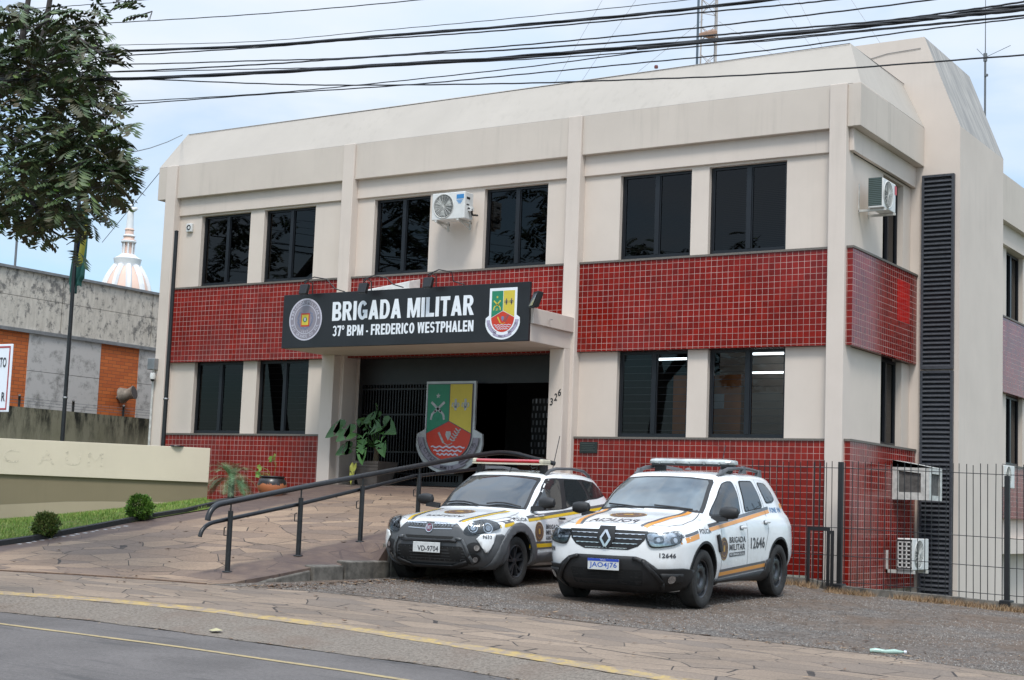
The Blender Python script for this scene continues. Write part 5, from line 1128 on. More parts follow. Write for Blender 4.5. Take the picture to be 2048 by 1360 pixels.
    for t0, t1, r0, r1 in ((182, 245, .56, .69), (295, 358, .56, .69), (236, 304, .64, .745)):
        for q in band(t0, t1, r0, r1): sc.poly([f(u, v, L - .2 if r0 < .6 else L - .5) for u, v in q])
    s_ = sub(o, 'scroll', sc, M['mauve'] if big else M['lilac2'], recalc=False)
    g = MB()
    for t0, t1, r in ((182, 245, .56), (182, 245, .69), (295, 358, .56), (295, 358, .69), (236, 304, .745)): ln(g, [(r * math.cos(math.radians(t0 + (t1 - t0) * i / 12)), -1.0 + r * .86 * math.sin(math.radians(t0 + (t1 - t0) * i / 12))) for i in range(13)], .010)
    for s in (-1, 1): ln(g, [(s * .40, -1.43), (s * .26, -1.50)], .03); ln(g, [(s * .60, -1.12), (s * .66, -1.25), (s * .56, -1.16)], .012)
    c2 = lambda u, v: f(u, v, L + .5)
    arc_text(g, 'CIVIS', (0, -1.0 + .04), .585, .075, math.radians(206), math.radians(242), c2, .01, flip=True); arc_text(g, 'PROTECTOR', (0, -1.0 + .04), .585, .065, math.radians(297), math.radians(345), c2, .01, flip=True)
    arc_text(g, 'MMIX', (0, -1.0 + .06), .655, .065, math.radians(256), math.radians(284), c2, .01, flip=True)
    sub(o, 'scroll_lines', g, M['ink'], recalc=False)
M['lilac2'] = simple('lilac_scroll', (.42, .38, .52), .5, var=.05); M['sil'] = simple('brushed_silver', (.42, .41, .40), .4, .5, var=.3, sc=20)
crest(Sg, -13.815, 4.66, .455, YSG, False, M['sign_white'], 1.05)
T = thing('entrance_coat_of_arms', 'large green, yellow and red coat of arms mounted on the entrance gate', 'coat of arms', (-15.96, 22.7, 1.8))
M['brushed'] = simple('brushed_back_plate', (.50, .51, .51), .4, .3, var=.2, sc=3)
crest(T, -15.99, 3.27, .98, 22.62, True, M['brushed'], .97)
obj('bracket', MB().box(-16.3, -16.26, 22.67, 22.84, 2.0, 3.2).box(-15.7, -15.66, 22.67, 22.84, 2.0, 3.2), M['black'], T)
# ---- floodlights along the top of the sign, each on a curved arm
def flood(label, x, z, xe, ze, side=False):
    t = thing('floodlight', label, 'floodlight', (x, 20.9, z), group='black floodlights on the entrance sign')
    if not side:
        y = 20.72
        obj('housing', MB().hexa([(x - .085, y - .03, z - .11), (x + .085, y - .03, z - .11), (x + .085, y + .04, z - .13), (x - .085, y + .04, z - .13)], [(x - .095, y + .02, z + .07), (x + .095, y + .02, z + .07), (x + .095, y + .09, z + .05), (x - .095, y + .09, z + .05)]), M['black'], t, bevel=.008)
        obj('arm', MB().tube([(x, y + .03, z + .08), (x, y + .12, z + .15), (x, 20.97, z + .12), (x, 20.98, 4.79)], .012, 6), M['black'], t, smooth=True)
        obj('cable', MB().tube([(x - .02, y + .04, z + .12), (x + .16, y + .1, z + .20), (x + .35, 20.93, z + .17), (xe - .2, 20.96, ze + .06), (xe, 21.0, ze)], .011, 6), M['cable'], t, smooth=True)
    else:
        obj('housing', MB().hexa([(x - .06, 20.90, z - .13), (x + .10, 20.80, z - .13), (x + .16, 20.88, z - .11), (x, 20.98, z - .11)], [(x + .02, 20.92, z + .15), (x + .18, 20.82, z + .15), (x + .24, 20.90, z + .13), (x + .08, 21.0, z + .13)]), M['black'], t, bevel=.008)
        obj('lens', MB().poly([(x - .035, 20.875, z - .09), (x + .085, 20.80, z - .09), (x + .155, 20.815, z + .11), (x + .035, 20.895, z + .11)]), M['lamp_refl'], t)
        obj('bracket', MB().tube([(x + .0, 20.98, z - .02), (x - .08, 21.02, z - .05), (-13.35, 21.05, z - .12)], .012, 6), M['black'], t)
flood('black floodlight over the round seal at the left end of the entrance sign', -17.99, 4.87, -17.25, 4.80)
flood('black floodlight over the middle of the entrance sign, in front of white air conditioner', -16.64, 4.83, -15.95, 4.82)
flood('black floodlight on the sign top above the last letters of the upper word', -15.235, 4.86, -14.66, 4.81)
flood('black floodlight tilted sideways at the right end of the entrance sign', -13.24, 4.46, 0, 0, True)
tag(obj('wall_spike', MB().tube([(-13.24, 21.5, 4.22), (-13.10, 21.35, 4.20)], .008, 6), M['steel']), 'short rusty metal pin sticking out of the canopy side', 'metal pin')
# ================================================================== air conditioners
def fan_unit(t, W, D, Hh, base=True):   # local: front faces -Y, x 0..W, y 0..D, z 0..H
    obj('casing', MB().box(0, W, 0, D, 0, Hh), M['white_metal'], t, bevel=.012)
    cxl, czl, r = W * .36, Hh * .5, Hh * .42
    obj('fan_opening', MB().poly([(cxl + r * math.cos(a / 16 * math.pi), -.003, czl + r * math.sin(a / 16 * math.pi)) for a in range(32)]), simple('fan_grey', (.16, .165, .16), .6, var=.4, sc=12), t, recalc=False)
    g = MB()
    for k in range(1, 8): g.lathe([(r * k / 8 - .003, -.008), (r * k / 8 + .003, -.012)], (cxl, 0, czl), 32, 'y')
    for k in range(9): a = k * math.pi / 9; g.tube([(cxl - r * math.cos(a), -.012, czl - r * math.sin(a)), (cxl + r * math.cos(a), -.012, czl + r * math.sin(a))], .003, 4)
    g.lathe([(r, -.003), (r * 1.06, -.016), (r * 1.1, -.003)], (cxl, 0, czl), 32, 'y'); obj('fan_guard', g, M['grey_white'], t)
    b = MB()
    for k in range(3):
        a = 2 * math.pi * k / 3 + .4; b.poly([(cxl + r * .15 * math.cos(a), -.005, czl + r * .15 * math.sin(a)), (cxl + r * .85 * math.cos(a - .35), -.005, czl + r * .85 * math.sin(a - .35)), (cxl + r * .85 * math.cos(a + .35), -.005, czl + r * .85 * math.sin(a + .35))])
    obj('fan_blade', b, M['grey_white'], t, recalc=False)
t = thing('air_conditioner', 'white outdoor air conditioning unit with blue sticker on wall between middle upstairs windows', 'air conditioner', (-16.16, 22.02, 6.20), world=False, group='air conditioning units on the building')
fan_unit(t, .72, .27, .49)
obj('sticker', MB().poly([(.54, -.004, .36), (.70, -.004, .36), (.70, -.004, .44), (.54, -.004, .44)]), simple('blue_sticker', (.04, .22, .50), .4), t, recalc=False)
mb = MB()
for k in range(3): mb.poly([(.54 + .02 * k, -.004, .325 - k * .026), (.68 - .02 * k, -.004, .325 - k * .026), (.68 - .02 * k, -.004, .343 - k * .026), (.54 + .02 * k, -.004, .343 - k * .026)])
obj('sticker_print', mb, simple('pale_blue_print', (.16, .35, .62), .4), t, recalc=False)
obj('side_handle', MB().box(.718, .724, .06, .16, .36, .40).box(.718, .724, .06, .14, .25, .27), M['black'], t)
obj('pipe', MB().tube([(.73, .1, .2), (.79, .12, .17), (.77, .18, .08), (.74, .3, .10), (.72, .42, .12)], .018, 7), M['cable'], t, smooth=True)
obj('valve', MB().box(.722, .80, .10, .18, .14, .22), M['white_metal'], t, bevel=.01)
for x in (.08, .56): obj('bracket', MB().box(x, x + .035, -.01, .42, -.035, -.003).hexa([(x, .38, -.12), (x + .035, .38, -.12), (x + .035, .41, -.12), (x, .41, -.12)], [(x, .06, -.04), (x + .035, .06, -.04), (x + .035, .12, -.035), (x, .12, -.035)]).box(x, x + .035, .39, .42, -.14, .03), M['grey_white'], t)
# unit on the side wall, fan facing +X
t = thing('air_conditioner', 'white outdoor air conditioning unit bracketed high on the side wall near upstairs window', 'air conditioner', (-8.02, 22.87, 6.0), world=False, group='air conditioning units on the building', rz=math.radians(90))
fan_unit(t, .58, .25, .47)
mb = MB()
for k in range(15): mb.box(-.008, -.002, .03, .24, .04 + k * .03, .052 + k * .03)
obj('side_coil', MB().box(-.004, -.001, .025, .245, .03, .48), simple('coil_dark', (.03, .05, .045), .5), t); obj('coil_fins', mb, simple('coil_fin', (.10, .14, .13), .5), t)
obj('sticker', MB().poly([(.52, -.004, .30), (.62, -.004, .30), (.62, -.004, .44), (.52, -.004, .44)]), simple('red_sticker', (.5, .04, .05), .4), t, recalc=False)
for x in (.06, .5): obj('bracket', MB().box(x, x + .035, -.02, .46, -.04, -.004).box(x, x + .035, .42, .455, -.06, .42), M['grey_white'], t)
# low unit on the side wall
t = thing('air_conditioner', 'white outdoor air conditioning unit low on the red side wall behind the fence', 'air conditioner', (-7.88, 24.05, .34), world=False, group='air conditioning units on the building', rz=math.radians(90))
fan_unit(t, .80, .27, .50)
mb = MB()
for k in range(7): mb.box(-.016, -.002, .02, .25, .035 + k * .066, .055 + k * .066)
for k in range(4): mb.box(-.016, -.002, .02 + k * .07, .04 + k * .07, .035, .45)
obj('side_coil', MB().box(-.004, -.001, .015, .255, .02, .48), M['black'], t); obj('side_grid', mb, M['white_metal'], t)
for x in (.03, .7): obj('bracket', MB().box(x, x + .035, -.02, .46, -.06, -.004).box(x, x + .035, .42, .455, -.06, .30), M['grey_white'], t)
# through-the-wall box unit, tilted outward
t = thing('air_conditioner', 'old white box air conditioner sticking out of side wall above the low unit', 'air conditioner', (-8.33, 24.35, 1.46), group='air conditioning units on the building')
x0, x1, y0, y1 = -8.33, -7.72, 24.35, 25.02
mb = MB(); th = .05
obj('casing_back', MB().hexa([(x0, y0 + .03, 1.50), (x1 - .03, y0 + .03, 1.50), (x1 - .03, y1, 1.50), (x0, y1, 1.50)], [(x0, y0 + .03, 2.03), (x1 - .03, y0 + .03, 1.94), (x1 - .03, y1, 1.94), (x0, y1, 2.03)]), simple('unit_inside', (.10, .095, .09), .8, var=.5, sc=12), t)
fr = MB(); fr.hexa([(x0, y0, 1.46), (x0 + .10, y0, 1.46), (x0 + .10, y0 + .04, 1.46), (x0, y0 + .04, 1.46)], [(x0, y0, 2.10), (x0 + .10, y0, 2.08), (x0 + .10, y0 + .04, 2.08), (x0, y0 + .04, 2.10)])
fr.hexa([(x1 - .14, y0, 1.46), (x1, y0, 1.46), (x1, y0 + .04, 1.46), (x1 - .14, y0 + .04, 1.46)], [(x1 - .14, y0, 2.02), (x1, y0, 1.99), (x1, y0 + .04, 1.99), (x1 - .14, y0 + .04, 2.02)])
fr.box(x0 + .10, x1 - .14, y0, y0 + .04, 1.46, 1.58).hexa([(x0 + .10, y0, 1.93), (x1 - .14, y0, 1.89), (x1 - .14, y0 + .04, 1.89), (x0 + .10, y0 + .04, 1.93)], [(x0 + .10, y0, 2.08), (x1 - .14, y0, 2.02), (x1 - .14, y0 + .04, 2.02), (x0 + .10, y0 + .04, 2.08)])
fr.box(x1 - .04, x1, y0 + .04, y0 + .12, 1.46, 1.99).box(x1 - .04, x1, y1 - .10, y1, 1.46, 1.98).box(x1 - .04, x1, y0 + .12, y1 - .10, 1.46, 1.54).box(x1 - .04, x1, y0 + .12, y1 - .10, 1.89, 1.98)
fr.hexa([(x0, y0, 1.985), (x1, y0, 1.975), (x1, y1, 1.975), (x0, y1, 1.985)], [(x0, y0, 2.10), (x1, y0, 1.995), (x1, y1, 1.995), (x0, y1, 2.10)])
obj('casing', fr, M['grey_white'], t)
# box unit half hidden behind the entrance sign
t = thing('air_conditioner', 'low white box air conditioner on the red wall just behind the entrance sign top', 'air conditioner', (-17.2, 22.2, 4.4), group='air conditioning units on the building')
obj('casing', MB().hexa([(-17.75, 22.05, 4.4), (-16.62, 22.05, 4.4), (-16.62, 22.39, 4.4), (-17.75, 22.39, 4.4)], [(-17.75, 22.05, 4.98), (-16.62, 22.05, 5.12), (-16.62, 22.39, 5.20), (-17.75, 22.39, 5.08)]), M['white_metal'], t, bevel=.01)
obj('louvre', MB().box(-17.6, -17.02, 22.038, 22.05, 4.86, 4.97), M['frame'], t)
t = thing('air_conditioner', 'white outdoor air conditioning unit on the rear wing behind the last fence post', 'air conditioner', (-8.1, 30.2, 1.84), world=False, group='air conditioning units on the building', rz=math.radians(90))
fan_unit(t, .75, .26, .44)
# ================================================================== hand rail
M['rail'] = simple('black_rail_paint', (.016, .017, .019), .35, var=.4, sc=20)
hr = thing('handrail', 'black tubular double handrail climbing along the right edge of the paved ramp', 'handrail', (-13.0, 13.8, .1))
XR = -13.0
def bez(p0, p1, p2, n=8): p0, p1, p2 = Vector(p0), Vector(p1), Vector(p2); return [p0 * (1 - i / n)**2 + p1 * 2 * (i / n) * (1 - i / n) + p2 * (i / n)**2 for i in range(n + 1)]
up_ = bez((XR, 13.47, .80), (XR, 13.50, .97), (XR, 13.68, 1.0)) + [(XR, 15.12, 1.24), (XR, 16.4, 1.44), (XR, 18.96, 1.83)] + bez((XR, 19.5, 1.90), (XR, 19.9, 1.95), (XR + .12, 20.1, 1.92), 5) + [(XR + .30, 20.35, 1.86), (XR + .5, 20.6, 1.80)]
obj('upper_rail', MB().tube(up_, .036, 12), M['rail'], hr, smooth=True)
lw = bez((XR, 13.42, .60), (XR, 13.44, .74), (XR, 13.66, .78)) + [(XR, 15.14, 1.02), (XR, 16.41, 1.25), (XR, 17.65, 1.48), (XR, 19.7, 1.70)]
obj('lower_rail', MB().tube([(x - .06, y, z) for x, y, z in [tuple(p) for p in lw]], .026, 10), M['rail'], hr, smooth=True)
for y, zt in ((13.86, .92), (15.15, 1.11), (16.41, 1.30), (17.7, 1.50), (19.4, 1.74)):
    zb_ = RF(XR, y) - .02
    p = obj('rail_post', MB().tube([(XR, y, zb_), (XR, y, zt)], .033, 12), M['rail'], hr, smooth=True)
    sub(p, 'post_pin', MB().tube([(XR, y, zt), (XR, y, zt + .12)], .010, 6), M['rail']); sub(p, 'rail_bracket', MB().tube([(XR, y, zt - .30), (XR - .09, y - .0, zt - .30), (XR - .09, y, zt - .21), (XR - .06, y, zt - .2)], .008, 6), M['rail'])
    sub(p, 'base_plate', MB().lathe([(0, .012), (.06, .012), (.065, 0)], (XR, y, zb_ + .02), 14), M['rail'])
# ================================================================== fence at the yard's back edge
fk = MB(); xs = [-9.9 + i * .3 for i in range(26)]
for a, b in zip(xs, xs[1:]):
    za, zb2 = gz(a, 21.9) + .10, gz(b, 21.9) + .10; fk.hexa([(a, 21.80, za - .5), (b, 21.80, zb2 - .5), (b, 21.98, zb2 - .5), (a, 21.98, za - .5)], [(a, 21.80, za), (b, 21.80, zb2), (b, 21.98, zb2), (a, 21.98, za)])
tag(obj('fence_kerb', fk, M['concrete']), 'low mossy concrete kerb under the thin black fence', 'kerb')
fc = thing('wire_fence', 'thin black rod fence with square posts along the gravel yard', 'fence', (-7.5, 21.9, .1))
for x in (-8.28, -5.83, -3.4): 
    z = gz(x, 21.9); p = obj('fence_post', MB().box(x - .035, x + .035, 21.86, 21.93, z - .02, z + 1.93 + (0 if x < -8 else -.07)), M['black'], fc, bevel=.004); sub(p, 'post_foot', MB().box(x - .075, x + .075, 21.76, 21.98, z - .1, z + .13), M['black'], bevel=.01)
for d in (1.84, .95, .54, .16): 
    obj('fence_rail', MB().tube([(x, 21.90, gz(min(max(x, -8.3), -5), 21.9) * .6 + d + .01) for x in (-9.75, -8.28, -7.2, -5.83, -4.6, -3.4)], .0055, 5), M['black'], fc)
rr_ = random.Random(5); x = -9.72
while x < -3.45:
    if not any(abs(x - q) < .05 for q in (-8.28, -5.83)):
        dx = rr_.uniform(-.012, .012); z = gz(x, 21.9) + .08; obj('fence_bar', MB().tube([(x, 21.905, z), (x + dx, 21.905, 1.955 + rr_.uniform(-.015, .015))], .0065, 5), M['black'], fc)
    x += .1005
gt_ = thing('fence_gate', 'small black metal gate frame leaning in the fence beside the corner post', 'gate', (-8.55, 21.8, .1))
obj('gate_frame', MB().box(-8.74, -8.70, 21.74, 21.78, .08, .98).box(-8.43, -8.39, 21.74, 21.78, .08, .98).box(-8.70, -8.43, 21.74, 21.78, .92, .98), M['black'], gt_)
obj('gate_leaf', MB().box(-8.36, -8.32, 21.72, 21.76, .08, .93).box(-8.40, -8.36, 21.72, 21.76, .88, .93), M['black'], gt_)
for k in range(3): obj('gate_bar', MB().tube([(-8.64 + k * .075, 21.76, .1), (-8.64 + k * .075, 21.76, 1.97)], .006, 5), M['black'], gt_)
# ================================================================== left: planter wall, flag poles, neighbour
WA, WB = Vector((-20.6, 21.3)), Vector((-23.1, 18.3)); wd = (WB - WA).normalized(); wn = Vector((wd.y, -wd.x)); wn = wn if wn.dot(-WA) > 0 else -wn
WL = 9.
def wq(a, n_): q = WA + wd * a + wn * n_; return (q.x, q.y)
def wbox(a0, a1, n0, n1, z0, z1): p = [wq(a0, n0), wq(a1, n0), wq(a1, n1), wq(a0, n1)]; return MB().hexa([(x, y, z0) for x, y in p], [(x, y, z1) for x, y in p])
pw = thing('low_garden_wall', 'low cream painted wall with faint traces of removed letters behind the lawn', 'wall', (WA.x, WA.y, .5))
M['wall_cream'] = plaster('garden_wall_cream', (.66, .58, .455), .12); M['wall_olive'] = plaster('garden_wall_olive', (.235, .195, .125), .3, (.10, .085, .06)); M['wall_sand'] = plaster('garden_wall_sand', (.40, .335, .235), .3, (.20, .15, .10))
obj('upper_band', wbox(0, WL, -.12, .05, 1.335, 1.985), M['wall_cream'], pw, bevel=.006)
mb = MB(); nseg = 14; rows = [1.335, None, -.3]
low = MB()
for i in range(nseg):
    a0, a1 = WL * i / nseg, WL * (i + 1) / nseg
    def zz(a): return 1.0 - .055 * a - .02 * math.sin(a * 2)
    p0, p1 = wq(a0 + .0, 0), wq(a1, 0); mb.poly([(*p0, zz(a0)), (*p1, zz(a1)), (*p1, 1.335), (*p0, 1.335)]); low.poly([(*p0, -.2), (*p1, -.2), (*p1, zz(a1)), (*p0, zz(a0))])
obj('lower_band', mb, M['wall_olive'], pw, recalc=False); obj('lower_band', low, M['wall_sand'], pw, recalc=False)
obj('core', wbox(0.004, WL, -.12, -.003, -.2, 1.33), M['wall_olive'], pw)
gl = NT('ghost_letters'); v = gl.pos(); f = gl.ramp(gl.noise(v, 16, 8, .8), [(.50, 0.), (.62, .6)]); gl.col(gl.mix(f, (.66, .58, .455), (.24, .20, .15))); gl.set(.85)
mb = MB()
def ghost(ch, px0, px1, z0, z1):   # traces where letters once were
    put_text(mb, ch, lambda u, v: (*wq(px0 + (px1 - px0) * u, .053), z0 + (z1 - z0) * v), .0)
for ch, a in (('M', 1.95), ('U', 2.35), ('A', 2.82), ('C', 3.45)): ghost(ch, a + .28, a, 1.55, 1.80)
obj('letter_trace', mb, gl.mat, pw, recalc=False)
obj('wall_spotlight', MB().lathe([(0, .02), (.13, .02), (.14, 0), (0, 0)], (*wq(.62, -.02), 1.99), 16), M['black'], pw)
def pole(label, x, y, z0, z1, r): 
    t = thing('flagpole', label, 'flagpole', (x, y, z0), group='black flagpoles behind the garden wall')
    obj('pole', MB().tube([(x, y, z0), (x, y, z1)], [r, r * .88], 12), M['rail'], t, smooth=True); obj('clamp', MB().lathe([(r * 1.08, -.02), (r * 1.25, 0), (r * 1.08, .02)], (x, y, 2.95), 14), M['steel'], t, smooth=True)
    obj('pole_cap', MB().lathe([(r * .9, -.02), (r * .98, 0), (0, .02)], (x, y, z1), 12), M['rail'], t)
pole('bare black flagpole against the left corner of the red tiled wall', -22.06, 21.5, .4, 6.31, .045)
pole('black flagpole rising into the tree with a limp flag', -24.40, 21.0, .4, 7.3, .045)
# limp flag: pleated cloth with green, yellow and blue
fl = MB(); nx, nz_ = 26, 30; vs = []; cols = []
for j in range(nz_ + 1):
    t_ = j / nz_; z = 6.95 - 1.75 * t_; wdt = .30 + .16 * math.sin(t_ * 2.6) - (.12 if t_ > .9 else 0)
    for i in range(nx + 1):
        u = i / nx; x = -24.40 + (u - .45) * wdt * 1.05 + .03 * math.sin(t_ * 5); y = 21.09 + .075 * math.sin(u * 17 + t_ * 2.2) * (.4 + t_ * .6); vs.append((x, y, z - .10 * math.sin(u * 6) * t_))
n = nx + 1; fl.v = vs
for j in range(nz_):
    for i in range(nx):
        u, t_ = (i + .5) / nx, (j + .5) / nz_; d = abs(u - .60 - .1 * math.sin(t_ * 4)); c = 0
        if d < .16 * math.sin(min(1, max(0, (t_ - .12) / .66)) * math.pi): c = 1
        if .38 < t_ < .62 and .22 < u < .36: c = 2
        fl.f.append((j * n + i, j * n + i + 1, (j + 1) * n + i + 1, (j + 1) * n + i)); fl.m.append(c)
t = tag(obj('flag', fl, [simple('flag_green', (.008, .075, .065), .7), simple('flag_yellow', (.26, .25, .03), .7), simple('flag_blue', (.012, .022, .10), .7)], smooth='all', recalc=False), 'limp green flag with yellow and blue hanging against the left flagpole', 'flag')
# boundary wall
bw_ = thing('boundary_wall', 'mouldy grey green boundary wall with wire pegs left of the building', 'wall', (-26, 24, 0))
m = NT('mouldy_wall'); v = m.pos(); s = m.new('SeparateXYZ'); t_ = m.new('TexCoord'); m.l(t_.outputs['Object'], s.inputs[0])
dm = m.ramp(m.noise(m.pos((1, 1.4, .35)), 2.6, 8, .75), [(.47, 0.), (.62, 1.)]); up2 = m.new('MapRange'); up2.inputs[1].default_value = 2.2; up2.inputs[2].default_value = 2.75; m.l(s.outputs[2], up2.inputs[0])
f = m.math('ADD', m.math('MULTIPLY', dm, .35), m.math('MULTIPLY', up2.outputs[0], m.math('ADD', m.math('MULTIPLY', dm, .7), .15)), True)
m.col(m.mix(f, m.mix(m.ramp(m.noise(v, 1.5, 5), [(.3, 0.), (.7, 1.)]), (.20, .185, .13), (.26, .24, .18)), (.022, .022, .018))); m.set(.9, 0, .2); M['mould'] = m.mat
obj('wall', MB().box(-26.2, -26, 19.6, 40, -.5, 2.785), M['mould'], bw_)
for y in (19.8, 21.25, 22.7, 24.15): obj('wire_peg', MB().tube([(-26.1, y, 2.76), (-26.1, y, 2.95), (-26.02, y - .07, 3.03)], .028, 7), M['black'], bw_)
wr = MB()
for z in (2.86, 2.92, 2.98): wr.tube([(-26.1, y, z + .01 * math.sin(y * 3)) for y in (19.65, 20.4, 21.25, 22.7, 24.15, 30)], .004, 4)
obj('wire', wr, M['cable_grey'], bw_)
# neighbouring hall: weathered panels, orange brick fields
nh = thing('neighbour_hall', 'weathered grey hall with orange brick panels left of the police building', 'building', (-28, 24, 0))
m = NT('weathered_panel'); v = m.pos(); n1 = m.noise(m.pos((1, 1, .8)), 5.5, 10, .78); big = m.noise(m.pos((1, .5, .7)), .9, 4)
n2 = m.noise(m.pos((1, 1, .25)), 9, 8, .7)
f = m.ramp(m.math('ADD', m.math('MULTIPLY', n1, .62), m.math('MULTIPLY', big, .38)), [(.515, 0.), (.575, .85)])
m.col(m.mix(f, m.mix(m.ramp(n2, [(.4, 0.), (.6, 1.)]), (.48, .44, .385), (.60, .555, .49)), m.mix(m.ramp(n2, [(.3, 0.), (.7, 1.)]), (.075, .075, .075), (.17, .165, .16)))); m.set(.9, 0, .2); m.bump(n1, .5, .01); M['panel_w'] = m.mat
m = NT('weathered_pale'); v = m.pos(); n1 = m.noise(v, 3.2, 9, .75)
m.col(m.mix(m.ramp(n1, [(.50, 0.), (.66, .85)]), (.50, .48, .465), (.17, .165, .155))); m.set(.9, 0, .2); M['panel_p'] = m.mat
m = NT('orange_brick'); t_ = m.new('TexCoord'); s = m.new('SeparateXYZ'); m.l(t_.outputs['Object'], s.inputs[0]); c = m.new('CombineXYZ'); m.l(s.outputs[1], c.inputs[0]); m.l(s.outputs[2], c.inputs[1])
b = m.new('TexBrick', offset=.5); b.inputs['Scale'].default_value = 1; b.inputs['Brick Width'].default_value = .26; b.inputs['Row Height'].default_value = .083; b.inputs['Mortar Size'].default_value = .006
b.inputs['Color1'].default_value = (.56, .145, .032, 1); b.inputs['Color2'].default_value = (.44, .10, .022, 1); b.inputs['Mortar'].default_value = (.20, .07, .03, 1); m.l(c.outputs[0], b.inputs['Vector']); m.col(b.outputs['Color']); m.set(.75); m.bump(m.math('MULTIPLY', b.outputs['Fac'], -1.), .4, .006); M['brick_o'] = m.mat
y = 8.
k = 0
for y0 in [21.0 + 2.82 * i for i in range(8)]:
    obj('upper_panel', MB().box(-28.3, -28.0, y0 + .01, y0 + 2.81, 4.68, 5.40), M['panel_w'], nh); obj('upper_panel', MB().box(-28.3, -28.0, y0 + .01, y0 + 2.81, 5.41, 6.0), M['panel_w'], nh)
for i in range(-1, 5):
    y1 = 25.08 + i * 3.36
    obj('brick_panel', MB().box(-28.3, -28.02, y1, y1 + 1.23, 0, 4.60), M['brick_o'], nh); obj('wall_panel', MB().box(-28.3, -28.0, y1 + 1.23, y1 + 3.36, 0, 3.75), M['panel_p'], nh); obj('wall_panel', MB().box(-28.3, -28.0, y1 + 1.23, y1 + 3.36, 3.76, 4.60), M['panel_p'], nh)
obj('ledge', MB().box(-28.3, -27.95, 21., 42, 4.60, 4.68), M['steel'], nh); obj('coping', MB().box(-28.35, -27.94, 21., 42, 6.0, 6.06), M['steel'], nh)
obj('wall', MB().box(-40, -28.3, 21., 42, 0, 6.0), M['panel_p'], nh)
wl = thing('wall_lamp', 'large round flared lamp housing on the orange brick panel', 'lamp', (-27.95, 25.9, 3.4))
mb = MB(); prof = [(.0, -.02), (.19, -.02), (.20, .02), (.13, .18), (.15, .30), (.17, .34), (.165, .345), (.0, .30)]; vs = []; nn = 20
ax = Vector((.9, .35, .25)).normalized(); ua = ax.cross(Vector((0, 0, 1))).normalized(); va = ax.cross(ua)
for r, h in prof:
    for q in range(nn): a = 2 * math.pi * q / nn; p = Vector((-27.9, 25.72, 3.40)) + ax * h + (ua * math.cos(a) + va * math.sin(a)) * r; vs.append(tuple(p))
mb.add(vs, [(i * nn + q, i * nn + (q + 1) % nn, (i + 1) * nn + (q + 1) % nn, (i + 1) * nn + q) for i in range(len(prof) - 1) for q in range(nn)])
obj('lamp_mouth', MB().poly([tuple(Vector((-27.9, 25.72, 3.40)) + ax * .347 + (ua * math.cos(q * .3927) + va * math.sin(q * .3927)) * .155) for q in range(16)]), simple('lamp_mouth_brown', (.05, .035, .03), .7), wl)
obj('shade', mb, simple('rusty_enamel', (.26, .22, .18), .6, var=.5, sc=12), wl, smooth=True); obj('mount', MB().tube([(-28.05, 25.7, 3.35), (-27.9, 25.72, 3.39)], .04, 8), M['steel'], wl)
ra = thing('roof_mast', 'thin grey aerial mast on the neighbouring hall roof', 'aerial', (-29.5, 23.3, 6))
obj('mast', MB().tube([(-29.5, 23.6, 5.9), (-29.5, 23.6, 8.0)], .03, 6), M['cable_grey'], ra); obj('crossbar', MB().tube([(-29.5, 23.2, 7.75), (-29.5, 24.2, 7.78)], .012, 5), M['cable_grey'], ra)
# far church dome with statue
ch = thing('church_dome', 'distant pale pink and white church dome topped by lantern and white statue', 'church', (-217.6, 200, 10))
pkm = simple('church_pink', (.74, .52, .43), .8, var=.08, sc=.5); whm = simple('church_white', (.72, .72, .73), .8, var=.08, sc=.5)
cx_, cy_, b0 = -217.7, 200., 38.6; P_ = lambda px: px * .1353 * .72; Z_ = lambda py: b0 + (585 - py) * .0965
obj('dome', MB().lathe([(P_(46), b0 - 20), (P_(46), Z_(590)), (P_(42), Z_(572)), (P_(36), Z_(556)), (P_(28), Z_(542)), (P_(23), Z_(535))], (cx_, cy_, 0), 32), pkm, ch, smooth=True)
rb = MB()
for k in range(10):
    a = 2 * math.pi * k / 10; rb.tube([(cx_ + P_(r) * math.cos(a), cy_ + P_(r) * math.sin(a), Z_(z)) for r, z in ((46.5, 590), (42.5, 572), (36.5, 556), (28.5, 542), (23, 534))], .58, 6)
obj('dome_rib', rb, whm, ch); obj('drum', MB().lathe([(P_(31), Z_(549)), (P_(23.5), Z_(536)), (P_(26), Z_(523)), (P_(27), Z_(519)), (P_(18), Z_(514)), (P_(14), Z_(510)), (0, Z_(510))], (cx_, cy_, 0), 32), whm, ch, smooth=True)
ln_ = MB().lathe([(P_(9), Z_(512)), (P_(9), Z_(486)), (P_(14), Z_(485)), (P_(14), Z_(481)), (P_(10), Z_(479)), (P_(10), Z_(474)), (0, Z_(474))], (cx_, cy_, 0), 24)
obj('lantern', ln_, pkm, ch, smooth=True)
cl_ = MB()
for k in range(8): a = 2 * math.pi * k / 8; cl_.tube([(cx_ + P_(11) * math.cos(a), cy_ + P_(11) * math.sin(a), Z_(512)), (cx_ + P_(11) * math.cos(a), cy_ + P_(11) * math.sin(a), Z_(485))], .17, 6)
cl_.lathe([(P_(14), Z_(487)), (P_(15), Z_(484)), (P_(13), Z_(481)), (P_(10), Z_(480))], (cx_, cy_, 0), 24).lathe([(P_(11), Z_(475)), (P_(12), Z_(473)), (P_(9), Z_(470))], (cx_, cy_, 0), 24)
obj('lantern_column', cl_, whm, ch, smooth=True)
obj('lantern_tier', MB().lathe([(P_(9), Z_(474)), (P_(8), Z_(462)), (P_(9.5), Z_(461)), (P_(8), Z_(458)), (0, Z_(458))], (cx_, cy_, 0), 20), pkm, ch, smooth=True)
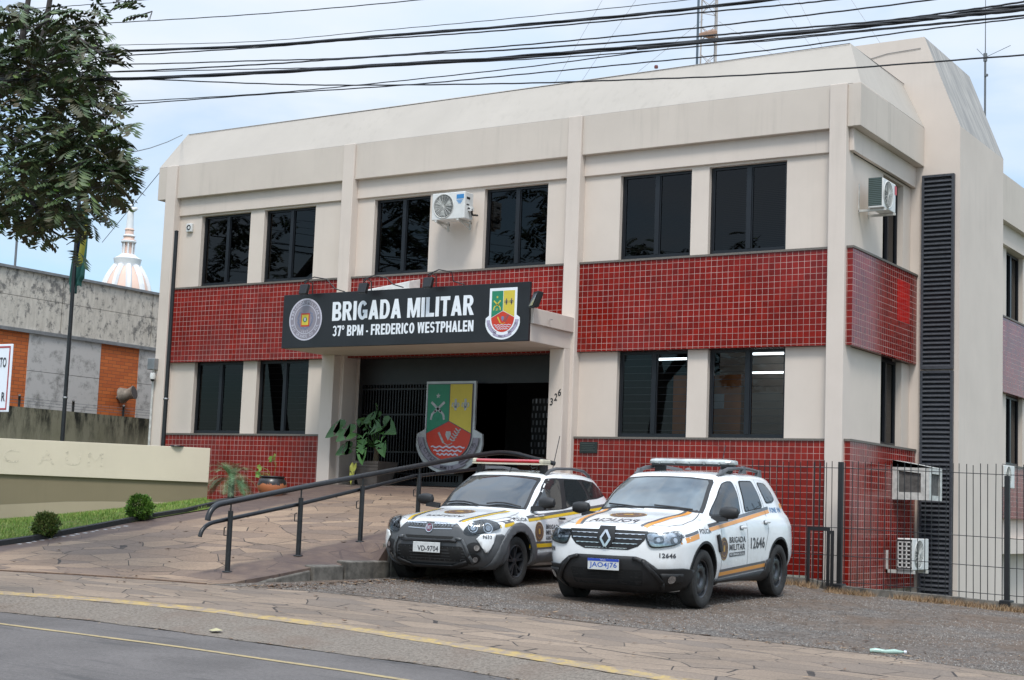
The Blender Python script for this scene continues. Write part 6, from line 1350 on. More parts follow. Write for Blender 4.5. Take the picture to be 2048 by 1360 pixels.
st = MB().lathe([(P_(8), Z_(459)), (P_(7), Z_(452)), (P_(6.5), Z_(435)), (P_(6), Z_(425)), (P_(5), Z_(419)), (P_(2), Z_(417)), (P_(3.2), Z_(414)), (P_(2.6), Z_(410)), (0, Z_(408.5))], (cx_, cy_, 0), 16)
st.tube([(cx_ - P_(18), cy_, Z_(419)), (cx_ - P_(9), cy_, Z_(420.5)), (cx_, cy_, Z_(422)), (cx_ + P_(9), cy_, Z_(420.5)), (cx_ + P_(18), cy_, Z_(419))], [.22, .42, .6, .42, .22], 8); obj('statue', st, whm, ch, smooth=True)
# partly seen parking notice at the left edge
t = thing('notice_board', 'white notice board with red border at the left picture edge', 'sign', (-12.2, 9.3, 0))
obj('plate', MB().box(-12.62, -11.70, 9.40, 9.415, 1.80, 2.44), M['sign_white'], t, bevel=.004)
mb = MB(); 
for q in ((-12.60, -11.72, 2.405, 2.42), (-12.60, -11.72, 1.82, 1.835), (-12.60, -12.585, 1.835, 2.405), (-11.735, -11.72, 1.835, 2.405)): mb.poly([(q[0], 9.397, q[2]), (q[1], 9.397, q[2]), (q[1], 9.397, q[3]), (q[0], 9.397, q[3])])
obj('border', mb, simple('red_line', (.40, .03, .03), .5), t, recalc=False)
mb = MB(); put_text(mb, 'TO', lambda u, v: (-11.86 + .095 * u, 9.396, 2.22 + .095 * v), .02); put_text(mb, 'R', lambda u, v: (-11.80 + .05 * u, 9.396, 1.90 + .085 * v), .02); obj('lettering', mb, M['letter'], t, recalc=False)
obj('post', MB().tube([(-12.2, 9.46, -.1), (-12.2, 9.46, 2.5)], .03, 8), M['steel'], t)
# ================================================================== overhead wires (each its own cable on the street's pole line)
W_ = [([(-19.76,12.6,7.79),(-16.43,12.6,7.34),(-15.35,12.6,7.22),(-14.34,12.6,7.12),(-12.62,12.6,6.97)], 0.006, 'uppermost thin grey overhead wire leaving the top edge soonest, over the tree'),
([(-19.57,12.5,7.5),(-16.27,12.5,7.07),(-15.06,12.5,6.91),(-13.97,12.5,6.79),(-11.78,12.5,6.57),(-9.54,12.5,6.39),(-7.26,12.5,6.25)], 0.007, 'second overhead wire from the top, thin and widely spaced above the bundles'),
([(-20.0,12.8,7.36),(-16.02,12.8,6.85),(-14.18,12.8,6.62),(-12.04,12.8,6.37),(-10.15,12.8,6.24),(-8.48,12.8,6.13),(-6.47,12.8,6.02),(-4.82,12.8,5.96)], 0.005, 'thin overhead wire running just above the upper thick cable bundle'),
([(-18.72,12.0,6.81),(-15.58,12.0,6.45),(-13.55,12.0,6.23),(-11.28,12.0,5.99),(-9.55,12.0,5.86),(-7.94,12.0,5.74),(-6.57,12.0,5.65),(-5.27,12.0,5.59),(-3.67,12.0,5.52)], 0.017, 'upper of the two thick black cable bundles, crossing in front of the lattice mast'),
([(-18.87,12.1,6.79),(-15.13,12.1,6.35),(-13.4,12.1,6.19),(-11.37,12.1,6.01),(-10.13,12.1,5.92),(-9.15,12.1,5.83),(-8.01,12.1,5.74),(-6.59,12.1,5.65),(-5.31,12.1,5.57),(-4.76,12.1,5.54),(-3.7,12.1,5.5)], 0.009, 'twisted black wire hugging the underside of the upper cable bundle'),
([(-19.19,12.3,6.95),(-15.96,12.3,6.49),(-13.65,12.3,6.17),(-11.55,12.3,5.94),(-10.12,12.3,5.79),(-8.13,12.3,5.65),(-6.69,12.3,5.57),(-5.4,12.3,5.52),(-3.97,12.3,5.48),(-2.56,12.3,5.47)], 0.009, 'black wire midway between both thick bundles that leaves the top edge at the right'),
([(-18.23,11.7,6.52),(-15.17,11.7,6.1),(-13.19,11.7,5.86),(-10.98,11.7,5.66),(-9.95,11.7,5.58),(-8.83,11.7,5.49),(-7.73,11.7,5.39),(-5.8,11.7,5.25),(-5.13,11.7,5.21),(-4.15,11.7,5.15),(-3.53,11.7,5.14),(-3.0,11.7,5.14),(-2.08,11.7,5.17)], 0.010, 'black wire close above the lower thick cable bundle'),
([(-18.06,11.6,6.37),(-15.03,11.6,5.97),(-13.06,11.6,5.73),(-10.88,11.6,5.53),(-9.22,11.6,5.4),(-7.66,11.6,5.28),(-6.34,11.6,5.2),(-5.09,11.6,5.13),(-4.11,11.6,5.09),(-3.5,11.6,5.08),(-2.97,11.6,5.07),(-1.9,11.6,5.05)], 0.022, 'lower and thickest of the two black cable bundles'),
([(-6.28,11.5,5.15),(-4.49,11.5,5.07),(-3.87,11.5,5.05),(-3.4,11.5,5.03),(-2.95,11.5,5.01),(-1.88,11.5,4.99)], 0.017, 'short thick cable joining the lower bundle above the right roof corner'),
([(-18.54,11.9,6.54),(-14.05,11.9,6.01),(-11.17,11.9,5.69),(-9.78,11.9,5.54),(-7.86,11.9,5.36),(-6.5,11.9,5.26),(-5.22,11.9,5.2),(-4.11,11.9,5.15),(-3.05,11.9,5.1),(-1.95,11.9,5.07)], 0.007, 'thin wire running just below the lower thick cable bundle'),
([(-13.74,12.2,5.99),(-11.44,12.2,5.64),(-10.02,12.2,5.45),(-8.05,12.2,5.23),(-6.66,12.2,5.1),(-5.34,12.2,4.99),(-3.13,12.2,4.87),(-2.0,12.2,4.81)], 0.009, 'lowest slack overhead wire, crossing in front of the roof edge of the building'),
([(-19.24,12.4,6.24),(-16.02,12.4,5.96),(-13.76,12.4,5.75),(-11.61,12.4,5.59),(-10.18,12.4,5.52),(-8.19,12.4,5.45),(-6.51,12.4,5.42),(-5.44,12.4,5.36),(-4.28,12.4,5.31),(-3.18,12.4,5.26),(-2.03,12.4,5.23)], 0.007, 'thin wire above the lowest pair on the left, rising to the bundles at right'),
([(-19.31,12.45,6.19),(-15.59,12.45,5.86),(-13.82,12.45,5.73),(-11.66,12.45,5.6),(-9.55,12.45,5.46),(-8.22,12.45,5.4),(-6.77,12.45,5.34),(-5.46,12.45,5.29),(-4.08,12.45,5.28),(-3.19,12.45,5.26),(-2.04,12.45,5.24)], 0.008, 'wire touching the top of the sloped roof edge near its right corner')]
rr_ = random.Random(11)
for pts, r, lab in W_:
    P = [Vector(p) for p in pts]; out = []; n = 14
    for i in range(len(P) - 1):
        p0, p1, p2, p3 = P[max(i - 1, 0)], P[i], P[i + 1], P[min(i + 2, len(P) - 1)]
        for k in range(n):
            t = k / n; q = .5 * ((2 * p1) + (-p0 + p2) * t + (2 * p0 - 5 * p1 + 4 * p2 - p3) * t * t + (-p0 + 3 * p1 - 3 * p2 + p3) * t**3); out.append(q)
    out.append(P[-1])
    a, b = out[1] - out[0], out[-1] - out[-2]; a.normalize(); b.normalize(); out = ([out[0] - a * 14 + Vector((0, 0, .5))] if pts[0][0] < -12 else []) + out + [out[-1] + b * 14 + Vector((0, 0, .6))]
    mb = MB(); r *= .8; k = 1 if r < .012 else 5
    for q in range(k):
        ph = q * 6.28 / k; off = 0 if k == 1 else r * .55; rad = r if k == 1 else r * .55
        mb.tube([p + Vector((0, off * math.cos(ph + i * .22 + math.sin(i * .11 + q)), off * 1.15 * math.sin(ph + i * .22 + math.sin(i * .11 + q)) + (.001 if k > 1 else .0015) * math.sin(i * 1.7 + q))) for i, p in enumerate(out)], rad, 6)
    tag(obj('overhead_wire', mb, M['cable'], smooth=True), lab, 'wire', 'overhead wires along the street')
def wire(pts, r, lab, name='service_wire', n=20, sag=0):
    P = [Vector(p) for p in pts]
    if len(P) == 2: P = [P[0].lerp(P[1], i / n) - Vector((0, 0, sag * math.sin(math.pi * i / n))) for i in range(n + 1)]
    return tag(obj(name, MB().tube(P, r, 5), M['cable_grey']), lab, 'wire')
SERV = [(-20.53, 15.0, 6.5),(-19.14, 15.0, 6.29),(-18.61, 15.2, 6.2),(-18.17, 15.5, 6.18),(-18.07, 16.2, 6.35),(-18.5, 17.0, 6.6),(-19.23, 18.0, 6.95),(-21.12, 20.2, 7.74),(-23.5, 22.9, 8.74)]
wire(SERV, .008, 'slack pale service wire from the tree to the left roof corner')
SERV_END = 1
wire([(-23.5, 22.4, 7.9), (-27.9, 24.8, 7.0)], .008, 'thin wire from the left fascia end down behind the tree')
wire([(-60, 60, 14.5), (-38, 60, 6.2)], .02, 'faint thin wire sloping down across the sky by the church dome', sag=.3)
# guyed lattice mast behind the roof
lt = thing('lattice_mast', 'pale guyed lattice radio mast rising behind the roof', 'mast', (-16.5, 34, 8))
M['mast'] = simple('mast_paint', (.42, .38, .35), .5, var=.4, sc=3); legs = [(-16.74, 34.0), (-16.31, 34.0), (-16.52, 34.35)]
for x, y in legs: obj('leg', MB().tube([(x, y, 7.5), (x, y, 22)], .022, 6), M['mast'], lt)
br = MB(); z = 8.0; k = 0
while z < 21.5:
    for i in range(3):
        a, b = legs[i], legs[(i + 1) % 3]; br.tube([(*a, z), (*b, z)], .010, 4); br.tube([(*a, z), (*b, z + .36)], .009, 4); br.tube([(*b, z), (*a, z + .36)], .009, 4)
    z += .72; k += 1
obj('bracing', br, M['mast'], lt); obj('guy_plate', MB().hexa([(-16.78, 33.96, 13.15), (-16.27, 33.96, 13.15), (-16.4, 34.3, 13.15), (-16.64, 34.3, 13.15)], [(-16.78, 33.96, 13.22), (-16.27, 33.96, 13.22), (-16.45, 34.2, 13.36), (-16.6, 34.2, 13.36)]), simple('rusty_plate', (.30, .18, .12), .7), lt)
for a, b in (((-18.0, 17.2), (-21.5, 11.9)), ((-17.4, 16.1), (-20.7, 11.9)), ((-16.74, 13.62), (-19.6, 11.85)), ((-16.31, 13.51), (-13.9, 11.8)), ((-15.3, 14.7), (-13.4, 11.9)), ((-14.6, 14.6), (-13.1, 11.6)), ((-13.6, 14.8), (-11.6, 11.6))):
    d = ((b[0] - a[0]) / (b[1] - a[1])); obj('guy_wire', MB().tube([(a[0], 34.1, a[1]), (b[0], 34.1, b[1]), (b[0] + d * (8.2 - b[1]), 34.1, 8.2)], .007, 4), simple('guy_steel', (.45, .46, .48), .5), lt)
t = tag(obj('roof_pole', MB().tube([(-13.37, 27, 8.1), (-13.37, 27, 15)], .026, 8), simple('pole_blue_grey', (.07, .10, .13), .5), smooth=True), 'slim dark pole standing just left of the lattice mast on the roof', 'pole')
t = thing('roof_beacon', 'small dark red beacon on the roof edge beside the slim pole', 'beacon', (-13.45, 25, 8.1)); obj('stem', MB().tube([(-13.5, 25.5, 8.1), (-13.5, 25.5, 9.60)], .012, 6), M['steel'], t); obj('lamp', MB().lathe([(0, .04), (.03, .03), (.04, .0), (.035, -.03), (0, -.03)], (-13.5, 25.5, 9.66), 12), simple('beacon_red', (.13, .03, .025), .4), t, smooth=True)
an = thing('whip_antenna', 'tall thin whip antenna with side rods behind the stair tower', 'antenna', (-8.45, 30, 8))
obj('mast', MB().tube([(-8.45, 30, 7.8), (-8.45, 30, 10.45)], .022, 7), M['cable_grey'], an); obj('whip', MB().tube([(-8.45, 30, 10.4), (-8.45, 30, 11.9)], [.012, .006], 5), M['cable_grey'], an)
obj('side_rod', MB().tube([(-8.45, 30, 10.42), (-7.95, 30, 10.60)], .006, 4).tube([(-8.45, 30, 10.42), (-8.62, 30, 10.62)], .006, 4), M['cable_grey'], an); obj('coupling', MB().lathe([(0, -.10), (.04, -.08), (.04, .08), (0, .1)], (-8.45, 30, 10.42), 8).lathe([(0, -.03), (.04, -.02), (.04, .02), (0, .03)], (-8.43, 30, 10.05), 8), M['cable_grey'], an)
# ================================================================== street tree with feather leaves
CL = [(-14.49,11.4,6.57),(-16.01,12.6,7.14),(-13.87,11.4,6.48),(-15.33,12.6,7.04),(-13.27,11.4,6.33),(-14.67,12.6,6.88),(-14.26,11.4,6.11),(-15.76,12.6,6.64),(-13.56,11.4,5.96),(-14.99,12.6,6.48),(-13.0,11.4,6.06),(-14.37,12.6,6.59),(-12.91,11.4,5.59),(-14.27,12.6,6.07),(-13.43,11.4,5.48),(-14.84,12.6,5.94),(-14.12,11.4,5.62),(-15.61,12.6,6.1),(-14.59,11.4,5.92),(-16.13,12.6,6.42),(-14.43,11.4,5.24),(-15.95,12.6,5.67),(-13.82,11.4,5.18),(-15.27,12.6,5.6),(-13.23,11.4,5.11),(-14.62,12.6,5.54),(-12.8,11.4,5.24),(-14.15,12.6,5.68),(-12.68,11.4,4.83),(-14.02,12.6,5.23),(-13.11,11.4,4.7),(-14.49,12.6,5.08),(-13.6,11.4,4.75),(-15.04,12.6,5.13),(-14.2,11.4,4.8),(-15.7,12.6,5.19),(-12.58,11.4,4.57),(-13.9,12.6,4.94),(-12.92,11.4,4.43),(-14.28,12.6,4.78),(-13.48,11.4,4.39),(-14.9,12.6,4.74),(-14.08,11.4,4.47),(-15.56,12.6,4.82),(-15.23,12.0,4.59),(-13.91,12.0,4.3),(-13.76,12.0,4.06),(-14.48,12.0,4.38),(-14.98,12.0,4.41)]
rt = random.Random(21)
for k in range(90):      # the part of the crown above and left of the picture
    q_ = (rt.uniform(-21.5, -14.2), rt.uniform(10.2, 13.8), rt.uniform(7.0, 9.2))
    if q_[0] < -19.6 or q_[2] < 7.5: CL.append(q_)
for k in range(26): CL.append((rt.uniform(-21, -16.6), rt.uniform(10.2, 13.8), rt.uniform(5.2, 7.2)))
tr = thing('street_tree', 'dark green street tree with drooping feathery leaves at the left edge', 'tree', (-17.6, 11.9, .2))
lf = NT('tree_leaf'); ge = lf.new('NewGeometry'); rnd_ = ge.outputs['Random Per Island']; v = lf.pos()
top = lf.ramp(rnd_, [(0., (.034, .058, .022)), (.45, (.054, .085, .034)), (.8, (.085, .125, .052)), (.96, (.12, .16, .055)), (1., (.14, .26, .04))]); under = lf.ramp(rnd_, [(0., (.055, .045, .020)), (.5, (.060, .060, .030)), (1., (.05, .075, .03))])
dead = lf.ramp(lf.noise(v, 1.9, 3), [(.62, 0.), (.68, .75)]); lf.col(lf.mix(dead, lf.mix(ge.outputs['Backfacing'], top, under), (.075, .04, .018))); lf.set(.55, 0, .3)
M['leaf'] = lf.mat
def leaf_on(mb, base, d, L, rnd, n=8):
    """a pinnate leaf: a drooping stalk with n pairs of leaflets"""
    d = Vector(d).normalized(); side = d.cross(Vector((0, 0, 1)))
    if side.length < .1: side = Vector((1, 0, 0))
    side.normalize(); p = Vector(base); roll = rnd.uniform(-.5, .5); up = side.cross(d).normalized(); side = (side * math.cos(roll) + up * math.sin(roll)).normalized()
    step = L / (n + 1)
    for i in range(n):
        d = (d + Vector((0, 0, -.11))).normalized(); p = p + d * step; w = L * .38 * (1 - .45 * abs(i / (n - 1) - .45)) * rnd.uniform(.85, 1.1); lw = step * .55
        for s in (-1, 1):
            if rnd.random() < .04: continue
            o = (side * s + d * .35 + Vector((0, 0, -.28 - .2 * rnd.random()))).normalized(); q = o.cross(d); q = (d - o * d.dot(o)).normalized() * lw
            a = p; b = p + o * w * .5; c = p + o * w
            nrm = o.cross(q).normalized() * (lw * .25)
            if nrm.z < 0: nrm = -nrm
            mb.add([a, b + q - nrm, c, b - q - nrm, b + nrm * .4], [(0, 1, 4), (1, 2, 4), (2, 3, 4), (3, 0, 4)])
    return p
CL = [(x - .10 if i < 49 else x, y, z) for i, (x, y, z) in enumerate(CL)]
XB = [(3.7, -13.55), (4.0, -13.5), (4.15, -13.55), (4.35, -13.2), (4.6, -12.78), (4.9, -12.9), (5.3, -13.1), (5.95, -13.28), (6.8, -13.35), (9, -13.2)]
def outside(p):      # the crown's trimmed street side
    z = 1.1 + (p.z - 1.1) * 12 / p.y; x = p.x * 12 / p.y; return x > lerp_poly(XB, z) + .06 * noise.noise((z * 6, 0, 0))
crown = MB(); tw = MB()
cen = Vector((-17.2, 12, 6.2))
for ci, c in enumerate(CL):
    c = Vector(c); vis = ci < 49
    for k in range(18 if vis else 13):
        a = rt.uniform(0, 6.283); out_ = Vector((math.cos(a), math.sin(a) * .9, rt.uniform(-.35, .5))); b = c + Vector((rt.gauss(0, .13), rt.gauss(0, .2), rt.gauss(0, .13))) + out_ * .05
        L_ = rt.uniform(.32, .48)
        if noise.noise(b * 1.9) > .2 and rt.random() < .6: continue
        if outside(b + out_.normalized() * L_ * .9): continue
        leaf_on(crown, b, out_, L_, rt, 7)
    for k in range(2):
        e = c + Vector((rt.uniform(-.3, .3), rt.uniform(-.3, .3), rt.uniform(-.25, .2))); crown.cur = 1; crown.tube([c + (cen - c) * .10, c, e], [.012, .009, .005], 5); crown.cur = 0
M['bark'] = simple('dark_bark', (.055, .045, .04), .85, var=.5, sc=20, bump=.6)
leafy = obj('crown', crown, [M['leaf'], M['bark']], tr, recalc=False)
leafy.data.polygons.foreach_set('use_smooth', [False] * len(leafy.data.polygons))
tk = MB(); tk.tube([(-17.7, 11.9, -.1), (-17.6, 11.9, 1.2), (-17.45, 11.95, 2.6), (-17.2, 12, 4.2)], [.24, .19, .17, .15], 12); obj('trunk', tk, M['bark'], tr, smooth=True)
lm = MB()
for pts, r in (([(-17.2, 12, 4.2), (-16.4, 12, 5.3), (-15.52, 12, 5.97), (-15.12, 12, 6.08), (-14.87, 12, 6.3), (-14.76, 12, 6.7), (-14.70, 12, 7.2), (-14.68, 12, 7.5)], [.12, .085, .05, .045, .04, .035, .03, .02]),
               ([(-16.4, 12, 5.3), (-15.75, 12, 5.8), (-15.4, 12, 6.1), (-15.2, 12, 6.5), (-15.12, 12, 7.1), (-15.1, 12, 7.5)], [.07, .05, .042, .038, .032, .02]),
               ([(-17.2, 12, 4.2), (-16.4, 12, 5.0), (-15.5, 12, 5.45), (-14.89, 12, 5.22), (-14.1, 12, 5.35), (-13.4, 12, 5.3)], [.09, .06, .035, .028, .02, .012]),
               ([(-16.2, 12, 5.1), (-15.3, 12, 4.95), (-14.81, 12, 4.55), (-14.41, 12, 4.16), (-14.1, 12, 4.02)], [.04, .03, .022, .016, .009]),
               ([(-14.87, 12, 6.3), (-14.2, 12, 6.5), (-13.7, 12, 6.2), (-13.3, 12, 6.2)], [.03, .025, .018, .01]),
               ([(-17.2, 12, 4.2), (-17.6, 12, 6), (-18.6, 12.2, 7.4), (-20, 12, 8.4)], [.12, .09, .06, .03]), ([(-17.6, 12, 6), (-18.8, 12.3, 7), (-20, 12, 7.8)], [.07, .05, .03]), ([(-17.5, 12, 5.5), (-17.8, 11.2, 6.4), (-18.2, 10.6, 7.6)], [.06, .04, .02])): lm.tube(pts, r, 8)
obj('limb', lm, M['bark'], tr, smooth=True)
for n_, (x, y, rz, sc, lab) in enumerate([(-28.6, 12.6, 2.2, 1.25, 'leafy tree further down the street, reflected in the upstairs windows')]):
    c = copy_tree(tr); c.location = (x, y, 0); c.rotation_euler = (0, 0, rz); c.scale = (sc, sc, sc); tag(c, lab, 'tree')
# ================================================================== small plants
def leaf_cloud(c, rx, rz, n, size, rnd, flat=.0):
    mb = MB()
    for k in range(n):
        a = rnd.uniform(0, 6.283); z = rnd.uniform(-1, 1); r = math.sqrt(1 - z * z) * (rnd.uniform(.45, 1.)**.5) * (1 + .6 * noise.noise((math.cos(a) * 2, math.sin(a) * 2, z * 2.2 + c[0])))
        zz = z * (rnd.uniform(.5, 1)**.4)
        p = Vector((c[0] + rx * r * math.cos(a), c[1] + rx * r * math.sin(a), c[2] + rz * zz)); o = Vector((math.cos(a) + rnd.gauss(0, .5), math.sin(a) + rnd.gauss(0, .5), z + .5 + rnd.gauss(0, .5))).normalized(); q = o.cross(Vector((rnd.random(), rnd.random(), rnd.random()))).normalized() * size * .3; s_ = size * rnd.uniform(.7, 1.3)
        mb.add([p, p + o * s_ * .5 + q, p + o * s_, p + o * s_ * .5 - q], [(0, 1, 2), (0, 2, 3)])
    return mb
def leafmat(name, a, b, c): 
    m = NT(name); g = m.new('NewGeometry'); m.col(m.ramp(g.outputs['Random Per Island'], [(0., a), (.6, b), (1., c)])); m.set(.45, 0, .4); return m.mat
box_m = leafmat('boxwood_leaf', (.05, .12, .018), (.10, .20, .03), (.17, .28, .045)); box_m2 = leafmat('dull_boxwood_leaf', (.06, .11, .025), (.12, .17, .04), (.20, .19, .06))
rp_ = random.Random(8)
for lab, x, y, rx, m_ in (('small round green shrub at the lawn edge, nearer the street', -17.62, 14.97, .175, box_m2), ('larger bright green round shrub at the lawn edge, nearer the building', -17.80, 16.93, .195, box_m)):
    z = RF(x, y) + .02; t = thing('round_shrub', lab, 'shrub', (x, y, z), group='round shrubs along the lawn edge'); obj('foliage', leaf_cloud((x, y, z + rx * 1.0), rx, rx * .95, 2600, .05, rp_), m_, t, recalc=False)
    s_ = MB()
    for k in range(7): a = k * .9; s_.tube([(x, y, z - .03), (x + .06 * math.cos(a), y + .06 * math.sin(a), z + rx), (x + .13 * math.cos(a), y + .13 * math.sin(a), z + rx * 1.5)], [.008, .005, .002], 4)
    obj('stem', s_, M['bark'], t)
pa = thing('small_palm', 'small spiky palm growing before the red tiles beside the garden wall', 'palm', (-18.5, 19.7, .85)); bx_, by_ = -18.50, 19.70; bz_ = RF(bx_, by_)
obj('trunk', MB().tube([(bx_, by_, bz_ - .1), (bx_, by_, bz_ + .2), (bx_ + .01, by_, bz_ + .36)], [.06, .055, .045], 9), M['bark'], pa)
mb = MB()
for k in range(40):
    a = rp_.uniform(0, 6.283); el = rp_.uniform(.15, 1.3); d = Vector((math.cos(a) * math.cos(el), math.sin(a) * math.cos(el), math.sin(el))); p = Vector((bx_, by_, bz_ + .33)); L = rp_.uniform(.46, .62); n = 24; side = d.cross(Vector((0, 0, 1))).normalized()
    for i in range(n):
        d = (d + Vector((0, 0, -.085))).normalized(); q = p + d * L / n; w = .20 * math.sin(math.pi * (i + 1.5) / (n + 2)); mb.add([p, p + side * .004, q], [(0, 1, 2)])
        for s in (-1, 1): o = (side * s * .75 + d * .8 + Vector((0, 0, .12))).normalized(); mb.add([p, p + d * .010, p + o * w], [(0, 1, 2)])
        p = q
obj('fronds', mb, leafmat('palm_leaf', (.07, .14, .06), (.12, .22, .10), (.22, .33, .16)), pa, recalc=False)
# glazed pot
pt = thing('glazed_pot', 'squat dark and orange glazed pot on the ramp before the red tiles', 'pot', (-18.17, 20.38, 1.0)); m = NT('two_tone_glaze'); v = m.pos(); s = m.new('SeparateXYZ'); tc_ = m.new('TexCoord'); m.l(tc_.outputs['Object'], s.inputs[0])
f = m.math('GREATER_THAN', m.math('ADD', s.outputs[2], m.math('MULTIPLY', m.math('SUBTRACT', m.noise(v, 9, 5, .7), .5), .22)), RF(-18.17, 20.38) + .19); m.col(m.mix(f, (.45, .16, .07), (.025, .022, .022))); m.set(.3)
zb0 = RF(-18.17, 20.38) - .02
obj('jar', MB().lathe([(0, 0), (.17, 0), (.24, .10), (.265, .20), (.235, .29), (.20, .325), (.225, .345), (.22, .36), (.185, .35), (.18, .25), (0, .25)], (-18.17, 20.38, zb0), 28), m.mat, pt, smooth=True)
mb = MB()
for a, h, s in ((2.6, .30, .10), (2.9, .16, .08), (.5, .58, .11), (.6, .50, .09), (3.6, .1, .12)):
    e = Vector((-18.17 + .26 * math.cos(a) * (1 if a > 1 else .15), 20.33, zb0 + .3 + h * .7)); mb.tube([(-18.17, 20.38, zb0 + .25), (-18.17 + .1 * math.cos(a), 20.36, zb0 + .34 + h * .4), e], .004, 4)
    for q in range(3): o = Vector((math.cos(a + q), -.3, .3 - q * .4)).normalized(); r_ = o.cross(Vector((0, 1, 0))).normalized() * s * .35; mb.add([e, e + o * s * .5 + r_, e + o * s, e + o * s * .5 - r_], [(0, 1, 2, 3)])
obj('sprigs', mb, leafmat('sprig_leaf', (.07, .14, .02), (.12, .22, .03), (.25, .28, .06)), pt, recalc=False)
# elephant-ear plant in a square pot at the door
ep = thing('elephant_ear_plant', 'tall plant with big heart shaped leaves in a grey square pot by the entrance', 'potted plant', (-17.35, 22.3, 1.38)); ex, ey, ez = -17.38, 22.28, 1.39
a_, b_ = .21, .30; mb = MB().hexa([(ex - a_, ey - a_, ez), (ex + a_, ey - a_, ez), (ex + a_, ey + a_, ez), (ex - a_, ey + a_, ez)], [(ex - b_, ey - b_, ez + .44), (ex + b_, ey - b_, ez + .44), (ex + b_, ey + b_, ez + .44), (ex - b_, ey + b_, ez + .44)])
for k in range(7):
    f_ = a_ + (b_ - a_) * (k + .5) / 7 + .004; z = ez + .06 + k * .055; mb.box(ex - f_, ex + f_, ey - f_, ey - f_ + .006, z, z + .03)
obj('pot', mb, simple('grey_brown_pot', (.10, .085, .075), .6, var=.3), ep, bevel=.008)
stem = MB(); stem.tube([(ex, ey, ez + .4), (ex + .02, ey, ez + .62), (ex - .02, ey, ez + .78)], [.055, .045, .03], 9); obj('stem', stem, simple('plant_stem', (.10, .07, .035), .7, var=.4), ep)
lfm = leafmat('elephant_ear_leaf', (.022, .065, .018), (.036, .10, .022), (.055, .14, .03))  # greens set darker: the entrance's shade is put into the leaf colour
def heart(mb, c, d, n_, L, Wd):
    d = Vector(d).normalized(); n_ = Vector(n_).normalized(); s = d.cross(n_).normalized(); n_ = s.cross(d); c = Vector(c); pts = []
    out_ = [(0, 0), (-.20, .13), (-.30, .30), (-.20, .46), (.05, .53), (.34, .47), (.64, .33), (.88, .15), (1.0, 0)]
    ring = [(u, v) for u, v in out_] + [(u, -v) for u, v in reversed(out_[1:-1])]
    mid = [c + d * (L * t) - Vector((0, 0, .30 * L * t * t)) for t in (0, .33, .66, 1.)]
    vs = [c + d * (L * u) + s * (Wd * v) + n_ * (.10 * Wd * (abs(v) * 2)**1.5 + .012 * math.sin(u * 14) * (1 if v > 0 else -1)) - Vector((0, 0, .30 * L * max(u, 0)**2)) for u, v in ring]
    k = len(mb.v); mb.add(vs + [c + d * (L * .12), c + d * (L * .5) - Vector((0, 0, .30 * L * .25))], []); n = len(vs); a0, a1 = n, n + 1
    fs = []
    for i in range(n):
        j = (i + 1) % n; hub = a0 if (ring[i][0] + ring[j][0]) / 2 < .3 else a1; fs.append((i, j, hub))
    fs += [(4, a0, a1), (n - 4, a1, a0)]
    mb.f += [tuple(q + k for q in f) for f in fs]; mb.m += [0] * len(fs)
for (lx, lz, ly, dx, dz, L) in ((-17.95, 2.42, 21.95, -1, -.25, .44), (-17.62, 2.34, 21.85, -.75, -.2, .42), (-17.30, 2.72, 22.2, .15, .25, .42), (-17.25, 2.62, 22.1, -.9, .0, .36), (-17.0, 2.48, 22.0, 1, -.15, .46), (-17.25, 2.42, 21.95, .9, .25, .42), (-17.40, 2.25, 21.9, .25, -.6, .34), (-17.35, 2.08, 21.85, .2, -.7, .36), (-16.98, 2.18, 21.9, .55, -.8, .34), (-17.75, 2.05, 21.95, -.9, -.15, .36), (-17.5, 2.5, 22.1, -.4, .4, .30)):
    mb = MB(); c = Vector((lx, ly, lz)); L *= .78; c.z -= .0; heart(mb, c, (dx, -.25, dz), (-.2, -1, .45), L, L * 1.0)
    o = obj('leaf', mb, lfm, ep, smooth=True, recalc=False); sub(o, 'leaf_stalk', MB().tube([(ex - .01, ey, ez + .70), ((ex + lx) / 2, (ey + ly) / 2 - .02, (ez + .7 + lz) / 2 + .06), c + Vector((0, .01, -.01))], [.014, .010, .007], 6), lfm)
mb = MB(); heart(mb, (-17.62, 21.95, 1.72), (-.05, -.2, -1), (0, -1, .1), .26, .14); obj('yellow_leaf', mb, leafmat('yellowed_leaf', (.25, .28, .04), (.3, .3, .05), (.35, .3, .06)), ep, recalc=False)
# ================================================================== litter, pebbles, dry tufts, bottle
def ground_z(x, y):
    if y < fA(x): return G(x) + .002
    if x < -12.4: return RF(x, y) + .006
    return gz(x, y) + .006
mb = MB(); rl = random.Random(31)
def leaf_flat(x, y, s, z=None):
    z = ground_z(x, y) if z is None else z; a = rl.uniform(0, 6.283); d = Vector((math.cos(a), math.sin(a), 0)) * s; q = Vector((-d.y, d.x, 0)) * rl.uniform(.25, .42); h = [rl.uniform(.003, .35 * s) for _ in range(4)]
    mb.add([(x - d.x, y - d.y, z + h[0]), (x + q.x, y + q.y, z + h[1] * .6), (x + d.x, y + d.y, z + h[2]), (x - q.x, y - q.y, z + h[3] * .6), (x, y, z + .002)], [(0, 1, 4), (1, 2, 4), (2, 3, 4), (3, 0, 4)])
for k in range(420): leaf_flat(-12.15 + abs(rl.gauss(0, .22)), rl.uniform(13.2, 18.5), rl.uniform(.02, .06))
for k in range(3800):
    x, y = rl.uniform(-12, -3), rl.uniform(13.4, 21.6)
    if noise.noise((x * .9, y * .7, 2.)) + .5 * noise.noise((x * 3, y * 3, 4.)) > rl.uniform(-.25, .35): leaf_flat(x, y, rl.uniform(.010, .032))
for k in range(200): leaf_flat(rl.uniform(-12, -4), 13.75 + abs(rl.gauss(0, .35)), rl.uniform(.015, .05))
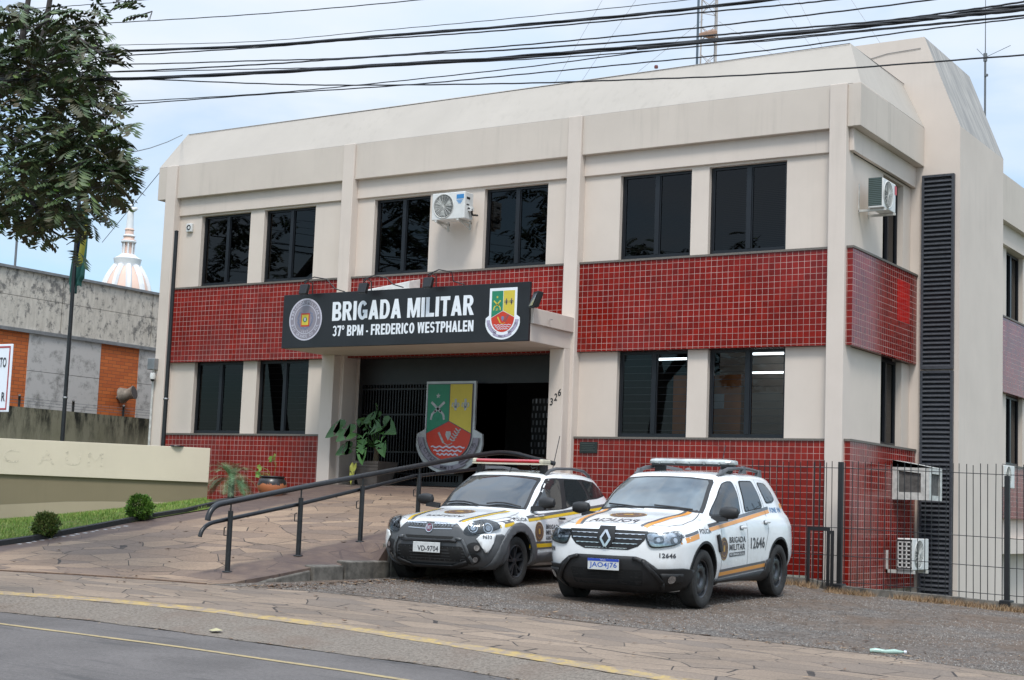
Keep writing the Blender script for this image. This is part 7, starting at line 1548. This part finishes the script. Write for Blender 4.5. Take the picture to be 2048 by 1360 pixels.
for k in range(60): leaf_flat(rl.uniform(-17.3, -4), rl.uniform(10.9, 13.6), rl.uniform(.02, .06))
for k in range(70): leaf_flat(rl.uniform(-17.4, -13.1), rl.uniform(13.4, 21.5), rl.uniform(.02, .055))
for k in range(150): x = rl.uniform(-12, -5.5); y = PD_(x) + rl.gauss(0, .06); leaf_flat(x, y, rl.uniform(.012, .035), G(x) - .138)
for k in range(200): leaf_flat(rl.uniform(-22, -17.9), rl.uniform(13.5, 20.8), rl.uniform(.02, .05), None)
tag(obj('fallen_leaves', mb, leafmat('dead_leaf', (.09, .045, .025), (.19, .11, .06), (.36, .25, .15)), recalc=False), 'dry brown fallen leaves scattered over gravel, paving and ramp', 'leaves', kind='stuff')
mb = MB(); big = [(-9.7, 10.45, -.06, .13), (-12.2, 10.25, -.02, .11), (-8.35, 12.4, .0, .10), (-8.0, 12.0, 0, .08), (-14.6, 14.9, None, .10), (-14.3, 16.5, None, .09), (-6.9, 14.6, None, .08)]
tag(obj('dry_leaf', MB().add([(-9.75, 10.2, -.10), (-9.66, 10.25, -.092), (-9.58, 10.2, -.09), (-9.66, 10.15, -.10), (-9.66, 10.2, -.075)], [(0, 1, 4), (1, 2, 4), (2, 3, 4), (3, 0, 4)]), leafmat('pale_leaf', (.4, .36, .2), (.42, .38, .22), (.45, .4, .25)), recalc=False), 'single pale dry leaf lying on the concrete gutter', 'leaf')
mb = MB(); cols = random.Random(41)
def pebble(x, y, r):
    z = ground_z(x, y) - .002; a = cols.uniform(0, 6.28); k = cols.uniform(.6, 1.); mb.add([(x + r * math.cos(a), y + r * math.sin(a), z), (x + r * math.cos(a + 1.9) * k, y + r * math.sin(a + 1.9) * k, z), (x + r * math.cos(a + 4.1), y + r * math.sin(a + 4.1), z), (x + r * .2 * math.cos(a), y, z + r * cols.uniform(.5, .9))], [(0, 1, 3), (1, 2, 3), (2, 0, 3)])
for k in range(42000):
    x = cols.uniform(-12.3, -2.5); y = fA(x) + .03 + (21.7 - fA(x)) * cols.random()**1.35
    if noise.noise((x * .9, y * .7, 2.)) + .5 * noise.noise((x * 3, y * 3, 4.)) > cols.uniform(-.15, .30): continue
    pebble(x, y, cols.uniform(.006, .015))
tag(obj('gravel_stones', mb, leafmat('gravel_stone', (.085, .072, .062), (.15, .132, .116), (.25, .222, .198)), recalc=False), 'small grey crushed stones of the gravel yard', 'gravel', kind='stuff')
mb = MB()
for k in range(5200):
    x = cols.uniform(-9.8, -3); y = 21.72 - abs(cols.gauss(0, .13)); 
    if noise.noise((x * 2.2, 1, 0)) < -.25: continue
    z = gz(x, y); a = cols.uniform(0, 6.28); h = cols.uniform(.03, .11); mb.add([(x - .004, y, z), (x + .004, y, z), (x + h * .6 * math.cos(a), y + h * .6 * math.sin(a), z + h)], [(0, 1, 2)])
tag(obj('dry_grass', mb, leafmat('dry_grass_blade', (.16, .09, .045), (.26, .16, .08), (.34, .24, .13)), recalc=False), 'tufts of dry orange brown grass along the fence kerb', 'dry grass', kind='stuff')
bo = thing('plastic_bottle', 'crushed pale green plastic bottle lying on the gravel', 'bottle', (-4.85, 14.05, -.1)); z = gz(-4.85, 14.05) + .022
m = NT('green_plastic'); m.col((.42, .58, .50)); m.set(.15, 0, .5); m.p.inputs['Alpha'].default_value = .8
mb = MB(); mb.tube([(-4.98, 13.98, z), (-4.93, 14.0, z + .004), (-4.85, 14.04, z - .004), (-4.78, 14.08, z + .002), (-4.73, 14.10, z), (-4.70, 14.115, z + .002)], [.018, .024, .019, .023, .015, .008], 10); obj('bottle_body', mb, m.mat, bo, smooth=True); obj('bottle_cap', MB().tube([(-4.70, 14.115, z + .002), (-4.68, 14.125, z + .002)], .013, 10), M['sign_white'], bo)
